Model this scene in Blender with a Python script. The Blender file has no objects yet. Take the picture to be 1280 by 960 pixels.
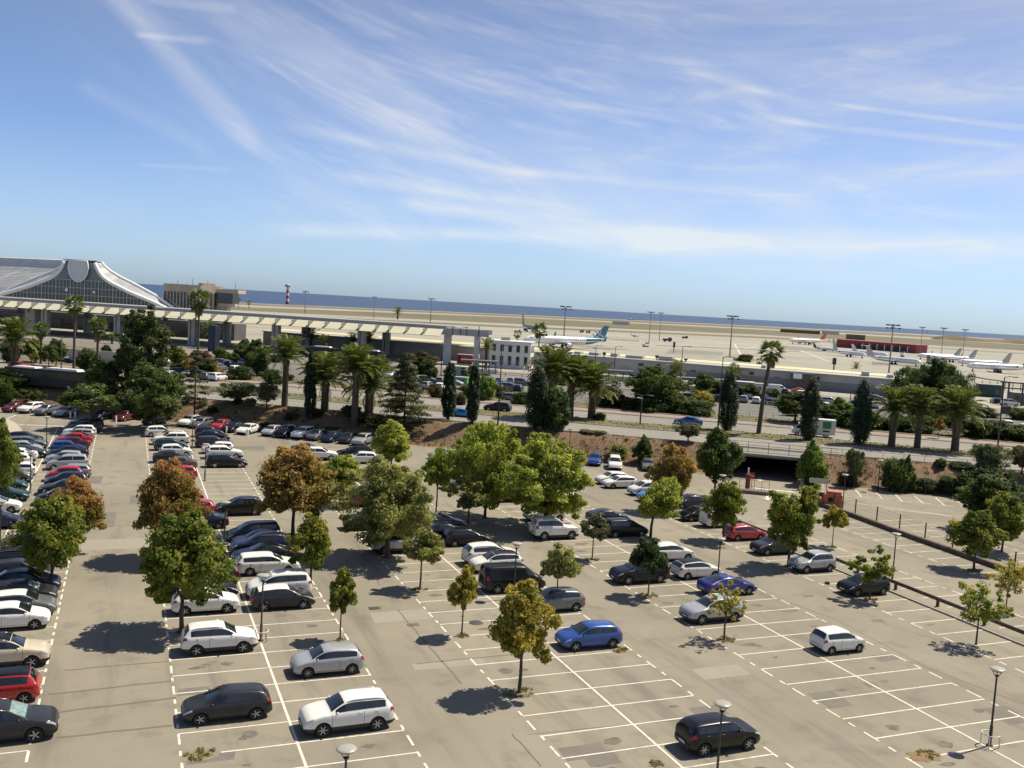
import bpy, bmesh, math, random
import numpy as np
from mathutils import Vector, Matrix
random.seed(7); rs = np.random.RandomState(7)
S = bpy.context.scene
COL = S.collection
R = math.radians

# ------------------------------------------------------------------ camera
CAMH = 20.6
FPX = 1179.7                       # focal length in pixels of a 1280 wide picture
PITCH, ROLL, YAW = 0.08314, 0.05856, 0.38942
cp, sp, cy, sy = math.cos(PITCH), math.sin(PITCH), math.cos(YAW), math.sin(YAW)
FWD = Vector((sy*cp, cy*cp, -sp))
_r = Vector((cy, -sy, 0)); _u = _r.cross(FWD)
RIGHT = math.cos(ROLL)*_r + math.sin(ROLL)*_u
UP = -math.sin(ROLL)*_r + math.cos(ROLL)*_u
cam = bpy.data.cameras.new('camera'); camo = bpy.data.objects.new('camera', cam); COL.objects.link(camo)
cam.sensor_width = 36; cam.lens = FPX/1280*36; cam.clip_start = 0.5; cam.clip_end = 90000
mw = Matrix.Identity(4)
for i in range(3):
    mw[i][0] = RIGHT[i]; mw[i][1] = UP[i]; mw[i][2] = -FWD[i]
mw[2][3] = CAMH
camo.matrix_world = mw
S.camera = camo
S.render.resolution_x = 1024; S.render.resolution_y = 768

# ------------------------------------------------------------------ view
S.view_settings.view_transform = 'Standard'; S.view_settings.look = 'None'
S.view_settings.exposure = 0.45; S.view_settings.gamma = 1.0
S.cycles.max_bounces = 6; S.cycles.diffuse_bounces = 2; S.cycles.glossy_bounces = 3
S.cycles.transparent_max_bounces = 8; S.cycles.transmission_bounces = 3
S.cycles.caustics_reflective = False; S.cycles.caustics_refractive = False

# ------------------------------------------------------------------ sun and sky
SUNV = Vector((2.67, 0.357, 4.0)).normalized()
sun_el = math.asin(SUNV.z); sun_rot = math.atan2(SUNV.x, SUNV.y)
sl = bpy.data.lights.new('sun', 'SUN'); sl.energy = 4.6; sl.angle = R(0.55); sl.color = (1.0, 0.91, 0.75)
so = bpy.data.objects.new('sun', sl); COL.objects.link(so)
so.rotation_euler = (-SUNV).to_track_quat('-Z', 'Y').to_euler(); so.location = (60, 20, 80)

W = bpy.data.worlds.new("World"); S.world = W; W.use_nodes = True
nt = W.node_tree; N = nt.nodes; L = nt.links
N.clear()
def nd(tree, t, **kw):
    n = tree.nodes.new(t)
    for k, v in kw.items():
        if k.startswith('i_'):
            n.inputs[int(k[2:])].default_value = v
        else: setattr(n, k, v)
    return n
def mth(tree, op, a, b=None, c=None, clamp=False):
    n = tree.nodes.new('ShaderNodeMath'); n.operation = op; n.use_clamp = clamp
    for i, v in enumerate((a, b, c)):
        if v is None: continue
        if isinstance(v, (int, float)): n.inputs[i].default_value = v
        else: tree.links.new(v, n.inputs[i])
    return n.outputs[0]
def sstep(tree, v, a, b):
    n = tree.nodes.new('ShaderNodeMapRange'); n.interpolation_type = 'SMOOTHSTEP'
    tree.links.new(v, n.inputs[0]); n.inputs[1].default_value = a; n.inputs[2].default_value = b
    n.inputs[3].default_value = 0; n.inputs[4].default_value = 1
    return n.outputs[0]
sky = nd(nt, 'ShaderNodeTexSky', sky_type='NISHITA', sun_disc=False, sun_elevation=sun_el, sun_rotation=sun_rot,
         altitude=20, air_density=1.0, dust_density=0.4, ozone_density=3.0)
tc = nd(nt, 'ShaderNodeTexCoord')
nrm = nd(nt, 'ShaderNodeVectorMath', operation='NORMALIZE'); L.new(tc.outputs['Generated'], nrm.inputs[0])
sep = nd(nt, 'ShaderNodeSeparateXYZ'); L.new(nrm.outputs[0], sep.inputs[0])
az = mth(nt, 'ARCTAN2', sep.outputs[0], sep.outputs[1])
el = mth(nt, 'ARCSINE', sep.outputs[2])
a_ = mth(nt, 'ADD', az, 0.11)
ac = mth(nt, 'MINIMUM', mth(nt, 'MAXIMUM', a_, -0.6), 0.74)
h_ = mth(nt, 'SUBTRACT', mth(nt, 'MULTIPLY', ac, 0.56), mth(nt, 'MULTIPLY', mth(nt, 'MULTIPLY', ac, ac), 0.38))
c_ = mth(nt, 'ADD', el, h_)
def wnoise(sx, sy_, scale, det, rough, dist, off=0.0):
    cb = nd(nt, 'ShaderNodeCombineXYZ')
    L.new(mth(nt, 'MULTIPLY', a_, sx), cb.inputs[0]); L.new(mth(nt, 'MULTIPLY', c_, sy_), cb.inputs[1]); cb.inputs[2].default_value = off
    n = nd(nt, 'ShaderNodeTexNoise'); L.new(cb.outputs[0], n.inputs['Vector'])
    n.inputs['Scale'].default_value = scale; n.inputs['Detail'].default_value = det
    n.inputs['Roughness'].default_value = rough; n.inputs['Distortion'].default_value = dist
    return n.outputs[0]
n1 = wnoise(3.4, 20, 1.0, 6, 0.62, 0.8, 5.3)      # broad cirrus bands
n2 = wnoise(7, 34, 1.0, 6, 0.60, 1.3, 7.7)       # fine streaks
n3 = wnoise(2.2, 6, 1.2, 4, 0.6, 0.5, 2.3)       # veil
band = sstep(nt, n1, 0.40, 0.74); fine = sstep(nt, n2, 0.38, 0.76); veil = sstep(nt, n3, 0.35, 0.75)
m1 = sstep(nt, mth(nt, 'ADD', mth(nt, 'MULTIPLY', a_, 1.0), mth(nt, 'MULTIPLY', el, 1.0)), 0.20, 0.50)
behind = mth(nt, 'SUBTRACT', 1.0, sstep(nt, a_, -1.0, -0.5))
m1 = mth(nt, 'MULTIPLY', m1, mth(nt, 'SUBTRACT', 1.0, mth(nt, 'MULTIPLY', sstep(nt, el, .4, .8), .7)))
low = sstep(nt, mth(nt, 'ADD', el, mth(nt, 'MULTIPLY', n3, 0.03)), 0.050, 0.085)
cl = mth(nt, 'MULTIPLY', mth(nt, 'ADD', mth(nt, 'MULTIPLY', mth(nt, 'MULTIPLY', band, mth(nt, 'ADD', fine, 0.45)), 0.44), mth(nt, 'MULTIPLY', fine, 0.12)), m1)
cl = mth(nt, 'MULTIPLY', mth(nt, 'ADD', cl, mth(nt, 'MULTIPLY', mth(nt, 'MULTIPLY', mth(nt, 'ADD', veil, mth(nt, 'MULTIPLY', sstep(nt, a_, .35, .95), .40)), m1), 0.30)), low)
def trail(a0, e0, a1, e1, wid, st, soft=1.0):
    # a contrail: distance of the direction from a segment in (azimuth, elevation), ragged by noise
    dx, dy = a1-a0, e1-e0; l2 = dx*dx+dy*dy
    px = mth(nt, 'SUBTRACT', az, a0); py = mth(nt, 'SUBTRACT', el, e0)
    t = mth(nt, 'DIVIDE', mth(nt, 'ADD', mth(nt, 'MULTIPLY', px, dx), mth(nt, 'MULTIPLY', py, dy)), l2, clamp=True)
    ex = mth(nt, 'SUBTRACT', px, mth(nt, 'MULTIPLY', t, dx)); ey = mth(nt, 'SUBTRACT', py, mth(nt, 'MULTIPLY', t, dy))
    d = mth(nt, 'SQRT', mth(nt, 'ADD', mth(nt, 'MULTIPLY', ex, ex), mth(nt, 'MULTIPLY', ey, ey)))
    d = mth(nt, 'ADD', d, mth(nt, 'MULTIPLY', mth(nt, 'SUBTRACT', n2, 0.5), wid*1.6))
    d = mth(nt, 'MAXIMUM', d, 0.0)
    m = mth(nt, 'SUBTRACT', 1.0, sstep(nt, d, 0.0, wid))
    fade = mth(nt, 'MULTIPLY', sstep(nt, t, 0.0, 0.12), mth(nt, 'SUBTRACT', 1.0, sstep(nt, t, 0.85, 1.0))) if soft else 1.0
    return mth(nt, 'MULTIPLY', mth(nt, 'MULTIPLY', m, fade), mth(nt, 'MULTIPLY', mth(nt, 'ADD', fine, 0.7), st))
def ae(x, y):
    d = FWD*FPX + RIGHT*(x-640) - UP*(y-480); d.normalize()
    return math.atan2(d.x, d.y), math.asin(d.z)
TR = [((95, -60), (335, 195), 0.020, 0.34), ((300, 12), (175, -2), 0.006, 0.30), ((165, 43), (268, 52), 0.0055, 0.30), ((90, 100), (275, 195), 0.013, 0.12),
      ((1030, 128), (1330, 165), 0.0035, 0.40), ((960, 148), (1300, 186), 0.005, 0.34), ((165, 205), (300, 213), 0.004, 0.12),
      ((330, 150), (700, 225), 0.010, 0.26), ((620, 210), (1000, 245), 0.008, 0.25), ((850, 85), (1010, 130), 0.007, 0.26),
      ((480, 250), (900, 300), 0.012, 0.36), ((300, 285), (1000, 296), 0.012, 0.30), ((750, 298), (1500, 305), 0.018, 0.42), ((400, 215), (760, 270), 0.012, 0.28),
      ((200, -60), (560, 175), 0.030, 0.26)]
for (q0, q1, wd, st) in TR:
    a0, e0 = ae(*q0); a1, e1 = ae(*q1)
    cl = mth(nt, 'ADD', cl, trail(a0, e0, a1, e1, wd, st))
cl = mth(nt, 'ADD', cl, mth(nt, 'MULTIPLY', mth(nt, 'MULTIPLY', sstep(nt, el, .0, .05), mth(nt, 'SUBTRACT', 1.0, sstep(nt, el, .06, .17))), .16))
cl = mth(nt, 'MULTIPLY', mth(nt, 'MINIMUM', cl, 0.92), mth(nt, 'GREATER_THAN', el, 0.0))
tint = nd(nt, 'ShaderNodeMix', data_type='RGBA', blend_type='MULTIPLY'); tint.inputs[0].default_value = 1.0
L.new(sky.outputs[0], tint.inputs[6])
# clear-sky hue: cooler and a little violet overhead, paler and greener at the horizon
rmp = nd(nt, 'ShaderNodeValToRGB'); L.new(mth(nt, 'MULTIPLY', el, 1.0), rmp.inputs[0])
rmp.color_ramp.elements[0].position = 0.0; rmp.color_ramp.elements[0].color = (0.76, 1.03, 1.58, 1)
_k = rmp.color_ramp.elements.new(0.9); rmp.color_ramp.elements[1].position = 0.3; rmp.color_ramp.elements[1].color = (1.14, 1.03, 1.09, 1); rmp.color_ramp.elements[2].color = (.80, .72, .74, 1)
L.new(rmp.outputs[0], tint.inputs[7])
mix = nd(nt, 'ShaderNodeMix', data_type='RGBA'); L.new(cl, mix.inputs[0]); L.new(tint.outputs[2], mix.inputs[6])
mix.inputs[7].default_value = (8.2, 8.9, 9.8, 1)
bg = nd(nt, 'ShaderNodeBackground'); bg.inputs[1].default_value = 0.072
ccol = nd(nt, 'ShaderNodeValToRGB'); L.new(mth(nt, 'MULTIPLY', el, 3.0), ccol.inputs[0])
ccol.color_ramp.elements[0].position = 0.15; ccol.color_ramp.elements[0].color = (.85, .92, .965, 1)
ccol.color_ramp.elements[1].position = 0.85; ccol.color_ramp.elements[1].color = (.64, .67, .80, 1)
csc = nd(nt, 'ShaderNodeVectorMath', operation='SCALE'); L.new(ccol.outputs[0], csc.inputs[0]); csc.inputs['Scale'].default_value = 9.8
L.new(csc.outputs[0], mix.inputs[7])
L.new(mix.outputs[2], bg.inputs[0])
wo = nd(nt, 'ShaderNodeOutputWorld'); L.new(bg.outputs[0], wo.inputs[0])

# ------------------------------------------------------------------ helpers
UU = Vector((.8168, -.577, 0)); NN = Vector((.577, .8168, 0))     # along / across the avenue
def P(s, t, z=0): return Vector((UU.x*s+NN.x*t, UU.y*s+NN.y*t, z))
def st(p): return p.x*UU.x+p.y*UU.y, p.x*NN.x+p.y*NN.y
FOOT, CREST, UPZ = 126.3, 133.0, 3.0
TUN0, TUN1 = 0.5, 10.4
def gz(x, y):
    s = x*UU.x+y*UU.y; t = x*NN.x+y*NN.y
    if t <= FOOT: return 0.0
    if t >= CREST: return UPZ
    if TUN0 < s < TUN1: return 0.0
    k = (t-FOOT)/(CREST-FOOT); k = k*k*(3-2*k)*.6+k*.4
    return UPZ*k
def at(px, py, z=0.0):
    d = FWD*FPX + RIGHT*(px-640) - UP*(py-480)
    k = (z-CAMH)/d.z
    return Vector((d.x*k, d.y*k, z))
def on(px, py):
    "point of the ground seen at a pixel of the photograph"
    z = 0.0
    for _ in range(25):
        p = at(px, py, z); z = .5*z+.5*gz(p.x, p.y)
    p = at(px, py, z); return Vector((p.x, p.y, gz(p.x, p.y)))
def ppm(p): return FPX/ (p-Vector((0, 0, CAMH))).dot(FWD)         # pixels per metre at a point
def ztop(p, py):
    "height at which a vertical line through p reaches picture row py"
    lo, hi = p.z-5, p.z+80
    for _ in range(40):
        m = (lo+hi)/2; q = Vector((p.x, p.y, m-CAMH))
        y = 480-FPX*q.dot(UP)/q.dot(FWD)
        if y > py: lo = m
        else: hi = m
    return (lo+hi)/2

MATS = {}
def mat(name, col, rough=0.6, metal=0.0, var=0.0, vscale=3.0, bump=0.0, bscale=20.0, coat=0.0, spec=0.5, emit=None, col2=None):
    if name in MATS: return MATS[name]
    m = bpy.data.materials.new(name); m.use_nodes = True; MATS[name] = m
    t = m.node_tree; b = t.nodes['Principled BSDF']
    b.inputs['Base Color'].default_value = (*col, 1); b.inputs['Roughness'].default_value = rough
    b.inputs['Metallic'].default_value = metal; b.inputs['Specular IOR Level'].default_value = spec
    if coat: b.inputs['Coat Weight'].default_value = coat; b.inputs['Coat Roughness'].default_value = 0.06
    if var or bump or col2:
        tc = t.nodes.new('ShaderNodeTexCoord')
        ns = t.nodes.new('ShaderNodeTexNoise'); ns.inputs['Scale'].default_value = vscale; ns.inputs['Detail'].default_value = 5
        t.links.new(tc.outputs['Object'], ns.inputs['Vector'])
        if var or col2:
            cr = t.nodes.new('ShaderNodeValToRGB'); t.links.new(ns.outputs[0], cr.inputs[0])
            c2 = col2 or tuple(min(1, c*(1+var)) for c in col); c1 = tuple(c*(1-var) for c in col) if not col2 else col
            cr.color_ramp.elements[0].position = .32; cr.color_ramp.elements[1].position = .68
            cr.color_ramp.elements[0].color = (*c1, 1); cr.color_ramp.elements[1].color = (*c2, 1)
            t.links.new(cr.outputs[0], b.inputs['Base Color'])
        if bump:
            n2 = t.nodes.new('ShaderNodeTexNoise'); n2.inputs['Scale'].default_value = bscale; n2.inputs['Detail'].default_value = 4
            t.links.new(tc.outputs['Object'], n2.inputs['Vector'])
            bp = t.nodes.new('ShaderNodeBump'); bp.inputs['Strength'].default_value = bump; bp.inputs['Distance'].default_value = .02
            t.links.new(n2.outputs[0], bp.inputs['Height']); t.links.new(bp.outputs[0], b.inputs['Normal'])
    if emit: b.inputs['Emission Color'].default_value = (*emit, 1); b.inputs['Emission Strength'].default_value = 1
    return m
def leafmat(name, c0, c1, c2, trans=0.48):
    "foliage: each face has its own tint (0..1) along a ramp of three leaf colours"
    if name in MATS: return MATS[name]
    m = bpy.data.materials.new(name); m.use_nodes = True; MATS[name] = m
    t = m.node_tree; b = t.nodes['Principled BSDF']; out = t.nodes['Material Output']
    at_ = t.nodes.new('ShaderNodeAttribute'); at_.attribute_name = 'tint'
    cr = t.nodes.new('ShaderNodeValToRGB'); t.links.new(at_.outputs['Fac'], cr.inputs[0])
    e = cr.color_ramp.elements; e[0].position = 0.05; e[0].color = (*c0, 1); e[1].position = 0.95; e[1].color = (*c2, 1)
    k = e.new(0.5); k.color = (*c1, 1)
    t.links.new(cr.outputs[0], b.inputs['Base Color']); b.inputs['Roughness'].default_value = .55
    b.inputs['Specular IOR Level'].default_value = .3
    tr = t.nodes.new('ShaderNodeBsdfTranslucent'); vm = t.nodes.new('ShaderNodeVectorMath'); vm.operation = 'MULTIPLY'; t.links.new(cr.outputs[0], vm.inputs[0]); vm.inputs[1].default_value = (1.55, 1.6, .9); t.links.new(vm.outputs[0], tr.inputs[0])
    mx = t.nodes.new('ShaderNodeMixShader'); mx.inputs[0].default_value = trans
    t.links.new(b.outputs[0], mx.inputs[1]); t.links.new(tr.outputs[0], mx.inputs[2]); t.links.new(mx.outputs[0], out.inputs[0])
    return m

class MB:
    def __init__(s): s.v = []; s.f = []; s.m = []; s.sm = []
    def add(s, vs, fs, mi=0, smooth=False):
        o = len(s.v); s.v += [tuple(v) for v in vs]; s.f += [tuple(o+i for i in f) for f in fs]
        s.m += [mi]*len(fs); s.sm += [smooth]*len(fs); return s
    def box(s, c, d, rz=0.0, mi=0, M=None, taper=1.0):
        x, y, z = d[0]/2, d[1]/2, d[2]/2
        vs = [Vector((sx*x*(taper if sz > 0 else 1), sy_*y*(taper if sz > 0 else 1), sz*z)) for sz in (-1, 1) for sy_ in (-1, 1) for sx in (-1, 1)]
        if M is not None: vs = [M @ v for v in vs]
        else:
            ca, sa = math.cos(rz), math.sin(rz)
            vs = [Vector((v.x*ca-v.y*sa, v.x*sa+v.y*ca, v.z)) for v in vs]
        vs = [v+Vector(c) for v in vs]
        return s.add(vs, [(0, 2, 3, 1), (4, 5, 7, 6), (0, 1, 5, 4), (2, 6, 7, 3), (0, 4, 6, 2), (1, 3, 7, 5)], mi)
    def tube(s, pts, rad, n=8, mi=0, cap=True, smooth=True):
        pts = [Vector(p) for p in pts]; r = rad if isinstance(rad, (list, tuple)) else [rad]*len(pts)
        vs = []; ref = None
        for i, p in enumerate(pts):
            d = (pts[min(i+1, len(pts)-1)]-pts[max(i-1, 0)]).normalized()
            if ref is None: ref = Vector((1, 0, 0)) if abs(d.x) < .9 else Vector((0, 1, 0))
            a = (ref-d*ref.dot(d)).normalized(); ref = a; b = d.cross(a)
            vs += [p+r[i]*(math.cos(2*math.pi*k/n)*a+math.sin(2*math.pi*k/n)*b) for k in range(n)]
        fs = [(i*n+k, i*n+(k+1) % n, (i+1)*n+(k+1) % n, (i+1)*n+k) for i in range(len(pts)-1) for k in range(n)]
        s.add(vs, fs, mi, smooth)
        if cap:
            o = len(s.v)-len(vs); s.f += [tuple(o+k for k in reversed(range(n))), tuple(o+(len(pts)-1)*n+k for k in range(n))]
            s.m += [mi, mi]; s.sm += [False, False]
        return s
    def lathe(s, prof, n=20, c=(0, 0, 0), axis='z', mi=0, smooth=True):
        vs = []
        for (r, z) in prof:
            for k in range(n):
                a = 2*math.pi*k/n
                v = (r*math.cos(a), r*math.sin(a), z)
                if axis == 'y': v = (v[0], v[2], v[1])
                if axis == 'x': v = (v[2], v[0], v[1])
                vs.append((v[0]+c[0], v[1]+c[1], v[2]+c[2]))
        fs = [(i*n+k, i*n+(k+1) % n, (i+1)*n+(k+1) % n, (i+1)*n+k) for i in range(len(prof)-1) for k in range(n)]
        return s.add(vs, fs, mi, smooth)
    def quad(s, a, b, c, d, mi=0): return s.add([a, b, c, d], [(0, 1, 2, 3)], mi)
    def prism(s, poly, z0, z1, mi=0):
        n = len(poly); vs = [(x, y, z0) for x, y in poly]+[(x, y, z1) for x, y in poly]
        fs = [tuple(reversed(range(n))), tuple(range(n, 2*n))]+[(k, (k+1) % n, n+(k+1) % n, n+k) for k in range(n)]
        return s.add(vs, fs, mi)
    def mesh(s, name, mats):
        me = bpy.data.meshes.new(name); me.from_pydata(s.v, [], s.f)
        for m in (mats if isinstance(mats, (list, tuple)) else [mats]): me.materials.append(m)
        me.polygons.foreach_set('material_index', s.m); me.polygons.foreach_set('use_smooth', s.sm)
        me.update(); return me
    def build(s, name, mats, parent=None, **kw): return link(name, s.mesh(name, mats), parent, **kw)
def tag(o, label=None, cat=None, group=None, kind=None):
    if label: o['label'] = label
    if cat: o['category'] = cat
    if group: o['group'] = group
    if kind: o['kind'] = kind
    return o
def link(name, me, parent=None, loc=None, rot=None, scale=None, **kw):
    o = bpy.data.objects.new(name, me); COL.objects.link(o)
    if parent is not None: o.parent = parent
    if loc is not None: o.location = loc
    if rot is not None: o.rotation_euler = rot
    if scale is not None: o.scale = scale if isinstance(scale, (tuple, list)) else (scale,)*3
    return tag(o, **kw)
def empty(name, loc, rz=0.0, **kw): return link(name, None, None, loc, (0, 0, rz), **kw)
def kids(o): return KIDS.get(o.name, [])
def copy_tree(o, parent=None):
    c = o.copy(); COL.objects.link(c); c.parent = parent
    for ch in list(o.children): copy_tree(ch, c)
    return c
ORD = ['first', 'second', 'third', 'fourth', 'fifth', 'sixth', 'seventh', 'eighth', 'ninth', 'tenth', 'eleventh', 'twelfth', 'thirteenth', 'fourteenth', 'fifteenth',
       'sixteenth', 'seventeenth', 'eighteenth', 'nineteenth', 'twentieth'] + ['twenty-'+w for w in ('first', 'second', 'third', 'fourth', 'fifth', 'sixth', 'seventh', 'eighth', 'ninth')] + \
      ['thirtieth'] + ['thirty-'+w for w in ('first', 'second', 'third', 'fourth', 'fifth', 'sixth', 'seventh', 'eighth', 'ninth')] + ['fortieth']+['forty-'+w for w in ('first', 'second', 'third', 'fourth', 'fifth', 'sixth', 'seventh', 'eighth', 'ninth')]
# ================================================================== GROUND
def groundmat(name, c1, c2, c3=None, s1=.05, s2=1.2, fine=40, rough=.9, bump=.15, streak=None):
    if name in MATS: return MATS[name]
    m = bpy.data.materials.new(name); m.use_nodes = True; MATS[name] = m
    t = m.node_tree; b = t.nodes['Principled BSDF']; b.inputs['Roughness'].default_value = rough; b.inputs['Specular IOR Level'].default_value = .25
    tc = t.nodes.new('ShaderNodeTexCoord')
    def ns(scale, det=6, vec=None, rough_=.6):
        n = t.nodes.new('ShaderNodeTexNoise'); n.inputs['Scale'].default_value = scale; n.inputs['Detail'].default_value = det; n.inputs['Roughness'].default_value = rough_
        t.links.new(vec or tc.outputs['Object'], n.inputs['Vector']); return n.outputs[0]
    def mixc(f, a, bb, bt='MIX'):
        n = t.nodes.new('ShaderNodeMix'); n.data_type = 'RGBA'; n.blend_type = bt
        if isinstance(f, float): n.inputs[0].default_value = f
        else: t.links.new(f, n.inputs[0])
        for i, v in ((6, a), (7, bb)):
            if isinstance(v, tuple): n.inputs[i].default_value = (*v, 1)
            else: t.links.new(v, n.inputs[i])
        return n.outputs[2]
    c = mixc(sstep(t, ns(s1), .35, .65), c1, c2)
    if c3: c = mixc(mth(t, 'MULTIPLY', sstep(t, ns(s2), .5, .75), .8), c, c3)
    if streak:
        mp = t.nodes.new('ShaderNodeMapping'); t.links.new(tc.outputs['Object'], mp.inputs['Vector']); mp.inputs['Scale'].default_value = streak[0]; mp.inputs['Rotation'].default_value = (0, 0, streak[1])
        c = mixc(mth(t, 'MULTIPLY', sstep(t, ns(1.0, 4, mp.outputs[0]), .5, .72), streak[3]), c, streak[2])
    g = t.nodes.new('ShaderNodeMapRange'); t.links.new(ns(fine, 3), g.inputs[0]); g.inputs[1].default_value = .3; g.inputs[2].default_value = .7; g.inputs[3].default_value = .82; g.inputs[4].default_value = 1.16
    vm = t.nodes.new('ShaderNodeVectorMath'); vm.operation = 'SCALE'; t.links.new(c, vm.inputs[0]); t.links.new(g.outputs[0], vm.inputs['Scale'])
    t.links.new(vm.outputs[0], b.inputs['Base Color'])
    if bump:
        bp = t.nodes.new('ShaderNodeBump'); bp.inputs['Strength'].default_value = bump; bp.inputs['Distance'].default_value = .03
        t.links.new(ns(fine*.7, 4), bp.inputs['Height']); t.links.new(bp.outputs[0], b.inputs['Normal'])
    return m
M_asph = groundmat('lot_asphalt', (.236, .211, .162), (.286, .256, .196), (.176, .159, .126), .06, .45, 22, streak=((.5, .05, 1), 0.35, (.165, .150, .120), .7))
M_patch = groundmat('asphalt_repair', (.165, .153, .130), (.19, .175, .145), None, .8, 1, 25)
M_patch2 = groundmat('asphalt_repair_pale', (.31, .28, .225), (.295, .265, .212), None, .8, 1, 25)
M_road = groundmat('road_asphalt', (.235, .222, .19), (.27, .255, .218), (.20, .19, .165), .05, .4, 14, streak=((.02, .7, 1), -0.615, (.17, .16, .145), .5))
M_paint = groundmat('road_paint', (.64, .60, .50), (.73, .69, .59), (.34, .31, .25), 1.5, 2.2, 30, rough=.7, bump=.05)
M_conc = groundmat('apron_concrete', (.315, .30, .245), (.365, .345, .28), (.26, .25, .205), .01, .05, 1.2, bump=0, streak=((.003, .05, 1), -0.56, (.21, .20, .155), .8))
M_olive = groundmat('dry_airfield_grass', (.135, .125, .072), (.17, .15, .088), (.20, .175, .11), .006, .03, .5, bump=0, streak=((.002, .04, 1), -0.56, (.12, .12, .07), .5))
M_scrub = groundmat('shore_scrub', (.16, .12, .075), (.21, .165, .11), (.11, .10, .06), .02, .05, .4, bump=0)
M_grass = groundmat('dry_lawn', (.135, .13, .062), (.20, .165, .095), (.09, .11, .045), .2, .8, 9, bump=.3)
M_bank = groundmat('bank_earth', (.165, .108, .062), (.215, .145, .085), (.11, .075, .042), .25, 1.1, 6, bump=.6)
M_gravelly = groundmat('service_ground', (.19, .175, .145), (.235, .215, .18), (.14, .13, .11), .03, .3, 5)
M_sea = mat('sea_water', (.018, .046, .095), rough=.35, spec=.32)
_t = M_sea.node_tree
_tc = _t.nodes.new('ShaderNodeTexCoord'); _n = _t.nodes.new('ShaderNodeTexNoise'); _n.inputs['Scale'].default_value = .02; _n.inputs['Detail'].default_value = 8
_t.links.new(_tc.outputs['Object'], _n.inputs['Vector'])
_b = _t.nodes.new('ShaderNodeBump'); _b.inputs['Strength'].default_value = 1.0; _b.inputs['Distance'].default_value = 14
_t.links.new(_n.outputs[0], _b.inputs['Height']); _t.links.new(_b.outputs[0], _t.nodes['Principled BSDF'].inputs['Normal'])

def sheet(name, pts, m, kind='structure', parent=None, **kw):
    b = MB(); b.add([tuple(p) for p in pts], [tuple(range(len(pts)))])
    return b.build(name, m, parent, kind=kind, **kw)
def band(name, m, s0, s1, t0, t1, z):
    return sheet(name, [P(s0, t0, z), P(s1, t0, z), P(s1, t1, z), P(s0, t1, z)], m)
lot = sheet('parking_lot', [P(-420, -120), P(330, -120), P(330, 172), P(-420, 172)], M_asph)
# raised ground beyond the bank out to the shore
SH = [at(x, y, UPZ) for x, y in ((-700, 321), (-350, 341), (0, 360.3), (320, 379.2), (640, 393), (800, 400.5), (960, 408), (1120, 416), (1280, 425), (1450, 434), (1640, 445))]
up = [P(-900, CREST, UPZ), P(700, CREST, UPZ)]
sheet('airport_ground', [P(-1500, CREST, UPZ), P(2600, CREST, UPZ)]+list(reversed(SH)), M_conc)
b = MB()
for i in range(len(SH)-1):
    a, c = SH[i], SH[i+1]; d = Vector((FWD.x, FWD.y, 0)).normalized()*14
    b.quad(a, c, c+d-Vector((0, 0, 5)), a+d-Vector((0, 0, 5)))
b.build('shore', M_scrub, kind='structure')
sheet('sea', [(-60000, 100, -1), (70000, 100, -1), (70000, 70000, -1), (-60000, 70000, -1)], M_sea)
def strip(name, m, lo, hi, z, xs=(-300, 0, 320, 640, 960, 1280, 1560)):
    a = [at(x, y, UPZ) for x, y in zip(xs, lo)]; c = [at(x, y, UPZ) for x, y in zip(xs, hi)]
    for p in a+c: p.z = z
    bb = MB()
    for i in range(len(xs)-1): bb.quad(a[i], a[i+1], c[i+1], c[i])
    return bb.build(name, m, kind='structure')
strip('shore_scrub_strip', M_scrub, (345.5, 364, 381.8, 395.6, 411, 428.5, 443), (344.3, 362.4, 379.8, 393.6, 408.6, 425.8, 440.4), UPZ+.12)
strip('runway_grass', M_olive, (353, 371.5, 389, 404.6, 419, 438.5, 455), (349.5, 367, 384.5, 396.8, 412.6, 431, 446), UPZ+.06)
strip('taxiway_grass', M_olive, (357.5, 376.5, 394.5, 409.6, 423.2, 443, 460), (356, 374.8, 392.4, 407.4, 421.2, 441.2, 458), UPZ+.06)
# avenue: two carriageways, median lawn, bus lane, pavement
band('avenue_near_carriageway', M_road, -420, 330, CREST+.4, 143.8, UPZ+.02)
band('median_lawn', M_grass, -420, 330, 143.8, 150.6, UPZ+.14)
band('avenue_far_carriageway', M_road, -420, 330, 150.6, 161.3, UPZ+.02)
M_red = groundmat('red_brown_paving', (.21, .125, .09), (.25, .155, .115), None, .4, 1, 12)
M_lane = groundmat('bus_lane_paving', (.27, .225, .185), (.31, .265, .22), (.23, .19, .16), .06, .4, 12)
band('kerb_strip', M_red, -420, 330, 161.3, 162.2, UPZ+.14)
band('bus_lane', M_lane, -420, 330, 162.2, 167.6, UPZ+.02)
band('verge_kerb', M_red, -420, 330, 167.6, 168.2, UPZ+.14)
band('verge', M_grass, -420, 330, 168.2, 176, UPZ+.05)
band('far_car_park', groundmat('dark_asphalt', (.15, .142, .125), (.19, .18, .155), (.12, .112, .10), .05, .4, 14), -420, 420, 176, 214, UPZ+.03)
band('verge_beyond_car_park', M_grass, -200, 420, 214, 217, UPZ+.09)
band('access_road', M_gravelly, -420, 420, 217, 243, UPZ+.03)
def kerb(name, s0, s1, t, z, w=.18, h=.14, par=None):
    b = MB(); c = P((s0+s1)/2, t, z+h/2)
    b.box(c, (abs(s1-s0), w, h), rz=math.atan2(UU.y, UU.x)); return b.build(name, mat('kerb_stone', (.36, .33, .28), .85, var=.12, vscale=2), par, kind='structure')
for t_ in (CREST+.3, 143.7, 150.7, 161.2, 167.5): kerb('kerb', -420, 330, t_, UPZ)

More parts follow.
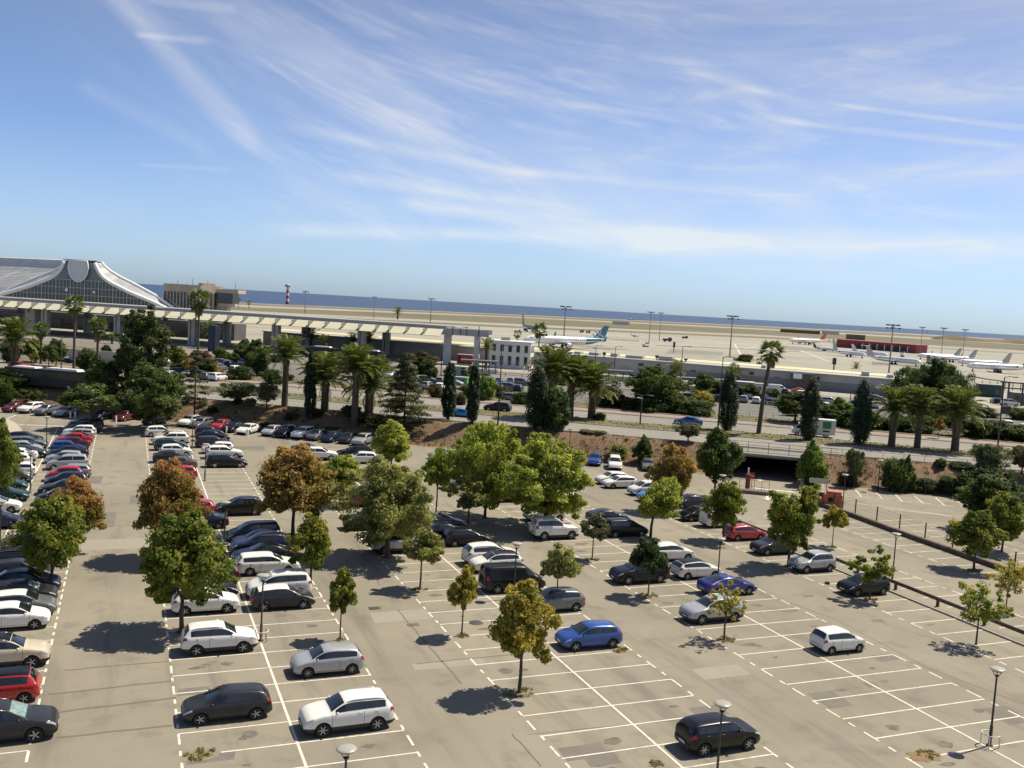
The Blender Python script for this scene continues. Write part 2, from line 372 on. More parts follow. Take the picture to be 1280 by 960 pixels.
def flat(b, a, c, w, z, mi=0):
    a = Vector(a).to_2d(); c = Vector(c).to_2d(); d = (c-a).normalized(); n = Vector((-d.y, d.x))*w/2
    b.add([(a.x-n.x, a.y-n.y, z), (c.x-n.x, c.y-n.y, z), (c.x+n.x, c.y+n.y, z), (a.x+n.x, a.y+n.y, z)], [(0, 1, 2, 3)], mi)
# avenue lane lines
b = MB()
s_ = -300
while s_ < 250:
    flat(b, P(s_, 138.6), P(s_+3, 138.6), .14, UPZ+.03); flat(b, P(s_, 156), P(s_+3, 156), .14, UPZ+.03); s_ += 8
flat(b, P(-400, 134), P(320, 134), .16, UPZ+.03); flat(b, P(-400, 151.2), P(320, 151.2), .16, UPZ+.03)
flat(b, P(-400, 160.8), P(320, 160.8), .16, UPZ+.03)
b.build('lane_markings', M_paint, kind='stuff')
# pale lines on the apron
b = MB()
for q0, q1 in (((998, 437), (1036, 452)), ((918, 430), (928, 447)), ((560, 411), (900, 440)), ((900, 425), (1000, 431)), ((1180, 452), (1280, 470)), ((640, 432), (800, 443)), ((930, 436), (1000, 426)), ((700, 419), (1040, 440))):
    flat(b, at(*q0, UPZ), at(*q1, UPZ), .8, UPZ+.05)
b.build('apron_markings', M_paint, kind='stuff')
# darker worn areas of the apron
M_conc2 = groundmat('apron_concrete_dark', (.22, .21, .175), (.255, .245, .20), (.19, .18, .15), .03, .1, 1.2, bump=0)
for k, q in enumerate((((838, 436), (905, 440), (902, 444.5), (832, 442)), ((700, 419.5), (800, 425), (798, 427), (700, 421.5)), ((965, 431), (1040, 437), (1080, 444), (975, 436)), ((1090, 452), (1150, 455), (1150, 458), (1090, 456)), ((640, 424), (660, 425), (790, 437), (760, 437)), ((1020, 425), (1280, 441), (1280, 443), (1020, 426.5)), ((820, 431), (1000, 439), (1000, 440), (820, 432)))):
    sheet('apron_patch', [at(x, y, UPZ)+Vector((0, 0, .045+.004*k)) for x, y in reversed(q)], M_conc2)

# the bank: dry earth slope between parking lot and avenue, open at the underpass
b = MB(); NT = 12
def bankrow(s0, s1, step):
    n = max(1, int(round((s1-s0)/step))); base = len(b.v)
    for i in range(n+1):
        s = s0+(s1-s0)*i/n
        for j in range(NT+1):
            t = FOOT+(CREST+.5-FOOT)*j/NT; p = P(s, t); z = gz(p.x, p.y)
            if TUN0 < s < TUN1: z = UPZ*(j/NT)
            if 0 < j < NT: z += .10*math.sin(s*1.7+j)+.08*math.sin(s*.61+j*2.1)
            b.v.append((p.x, p.y, z if j else -.02))
    for i in range(n):
        for j in range(NT):
            a = base+i*(NT+1)+j; b.f.append((a, a+NT+1, a+NT+2, a+1)); b.m.append(0); b.sm.append(True)
bankrow(-420, TUN0, 1.0); bankrow(TUN1, 330, 1.0)
b.build('earth_bank', M_bank, kind='structure')

# ------------------------------------------------------------------ lot markings (x across, y along the aisles)
PY0, PDY = 37.43, 2.307
b = MB(); ZL = .008
def dashes(x, y0, y1, long=1.05, gap=.5, short=.5, w=.12):
    y = y0; k = 0
    while y < y1:
        l = long if k % 2 == 0 else short
        flat(b, (x, y), (x, min(y+l, y1)), w, ZL); y += l+gap+.13; k += 1
def solid(x, y0, y1, w=.13):
    flat(b, (x, y0), (x, y1), w, ZL)
def rows(x0, x1, r0, r1, skip=()):
    for r in range(r0, r1+1):
        if r in skip: continue
        flat(b, (x0, PY0+PDY*r), (x1, PY0+PDY*r), .10, ZL+.001)
FAR = lambda x: (FOOT-7-x*NN.x)/NN.y                       # where the aisle along the bank begins
for k, (r0, r1) in {-1: (-6, 47), 0: (-6, 43), 1: (-6, 39), 2: (-6, 33)}.items():
    x0 = 2.6+16.3*k; y0 = PY0+PDY*r0; y1 = PY0+PDY*r1
    dashes(x0, y0, y1); dashes(x0+10.12, y0, y1)
    # the middle line, broken where the trees and the aisle crossings stand
    solid(x0+5.06, y0, y1)
    rows(x0, x0+10.12, r0, r1, skip=(22, 23) if k == 0 else ())
    rows_done = True
dashes(51.4, PY0-12, PY0+PDY*19)
solid(55.9, PY0-14, PY0+PDY*24, .16)
rows(51.4, 55.9, -5, 18)
dashes(61.3, PY0-12, PY0+PDY*17); rows(57.2, 61.3, -5, 17)
for r in range(-5, 17, 2): flat(b, (61.3, PY0+PDY*r-.5), (61.3, PY0+PDY*r+.5), .14, ZL+.002)
dashes(67.4, PY0-12, PY0+PDY*17); rows(67.4, 71.6, -5, 17)
rows(74.6, 79.5, -4, 17); dashes(79.6, PY0-9, PY0+PDY*17)
# slanted bays under the bank, beyond the low wall
for q0, q1 in (((1019, 612), (1031, 606)), ((1046, 612), (1054, 620)), ((1069, 612), (1077, 621)), ((1094, 615), (1103, 623)), ((1118, 617), (1128, 627)), ((1143, 620), (1154, 629)), ((1169, 622), (1181, 632)), ((1195, 625), (1207, 634)), ((1222, 628), (1236, 638)), ((1250, 632), (1266, 643))):
    p0, p1 = at(*q0), at(*q1); flat(b, p0, p1, .14, ZL); flat(b, p1+Vector((-.6, .35, 0)), p1+Vector((.9, -.5, 0)), .13, ZL+.002)
flat(b, at(1062, 628), at(1190, 645), .14, ZL); flat(b, at(1105, 636), at(1190, 645), .14, ZL+.003)
# arrow and give-way blocks at the underpass
def arrow(p, d, l=3.2, w=.5):
    d = Vector(d).normalized(); n = Vector((-d.y, d.x, 0)); p = Vector(p)
    a = p-d*l/2; c = p+d*l*.15
    flat(b, a, c, .3, ZL); b.add([(c+n*w).to_tuple()[:2]+(ZL,), (c-n*w).to_tuple()[:2]+(ZL,), (c+d*l*.38).to_tuple()[:2]+(ZL,)], [(0, 1, 2)])
arrow(at(950, 599), (-NN.x, -NN.y, 0)); arrow(at(959, 622), (-NN.x, -NN.y, 0), 3.0); arrow(at(1022, 606), (NN.x*.4+.6, NN.y, 0), 3)
for x, y in ((948.6, 610.5), (961.8, 612), (975, 613.4), (988, 614.8)): 
    p = at(x, y); flat(b, p-UU*.55, p+UU*.55, .5, ZL)
flat(b, at(944, 617.5), at(990, 621), .16, ZL)
for q0, q1 in (((955, 644), (972, 646.5)), ((1014, 648), (1026, 651)), ((1000, 606), (1030, 610)), ((0, 527), (20, 519)), ((25, 531), (36, 531.5))): flat(b, at(*q0), at(*q1), .2, ZL+.004)
for k in range(9): p0 = at(25+k*8, 530.5+k*.35); flat(b, p0, p0+UU*1.1, .35, ZL+.004)
marks = b.build('bay_markings', M_paint, lot, kind='stuff')
# repairs, drains and cracks in the asphalt: each a slightly proud patch
PZ = [.0020]
def patch_quad(px, py, w, h, m, rz=0.0, nm='asphalt_patch', z=.004):
    PZ[0] += .00012; z = PZ[0]
    p = at(px, py); bb = MB(); c, s = math.cos(rz), math.sin(rz)
    pts = [(p.x+x*c-y*s, p.y+x*s+y*c, z) for x, y in ((-w/2, -h/2), (w/2, -h/2), (w/2+.15, h/2), (-w/2+.1, h/2))]
    bb.add(pts, [(0, 1, 2, 3)]); return bb.build(nm, m, lot)
for px, py, w, h in ((728, 940, 2.2, 1.3), (750, 948, 1.6, 1.3), (885, 889, 1.9, 1.2), (1030, 870, 1.7, 1.0), (1044, 879, 1.6, 1.0), (1106, 822, 1.5, 1.0), (1250, 889, 1.7, 1.0), (1265, 899, 1.6, 1.1), (240, 864, 1.5, .9),
                     (262, 948, 2.0, .7), (1096, 776, 1.0, .5), (117, 650, 3.3, 5.6), (115, 600, 1.8, 4), (170, 625, 1.2, 4), (985, 763, 1.3, .9), (1088, 856, .8, .7), (1105, 852, .5, .4), (468, 760, .9, .6), (1162, 781, .7, .3), (1010, 745, .9, .4), (470, 690, 2.6, 1.6), (300, 560, 6, 3)):
    patch_quad(px, py, w, h, M_patch)
for px, py, w, h in ((150, 680, 5.6, 3.2), (500, 770, 3.8, 2.0), (900, 840, 3.2, 1.6), (560, 830, 4.2, 1.0), (400, 565, 9, 4)): patch_quad(px, py, w, h, M_patch2, z=.003)
bb = MB()
def crack(pts, w=.05):
    for i in range(len(pts)-1):
        a, c = at(*pts[i]), at(*pts[i+1]); n = 7; prev = a
        for k in range(1, n+1):
            q = a.lerp(c, k/n)+Vector((random.uniform(-.05, .05), random.uniform(-.05, .05), 0)); 
            if k == n: q = c
            flat(bb, prev, q, w, .0055); prev = q
crack([(497, 762), (514, 782), (523, 793), (540, 812), (577, 855)], .1); crack([(640, 917), (676, 958)], .09); crack([(970, 748), (1040, 772), (1160, 835), (1280, 880)], .07)
crack([(467, 722), (476, 732)], .08); crack([(60, 868), (215, 851)], .16); crack([(50, 893), (220, 872)], .18); crack([(70, 922), (215, 907)], .16); crack([(80, 838), (215, 826)], .12)
crack([(520, 830), (640, 818)], .14); crack([(660, 918), (900, 895)], .05)
bb.build('crack', mat('crack_tar', (.15, .135, .11), .9), lot, kind='stuff')
bb = MB(); bb.box(at(516.5, 781)+Vector((0, 0, .012)), (.75, .45, .02)); bb.build('drain_cover', mat('rust_iron', (.16, .10, .08), .8, var=.3), lot)
bb = MB(); bb.lathe([(.0, .014), (.45, .014), (.47, .006)], 20, at(595, 778.5)); bb.build('manhole_cover', mat('iron', (.06, .055, .05), .7), lot)
bb = MB(); bb.box(at(468, 760.5)+Vector((0, 0, .012)), (.7, .5, .02)); bb.build('drain_cover', mat('iron', (.06, .055, .05), .7), lot)
bb = MB(); _o = random.Random(8)
for k in range(170):                     # old oil drips and scuffs in the bays, flat and irregular
    bay = _o.choice((-1, 0, 0, 1, 1, 1, 2, 2, 2)); r = _o.randint(-5, 22); x = 2.6+16.3*bay+_o.choice((2.2, 7.6))+_o.uniform(-1.2, 1.2); y = PY0+PDY*(r+.5)+_o.uniform(-.4, .4); n = 12; rx = _o.uniform(.15, .55); ry = rx*_o.uniform(.4, .9)
    pts = [(x+rx*(1+_o.uniform(-.3, .3))*math.cos(6.283*q/n), y+ry*(1+_o.uniform(-.3, .3))*math.sin(6.283*q/n), .0062+k*.00001) for q in range(n)]
    bb.add(pts, [tuple(range(n))])
bb.build('oil_stains', groundmat('oil_stain', (.135, .12, .098), (.185, .168, .135), None, 2, 3, 20), lot, kind='stuff')
# bare earth where a tree is missing
def soil(px, py, rx, ry, m, nm='soil_patch', h=.05):
    p = at(px, py) if isinstance(px, (int, float)) else px; bb = MB(); n = 22; vs = [(p.x, p.y, p.z+h)]
    for k in range(n):
        a = 2*math.pi*k/n; q = 1+random.uniform(-.22, .22); vs.append((p.x+rx*q*math.cos(a), p.y+ry*q*math.sin(a), p.z+.010))
    bb.add(vs, [(0, 1+k, 1+(k+1) % n) for k in range(n)], 0, True); return bb.build(nm, m, lot)
M_soil = groundmat('dry_soil', (.22, .155, .075), (.27, .19, .10), (.15, .10, .05), 1.5, 5, 30, bump=.8)
M_soilp = groundmat('pale_soil', (.27, .235, .175), (.24, .205, .15), None, 1.5, 5, 30, bump=.5)
soil(1155, 945, .80, .62, M_soil, h=.10); soil(775, 813, .5, .42, M_soil)
soil(250, 944, .6, .35, M_grass)

# ================================================================== UNDERPASS
pas = empty('underpass', P((TUN0+TUN1)/2, 127.2, 0), math.atan2(UU.y, UU.x), label='dark road underpass cut through the earth bank below a railed bridge deck', cat='underpass')
wdt = TUN1-TUN0
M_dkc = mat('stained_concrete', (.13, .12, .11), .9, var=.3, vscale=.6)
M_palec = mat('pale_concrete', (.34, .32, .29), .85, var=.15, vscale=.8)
b = MB(); b.box((0, 3, 2.93), (wdt+1.0, 6.9, .12)); b.build('deck', M_road, pas)
b = MB(); b.box((0, -.5, 2.93), (wdt+1.2, .25, .34)); b.build('edge_beam', mat('beam_grey', (.27, .26, .25), .8, var=.15), pas)
b = MB(); b.box((0, -.66, 2.72), (wdt+1.1, .12, .10)); b.build('height_bar', mat('dull_red', (.20, .045, .04), .6), pas)
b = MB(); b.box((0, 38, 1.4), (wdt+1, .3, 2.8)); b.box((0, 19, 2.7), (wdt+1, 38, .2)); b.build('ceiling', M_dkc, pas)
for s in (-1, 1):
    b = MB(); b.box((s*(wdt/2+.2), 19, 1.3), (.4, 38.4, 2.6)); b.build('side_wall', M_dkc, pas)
    b = MB(); L_ = 3.2
    b.add([(s*(wdt/2+.05), -.6, 0), (s*(wdt/2+.35), -.6, 0), (s*(wdt/2+.35), -.6, 2.6), (s*(wdt/2+.05), -.6, 2.6),
           (s*(wdt/2+.6), -3.4, 0), (s*(wdt/2+.95), -3.4, 0), (s*(wdt/2+.95), -3.4, .5), (s*(wdt/2+.6), -3.4, .5)],
          [(0, 1, 2, 3), (4, 7, 6, 5), (0, 3, 7, 4), (1, 5, 6, 2), (3, 2, 6, 7), (0, 4, 5, 1)]); b.build('wing_wall', M_palec, pas)
ral = empty('bridge_railing', P((TUN0+TUN1)/2+.5, 127.3, UPZ), math.atan2(UU.y, UU.x), label='thin grey steel railing along the bridge deck over the underpass', cat='railing')
for k in range(7):
    b = MB(); b.box((-8+k*2.6, 0, .85), (.07, .07, 1.5)); b.build('post', mat('grey_steel', (.16, .16, .16), .5, .6), ral)
for z in (.25, .7, 1.1, 1.55):
    b = MB(); b.box((0, 0, z), (17, .04, .05)); b.build('rail', MATS['grey_steel'], ral)
rl2 = empty('roadside_railing', P(28, 133.1, UPZ), math.atan2(UU.y, UU.x), label='low grey railing along the avenue kerb right of the underpass', cat='railing')
for k in range(12):
    b = MB(); b.box((-15+k*2.6, 0, .45), (.05, .05, .9)); b.build('post', MATS['grey_steel'], rl2)
b = MB(); b.box((-.7, 0, .9), (29, .04, .04)); b.build('rail', MATS['grey_steel'], rl2)

# ================================================================== LOW WALL, GUARD RAILS
M_wallb = mat('brown_timber_wall', (.12, .088, .066), .9, var=.3, vscale=1.5)
lw = empty('low_wall', (72.2, 72, 0), label='long low brown wall with dark posts between the two parking areas', cat='low wall')
yy = [(73.2, 86.0), (72.9, 78.4), (72.2, 72.0), (71.8, 66), (71.4, 60), (71.1, 54), (70.8, 44), (70.5, 30)]
b = MB()
for (xa, ya), (xb, yb) in zip(yy, yy[1:]):
    b.box(((xa+xb)/2-72.2, (ya+yb)/2-72, .22), (.45, math.hypot(xa-xb, ya-yb)+.02, .44), rz=math.atan2(xa-xb, yb-ya) if False else math.atan2(yb-ya, xb-xa)-math.pi/2)
b.build('wall_base', M_wallb, lw)
def xw(y):
    for (xa, ya), (xb, yb) in zip(yy, yy[1:]):
        if yb <= y <= ya: return xa+(xb-xa)*(ya-y)/(ya-yb)
    return 71
fn = empty('wire_fence', (72.2, 72, 0), label='wire fence of tall dark posts standing behind the long low wall', cat='fence')
for k in range(15):
    y = 86-k*3.55; b = MB(); b.box((xw(y)+.42-72.2, y-72, .95), (.09, .09, 1.9)); b.build('post', mat('dark_post', (.035, .03, .028), .7), fn)
b = MB()
for z in (.6, 1.05, 1.5, 1.8):
    for k in range(14):
        ya = 86-k*3.55; yb = ya-3.55; b.tube([(xw(ya)+.42-72.2, ya-72, z), (xw(yb)+.42-72.2, yb-72, z)], .007, 4, cap=False)
b.build('wire', MATS['dark_post'], fn)
gr_ = empty('guard_rail', (56.6, 55, 0), label='long weathered timber guard rail on short posts dividing the parking bays', cat='guard rail')
M_tim = mat('dark_timber', (.085, .066, .055), .85, var=.35, vscale=4)
for k in range(12):
    y = 81-k*4.2; b = MB(); b.box((-.1, y-4.2/2-55, .62), (.12, 4.16, .26)); b.build('beam', M_tim, gr_)
    b = MB(); b.box((.02, y-55, .33), (.16, .18, .66)); b.build('post', M_tim, gr_)
lk = MB(); lk.box((55.75, 56, .06), (.2, 52, .12)); tag(lk.build('divider_kerb', mat('kerb_stone', (.36, .33, .28), .85), None), kind='structure')
# fence at the foot of the bank
ff = empty('bank_fence', P(30, FOOT-.6, 0), math.atan2(UU.y, UU.x), label='wire fence of thin dark posts along the foot of the earth bank', cat='fence')
for k in range(46):
    s = -80+k*3.0
    if TUN0-31 < s-0 < TUN1-28: continue
    b = MB(); b.box((s, 0, .9), (.06, .06, 1.8)); b.build('post', MATS['dark_post'], ff)
b = MB()
for z in (.5, 1.0, 1.5, 1.75):
    b.box((-55.5, 0, z), (49, .012, .012)); b.box((18.2, 0, z), (72.5, .012, .012))
b.build('wire', MATS['dark_post'], ff)
# ================================================================== CARS
def chaikin(p, n=2):
    for _ in range(n):
        q = [p[0]]
        for a, c in zip(p, p[1:]):
            q += [(a[0]*.8+c[0]*.2, a[1]*.8+c[1]*.2), (a[0]*.2+c[0]*.8, a[1]*.2+c[1]*.8)]
        p = q+[p[-1]]
    return p
# profile points run from the tail (-x) to the nose (+x); cw/rf: cowl and roof front, rr/rb: roof rear and foot of the rear window
SPEC = dict(
 hatchback=dict(L=4.0, W=1.72, H=1.47, top=[(-2.0, .52), (-1.98, .70), (-1.93, .95), (-1.64, 1.31), (-1.30, 1.405), (-.2, 1.47), (.30, 1.42), (1.02, 1.0), (1.35, .93), (1.78, .80), (1.94, .66), (2.0, .52)], cw=1.0, rf=.32, rr=-1.60, rb=-1.90, belt=(.98, .92), wh=.31, fx=1.22, rx=-1.25),
 small_hatchback=dict(L=3.5, W=1.64, H=1.47, top=[(-1.75, .50), (-1.73, .72), (-1.68, .96), (-1.48, 1.38), (-1.2, 1.45), (-.1, 1.47), (.38, 1.41), (1.0, 1.0), (1.28, .93), (1.6, .80), (1.71, .66), (1.75, .52)], cw=.98, rf=.40, rr=-1.42, rb=-1.66, belt=(.97, .90), wh=.29, fx=1.10, rx=-1.12),
 rounded_hatchback=dict(L=3.85, W=1.70, H=1.46, top=[(-1.92, .52), (-1.90, .76), (-1.85, 1.0), (-1.66, 1.34), (-1.35, 1.43), (-.2, 1.46), (.42, 1.41), (.88, 1.04), (1.1, .99), (1.66, .90), (1.86, .74), (1.92, .52)], cw=.86, rf=.44, rr=-1.58, rb=-1.83, belt=(1.01, .97), wh=.32, fx=1.20, rx=-1.22),
 bubble_car=dict(L=3.56, W=1.63, H=1.49, top=[(-1.78, .48), (-1.75, .74), (-1.66, .98), (-1.38, 1.38), (-1.0, 1.47), (-.1, 1.49), (.36, 1.42), (.92, 1.02), (1.25, .98), (1.62, .82), (1.74, .62), (1.78, .5)], cw=.90, rf=.38, rr=-1.30, rb=-1.62, belt=(.96, .93), wh=.29, fx=1.12, rx=-1.10),
 sedan=dict(L=4.55, W=1.80, H=1.43, top=[(-2.27, .55), (-2.25, .82), (-2.15, 1.0), (-1.72, 1.05), (-1.10, 1.35), (-.7, 1.415), (-.1, 1.43), (.25, 1.39), (1.05, .98), (1.5, .90), (2.05, .76), (2.22, .62), (2.27, .5)], cw=1.03, rf=.27, rr=-1.02, rb=-1.68, belt=(.98, .90), wh=.32, fx=1.38, rx=-1.38),
 coupe=dict(L=4.3, W=1.80, H=1.36, top=[(-2.15, .55), (-2.13, .82), (-2.03, .98), (-1.78, 1.03), (-.85, 1.32), (-.3, 1.36), (.2, 1.32), (.98, .95), (1.4, .87), (1.95, .72), (2.1, .58), (2.15, .48)], cw=.96, rf=.22, rr=-.78, rb=-1.72, belt=(.96, .87), wh=.33, fx=1.32, rx=-1.30),
 estate=dict(L=4.6, W=1.80, H=1.48, top=[(-2.3, .52), (-2.28, .75), (-2.23, .98), (-1.95, 1.38), (-1.6, 1.45), (-.3, 1.48), (.3, 1.43), (1.08, 1.0), (1.5, .92), (2.05, .78), (2.24, .64), (2.3, .5)], cw=1.06, rf=.32, rr=-1.88, rb=-2.20, belt=(.99, .92), wh=.32, fx=1.40, rx=-1.36),
 suv=dict(L=4.45, W=1.82, H=1.62, top=[(-2.22, .60), (-2.20, .84), (-2.13, 1.10), (-1.86, 1.52), (-1.5, 1.595), (-.3, 1.62), (.25, 1.58), (.98, 1.14), (1.4, 1.07), (1.98, .95), (2.17, .78), (2.22, .58)], cw=.96, rf=.27, rr=-1.80, rb=-2.10, belt=(1.10, 1.04), wh=.35, fx=1.33, rx=-1.33, clad=True),
 compact_suv=dict(L=4.1, W=1.76, H=1.60, top=[(-2.05, .60), (-2.03, .84), (-1.96, 1.08), (-1.70, 1.49), (-1.4, 1.575), (-.3, 1.60), (.22, 1.56), (.92, 1.12), (1.25, 1.06), (1.80, .95), (2.0, .78), (2.05, .58)], cw=.90, rf=.24, rr=-1.64, rb=-1.93, belt=(1.08, 1.02), wh=.34, fx=1.25, rx=-1.25, clad=True),
 off_roader=dict(L=4.4, W=1.84, H=1.85, top=[(-2.2, .62), (-2.19, 1.0), (-2.16, 1.22), (-2.05, 1.76), (-1.9, 1.83), (-.3, 1.85), (.22, 1.80), (.72, 1.24), (.95, 1.18), (1.95, 1.10), (2.16, .92), (2.2, .65)], cw=.70, rf=.24, rr=-2.02, rb=-2.15, belt=(1.20, 1.14), wh=.39, fx=1.36, rx=-1.36, clad=True, spare=True),
 people_carrier=dict(L=4.3, W=1.80, H=1.66, top=[(-2.15, .55), (-2.13, .85), (-2.08, 1.10), (-1.90, 1.55), (-1.6, 1.64), (-.1, 1.66), (.5, 1.58), (1.35, 1.08), (1.6, .98), (1.95, .84), (2.1, .66), (2.15, .52)], cw=1.32, rf=.52, rr=-1.82, rb=-2.05, belt=(1.08, .98), wh=.32, fx=1.35, rx=-1.32),
 van=dict(L=4.9, W=1.92, H=1.94, top=[(-2.45, .60), (-2.44, 1.2), (-2.42, 1.5), (-2.36, 1.86), (-2.2, 1.93), (-.1, 1.94), (.9, 1.86), (1.65, 1.22), (1.85, 1.08), (2.25, .95), (2.41, .72), (2.45, .52)], cw=1.62, rf=.93, rr=-2.33, rb=-2.42, belt=(1.20, 1.12), wh=.34, fx=1.60, rx=-1.50),
)
def carfun(sp):
    top = chaikin(sp['top'], 2); tx = [p[0] for p in top]; tz = [p[1] for p in top]
    hl = sp['L']/2; hw = sp['W']/2; WH = sp['wh']; zb_r, zb_f = sp['belt']
    def arch(x):
        z = 0
        for xc in (sp['fx'], sp['rx']):
            r = WH+.055; d = abs(x-xc)
            if d < r: z = max(z, WH+math.sqrt(r*r-d*d)*1.0)
        return z
    def ring(x):
        zt = float(np.interp(x, tx, tz))
        f = (x+hl)/(2*hl); u_ = abs(x)/hl
        zb = zb_r+(zb_f-zb_r)*f
        zb = min(zb, zt-.045)
        w = hw*(1-.035*u_**2.2-.17*max(0, (u_-.80)/.20)**2.2)
        g = min(1, max(0, (zt-zb-.06)/.30)); g = g*g*(3-2*g)
        yt = w*(.86-.15*g)
        e = max(0, (u_-.90)/.10)
        zu = .19+.12*e; zs = .27+.10*e
        m = .48
        mm = min(m, (zs+zb)/2)
        cr = .035+.03*g
        P_ = [(0, zu), (w*.80, zu), (w*.965, zs), (w*1.0, mm), (w*1.0, mm+.55*(zb-mm)), (w*.988, zb-.055 if zb-.055 > mm else mm+.8*(zb-mm)), (w*.955, zb)]
        ze = max(zt-cr, zb+.01)
        for k in (1/3, 2/3): P_.append((w*.955+(yt-w*.955)*k, zb+(ze-zb)*k))
        P_ += [(yt, ze), (yt*.90, ze+(zt-ze)*.55), (yt*.5, ze+(zt-ze)*.9), (0, zt)]
        a = arch(x)
        if a > 0: P_ = [(y, max(z, a)) if i < 6 else (y, z) for i, (y, z) in enumerate(P_)]
        return P_
    return ring
def car_parts(kind):
    sp = SPEC[kind]; ring = carfun(sp); hl = sp['L']/2; WH = sp['wh']
    xs = set(np.linspace(-hl, hl, 27).round(3))
    for xc in (sp['fx'], sp['rx']):
        for k in np.linspace(-1, 1, 13): xs.add(round(xc+(WH+.057)*math.sin(k*math.pi/2), 3))
    for k in ('cw', 'rf', 'rr', 'rb'): xs.add(sp[k])
    for d in (.02, .05, .1): xs.add(round(hl-d, 3)); xs.add(round(-hl+d, 3))
    xs = sorted(xs); xs = [x for i, x in enumerate(xs) if i == 0 or x-xs[i-1] > .012]
    b = MB(); n = 13; vs = []
    for x in xs:
        r = ring(x)
        vs += [(x, -y, z) for y, z in r]+[(x, y, z) for y, z in reversed(r[1:-1])]
    K = 2*n-2; fs = []; ms = []
    for i in range(len(xs)-1):
        for k in range(K):
            a = i*K+k; c = i*K+(k+1) % K
            fs.append((a, c, c+K, a+K)); kk = k if k < n-1 else K-1-k
            ms.append(1 if kk < 2 or (sp.get('clad') and kk < 3) else 0)
    o = len(b.v); b.v += vs; b.f += fs; b.m += ms; b.sm += [True]*len(fs)
    for i, s in ((0, 1), (len(xs)-1, -1)):        # nose and tail: bridge left and right
        for k in range(n-1):
            a0, a1 = i*K+k, i*K+k+1
            c0, c1 = i*K+(K-k) % K, i*K+(K-k-1) % K
            f = [a0, a1, c1, c0]; f = list(dict.fromkeys(f))
            if len(f) > 2: b.f.append(tuple(f if s > 0 else reversed(f))); b.m.append(1 if k < 3 else 0); b.sm.append(False)
    fn_ = np.array(xs)
    def SP(x, j, side):
        r = ring(x); j0 = int(min(j, 11.999)); t = j-j0
        y = r[j0][0]*(1-t)+r[j0+1][0]*t; z = r[j0][1]*(1-t)+r[j0+1][1]*t
        return Vector((x, y*side, z))
    def pt(x, j, side, off):
        p = SP(x, j, side); e = .02
        dx = SP(min(x+e, hl), j, side)-SP(max(x-e, -hl), j, side)
        dj = SP(x, min(j+.3, 12), side)-SP(x, max(j-.3, 0), side)
        nn = dx.cross(dj)
        if nn.length < 1e-9: return p
        nn.normalize()
        if nn.y*side < 0 or (abs(nn.y) < .02 and nn.z < 0): nn = -nn
        return p+nn*off
    def patch(mb, x0, x1, j0, j1, side, off=.009, mi=0, cut0=None, cut1=None):
        X = sorted(set([x0, x1]+[x for x in xs if x0 < x < x1])); J = sorted(set([j0, j1]+[j for j in range(13) if j0 < j < j1]))
        vs = [pt(x, j, side, off) for x in X for j in J]; m = len(J)
        fs = [(i*m+k, i*m+k+1, (i+1)*m+k+1, (i+1)*m+k) if side > 0 else (i*m+k, (i+1)*m+k, (i+1)*m+k+1, i*m+k+1) for i in range(len(X)-1) for k in range(m-1)]
        mb.add(vs, fs, mi, True)
    def across(mb, x0, x1, jlo, off=.010):           # windscreen, rear window: both halves of the top
        X = sorted(set([x0, x1]+[x for x in xs if x0 < x < x1])); vs = []; row = []
        J = [jlo, 10, 11, 12]
        for x in X:
            pr = [SP(x, j, -1) for j in J]+[SP(x, j, 1) for j in reversed(J[:-1])]
            e = .03; za = ring(min(x+e, hl))[12][1]; zc = ring(max(x-e, -hl))[12][1]; d = Vector((-(za-zc), 0, 2*e)).normalized()
            vs += [p+d*off for p in pr]
        m = 7; fs = [(i*m+k, (i+1)*m+k, (i+1)*m+k+1, i*m+k+1) for i in range(len(X)-1) for k in range(m-1)]
        mb.add(vs, fs, 0, True)
    parts = []
    g = MB(); across(g, sp['rf']+.03, sp['cw']-.03, 9.25); parts.append(('windscreen', g, 'glass'))
    g = MB(); across(g, sp['rb']+.02, sp['rr']-.02, 9.3); parts.append(('rear_window', g, 'glass'))
    bp = (sp['rf']+sp['rr'])/2+.12; lo, hi = sp['rr']-(.10 if kind not in ('van',) else -1.9), sp['cw']-.22
    if kind == 'van': bp = .55
    for sd in (-1, 1):
        g = MB(); patch(g, bp+.035, hi, 6.5, 8.6, sd); parts.append(('front_side_window', g, 'glass'))
        if kind != 'van':
            g = MB(); patch(g, lo+.17, bp-.035, 6.5, 8.55, sd); parts.append(('rear_side_window', g, 'glass'))
            g = MB(); patch(g, bp-.033, bp+.033, 6.5, 8.58, sd, .007); parts.append(('pillar_trim', g, 'gap'))
        g = MB(); patch(g, hl-.42, hl-.06, 4.75, 6.1, sd, .008); parts.append(('headlight', g, 'lamp'))
        g = MB(); patch(g, -hl+.05, -hl+.26, 4.6, 6.6 if kind not in ('suv', 'people_carrier', 'estate') else 6.3, sd, .008); parts.append(('tail_light', g, 'red'))
        g = MB()
        for x in (sp['cw']-.06, bp, max(sp['rx']+.02, sp['rr']+.35)): patch(g, x-.007, x+.007, 2.4, 6, sd, .004)
        patch(g, max(sp['rx']+.1, sp['rr']+.4), sp['fx']-.42, 2.38, 2.46, sd, .004)
        parts.append(('door_gap', g, 'gap'))
        g = MB()
        for x in (bp-.16+.34, bp-.62): 
            p = pt(x, 5.2, sd, .015); g.box(p, (.15, .035, .03))
        parts.append(('door_handle', g, 'paint' if kind != 'van' else 'plastic'))
        g = MB(); p = SP(sp['cw']-.28, 6.3, sd); g.lathe([(0, -.075), (.045, -.06), (.07, 0), (.05, .05), (0, .06)], 8, p+Vector((0, sd*.11, .06)), 'y'); g.box(p+Vector((0, sd*.03, .03)), (.05, .12, .03))
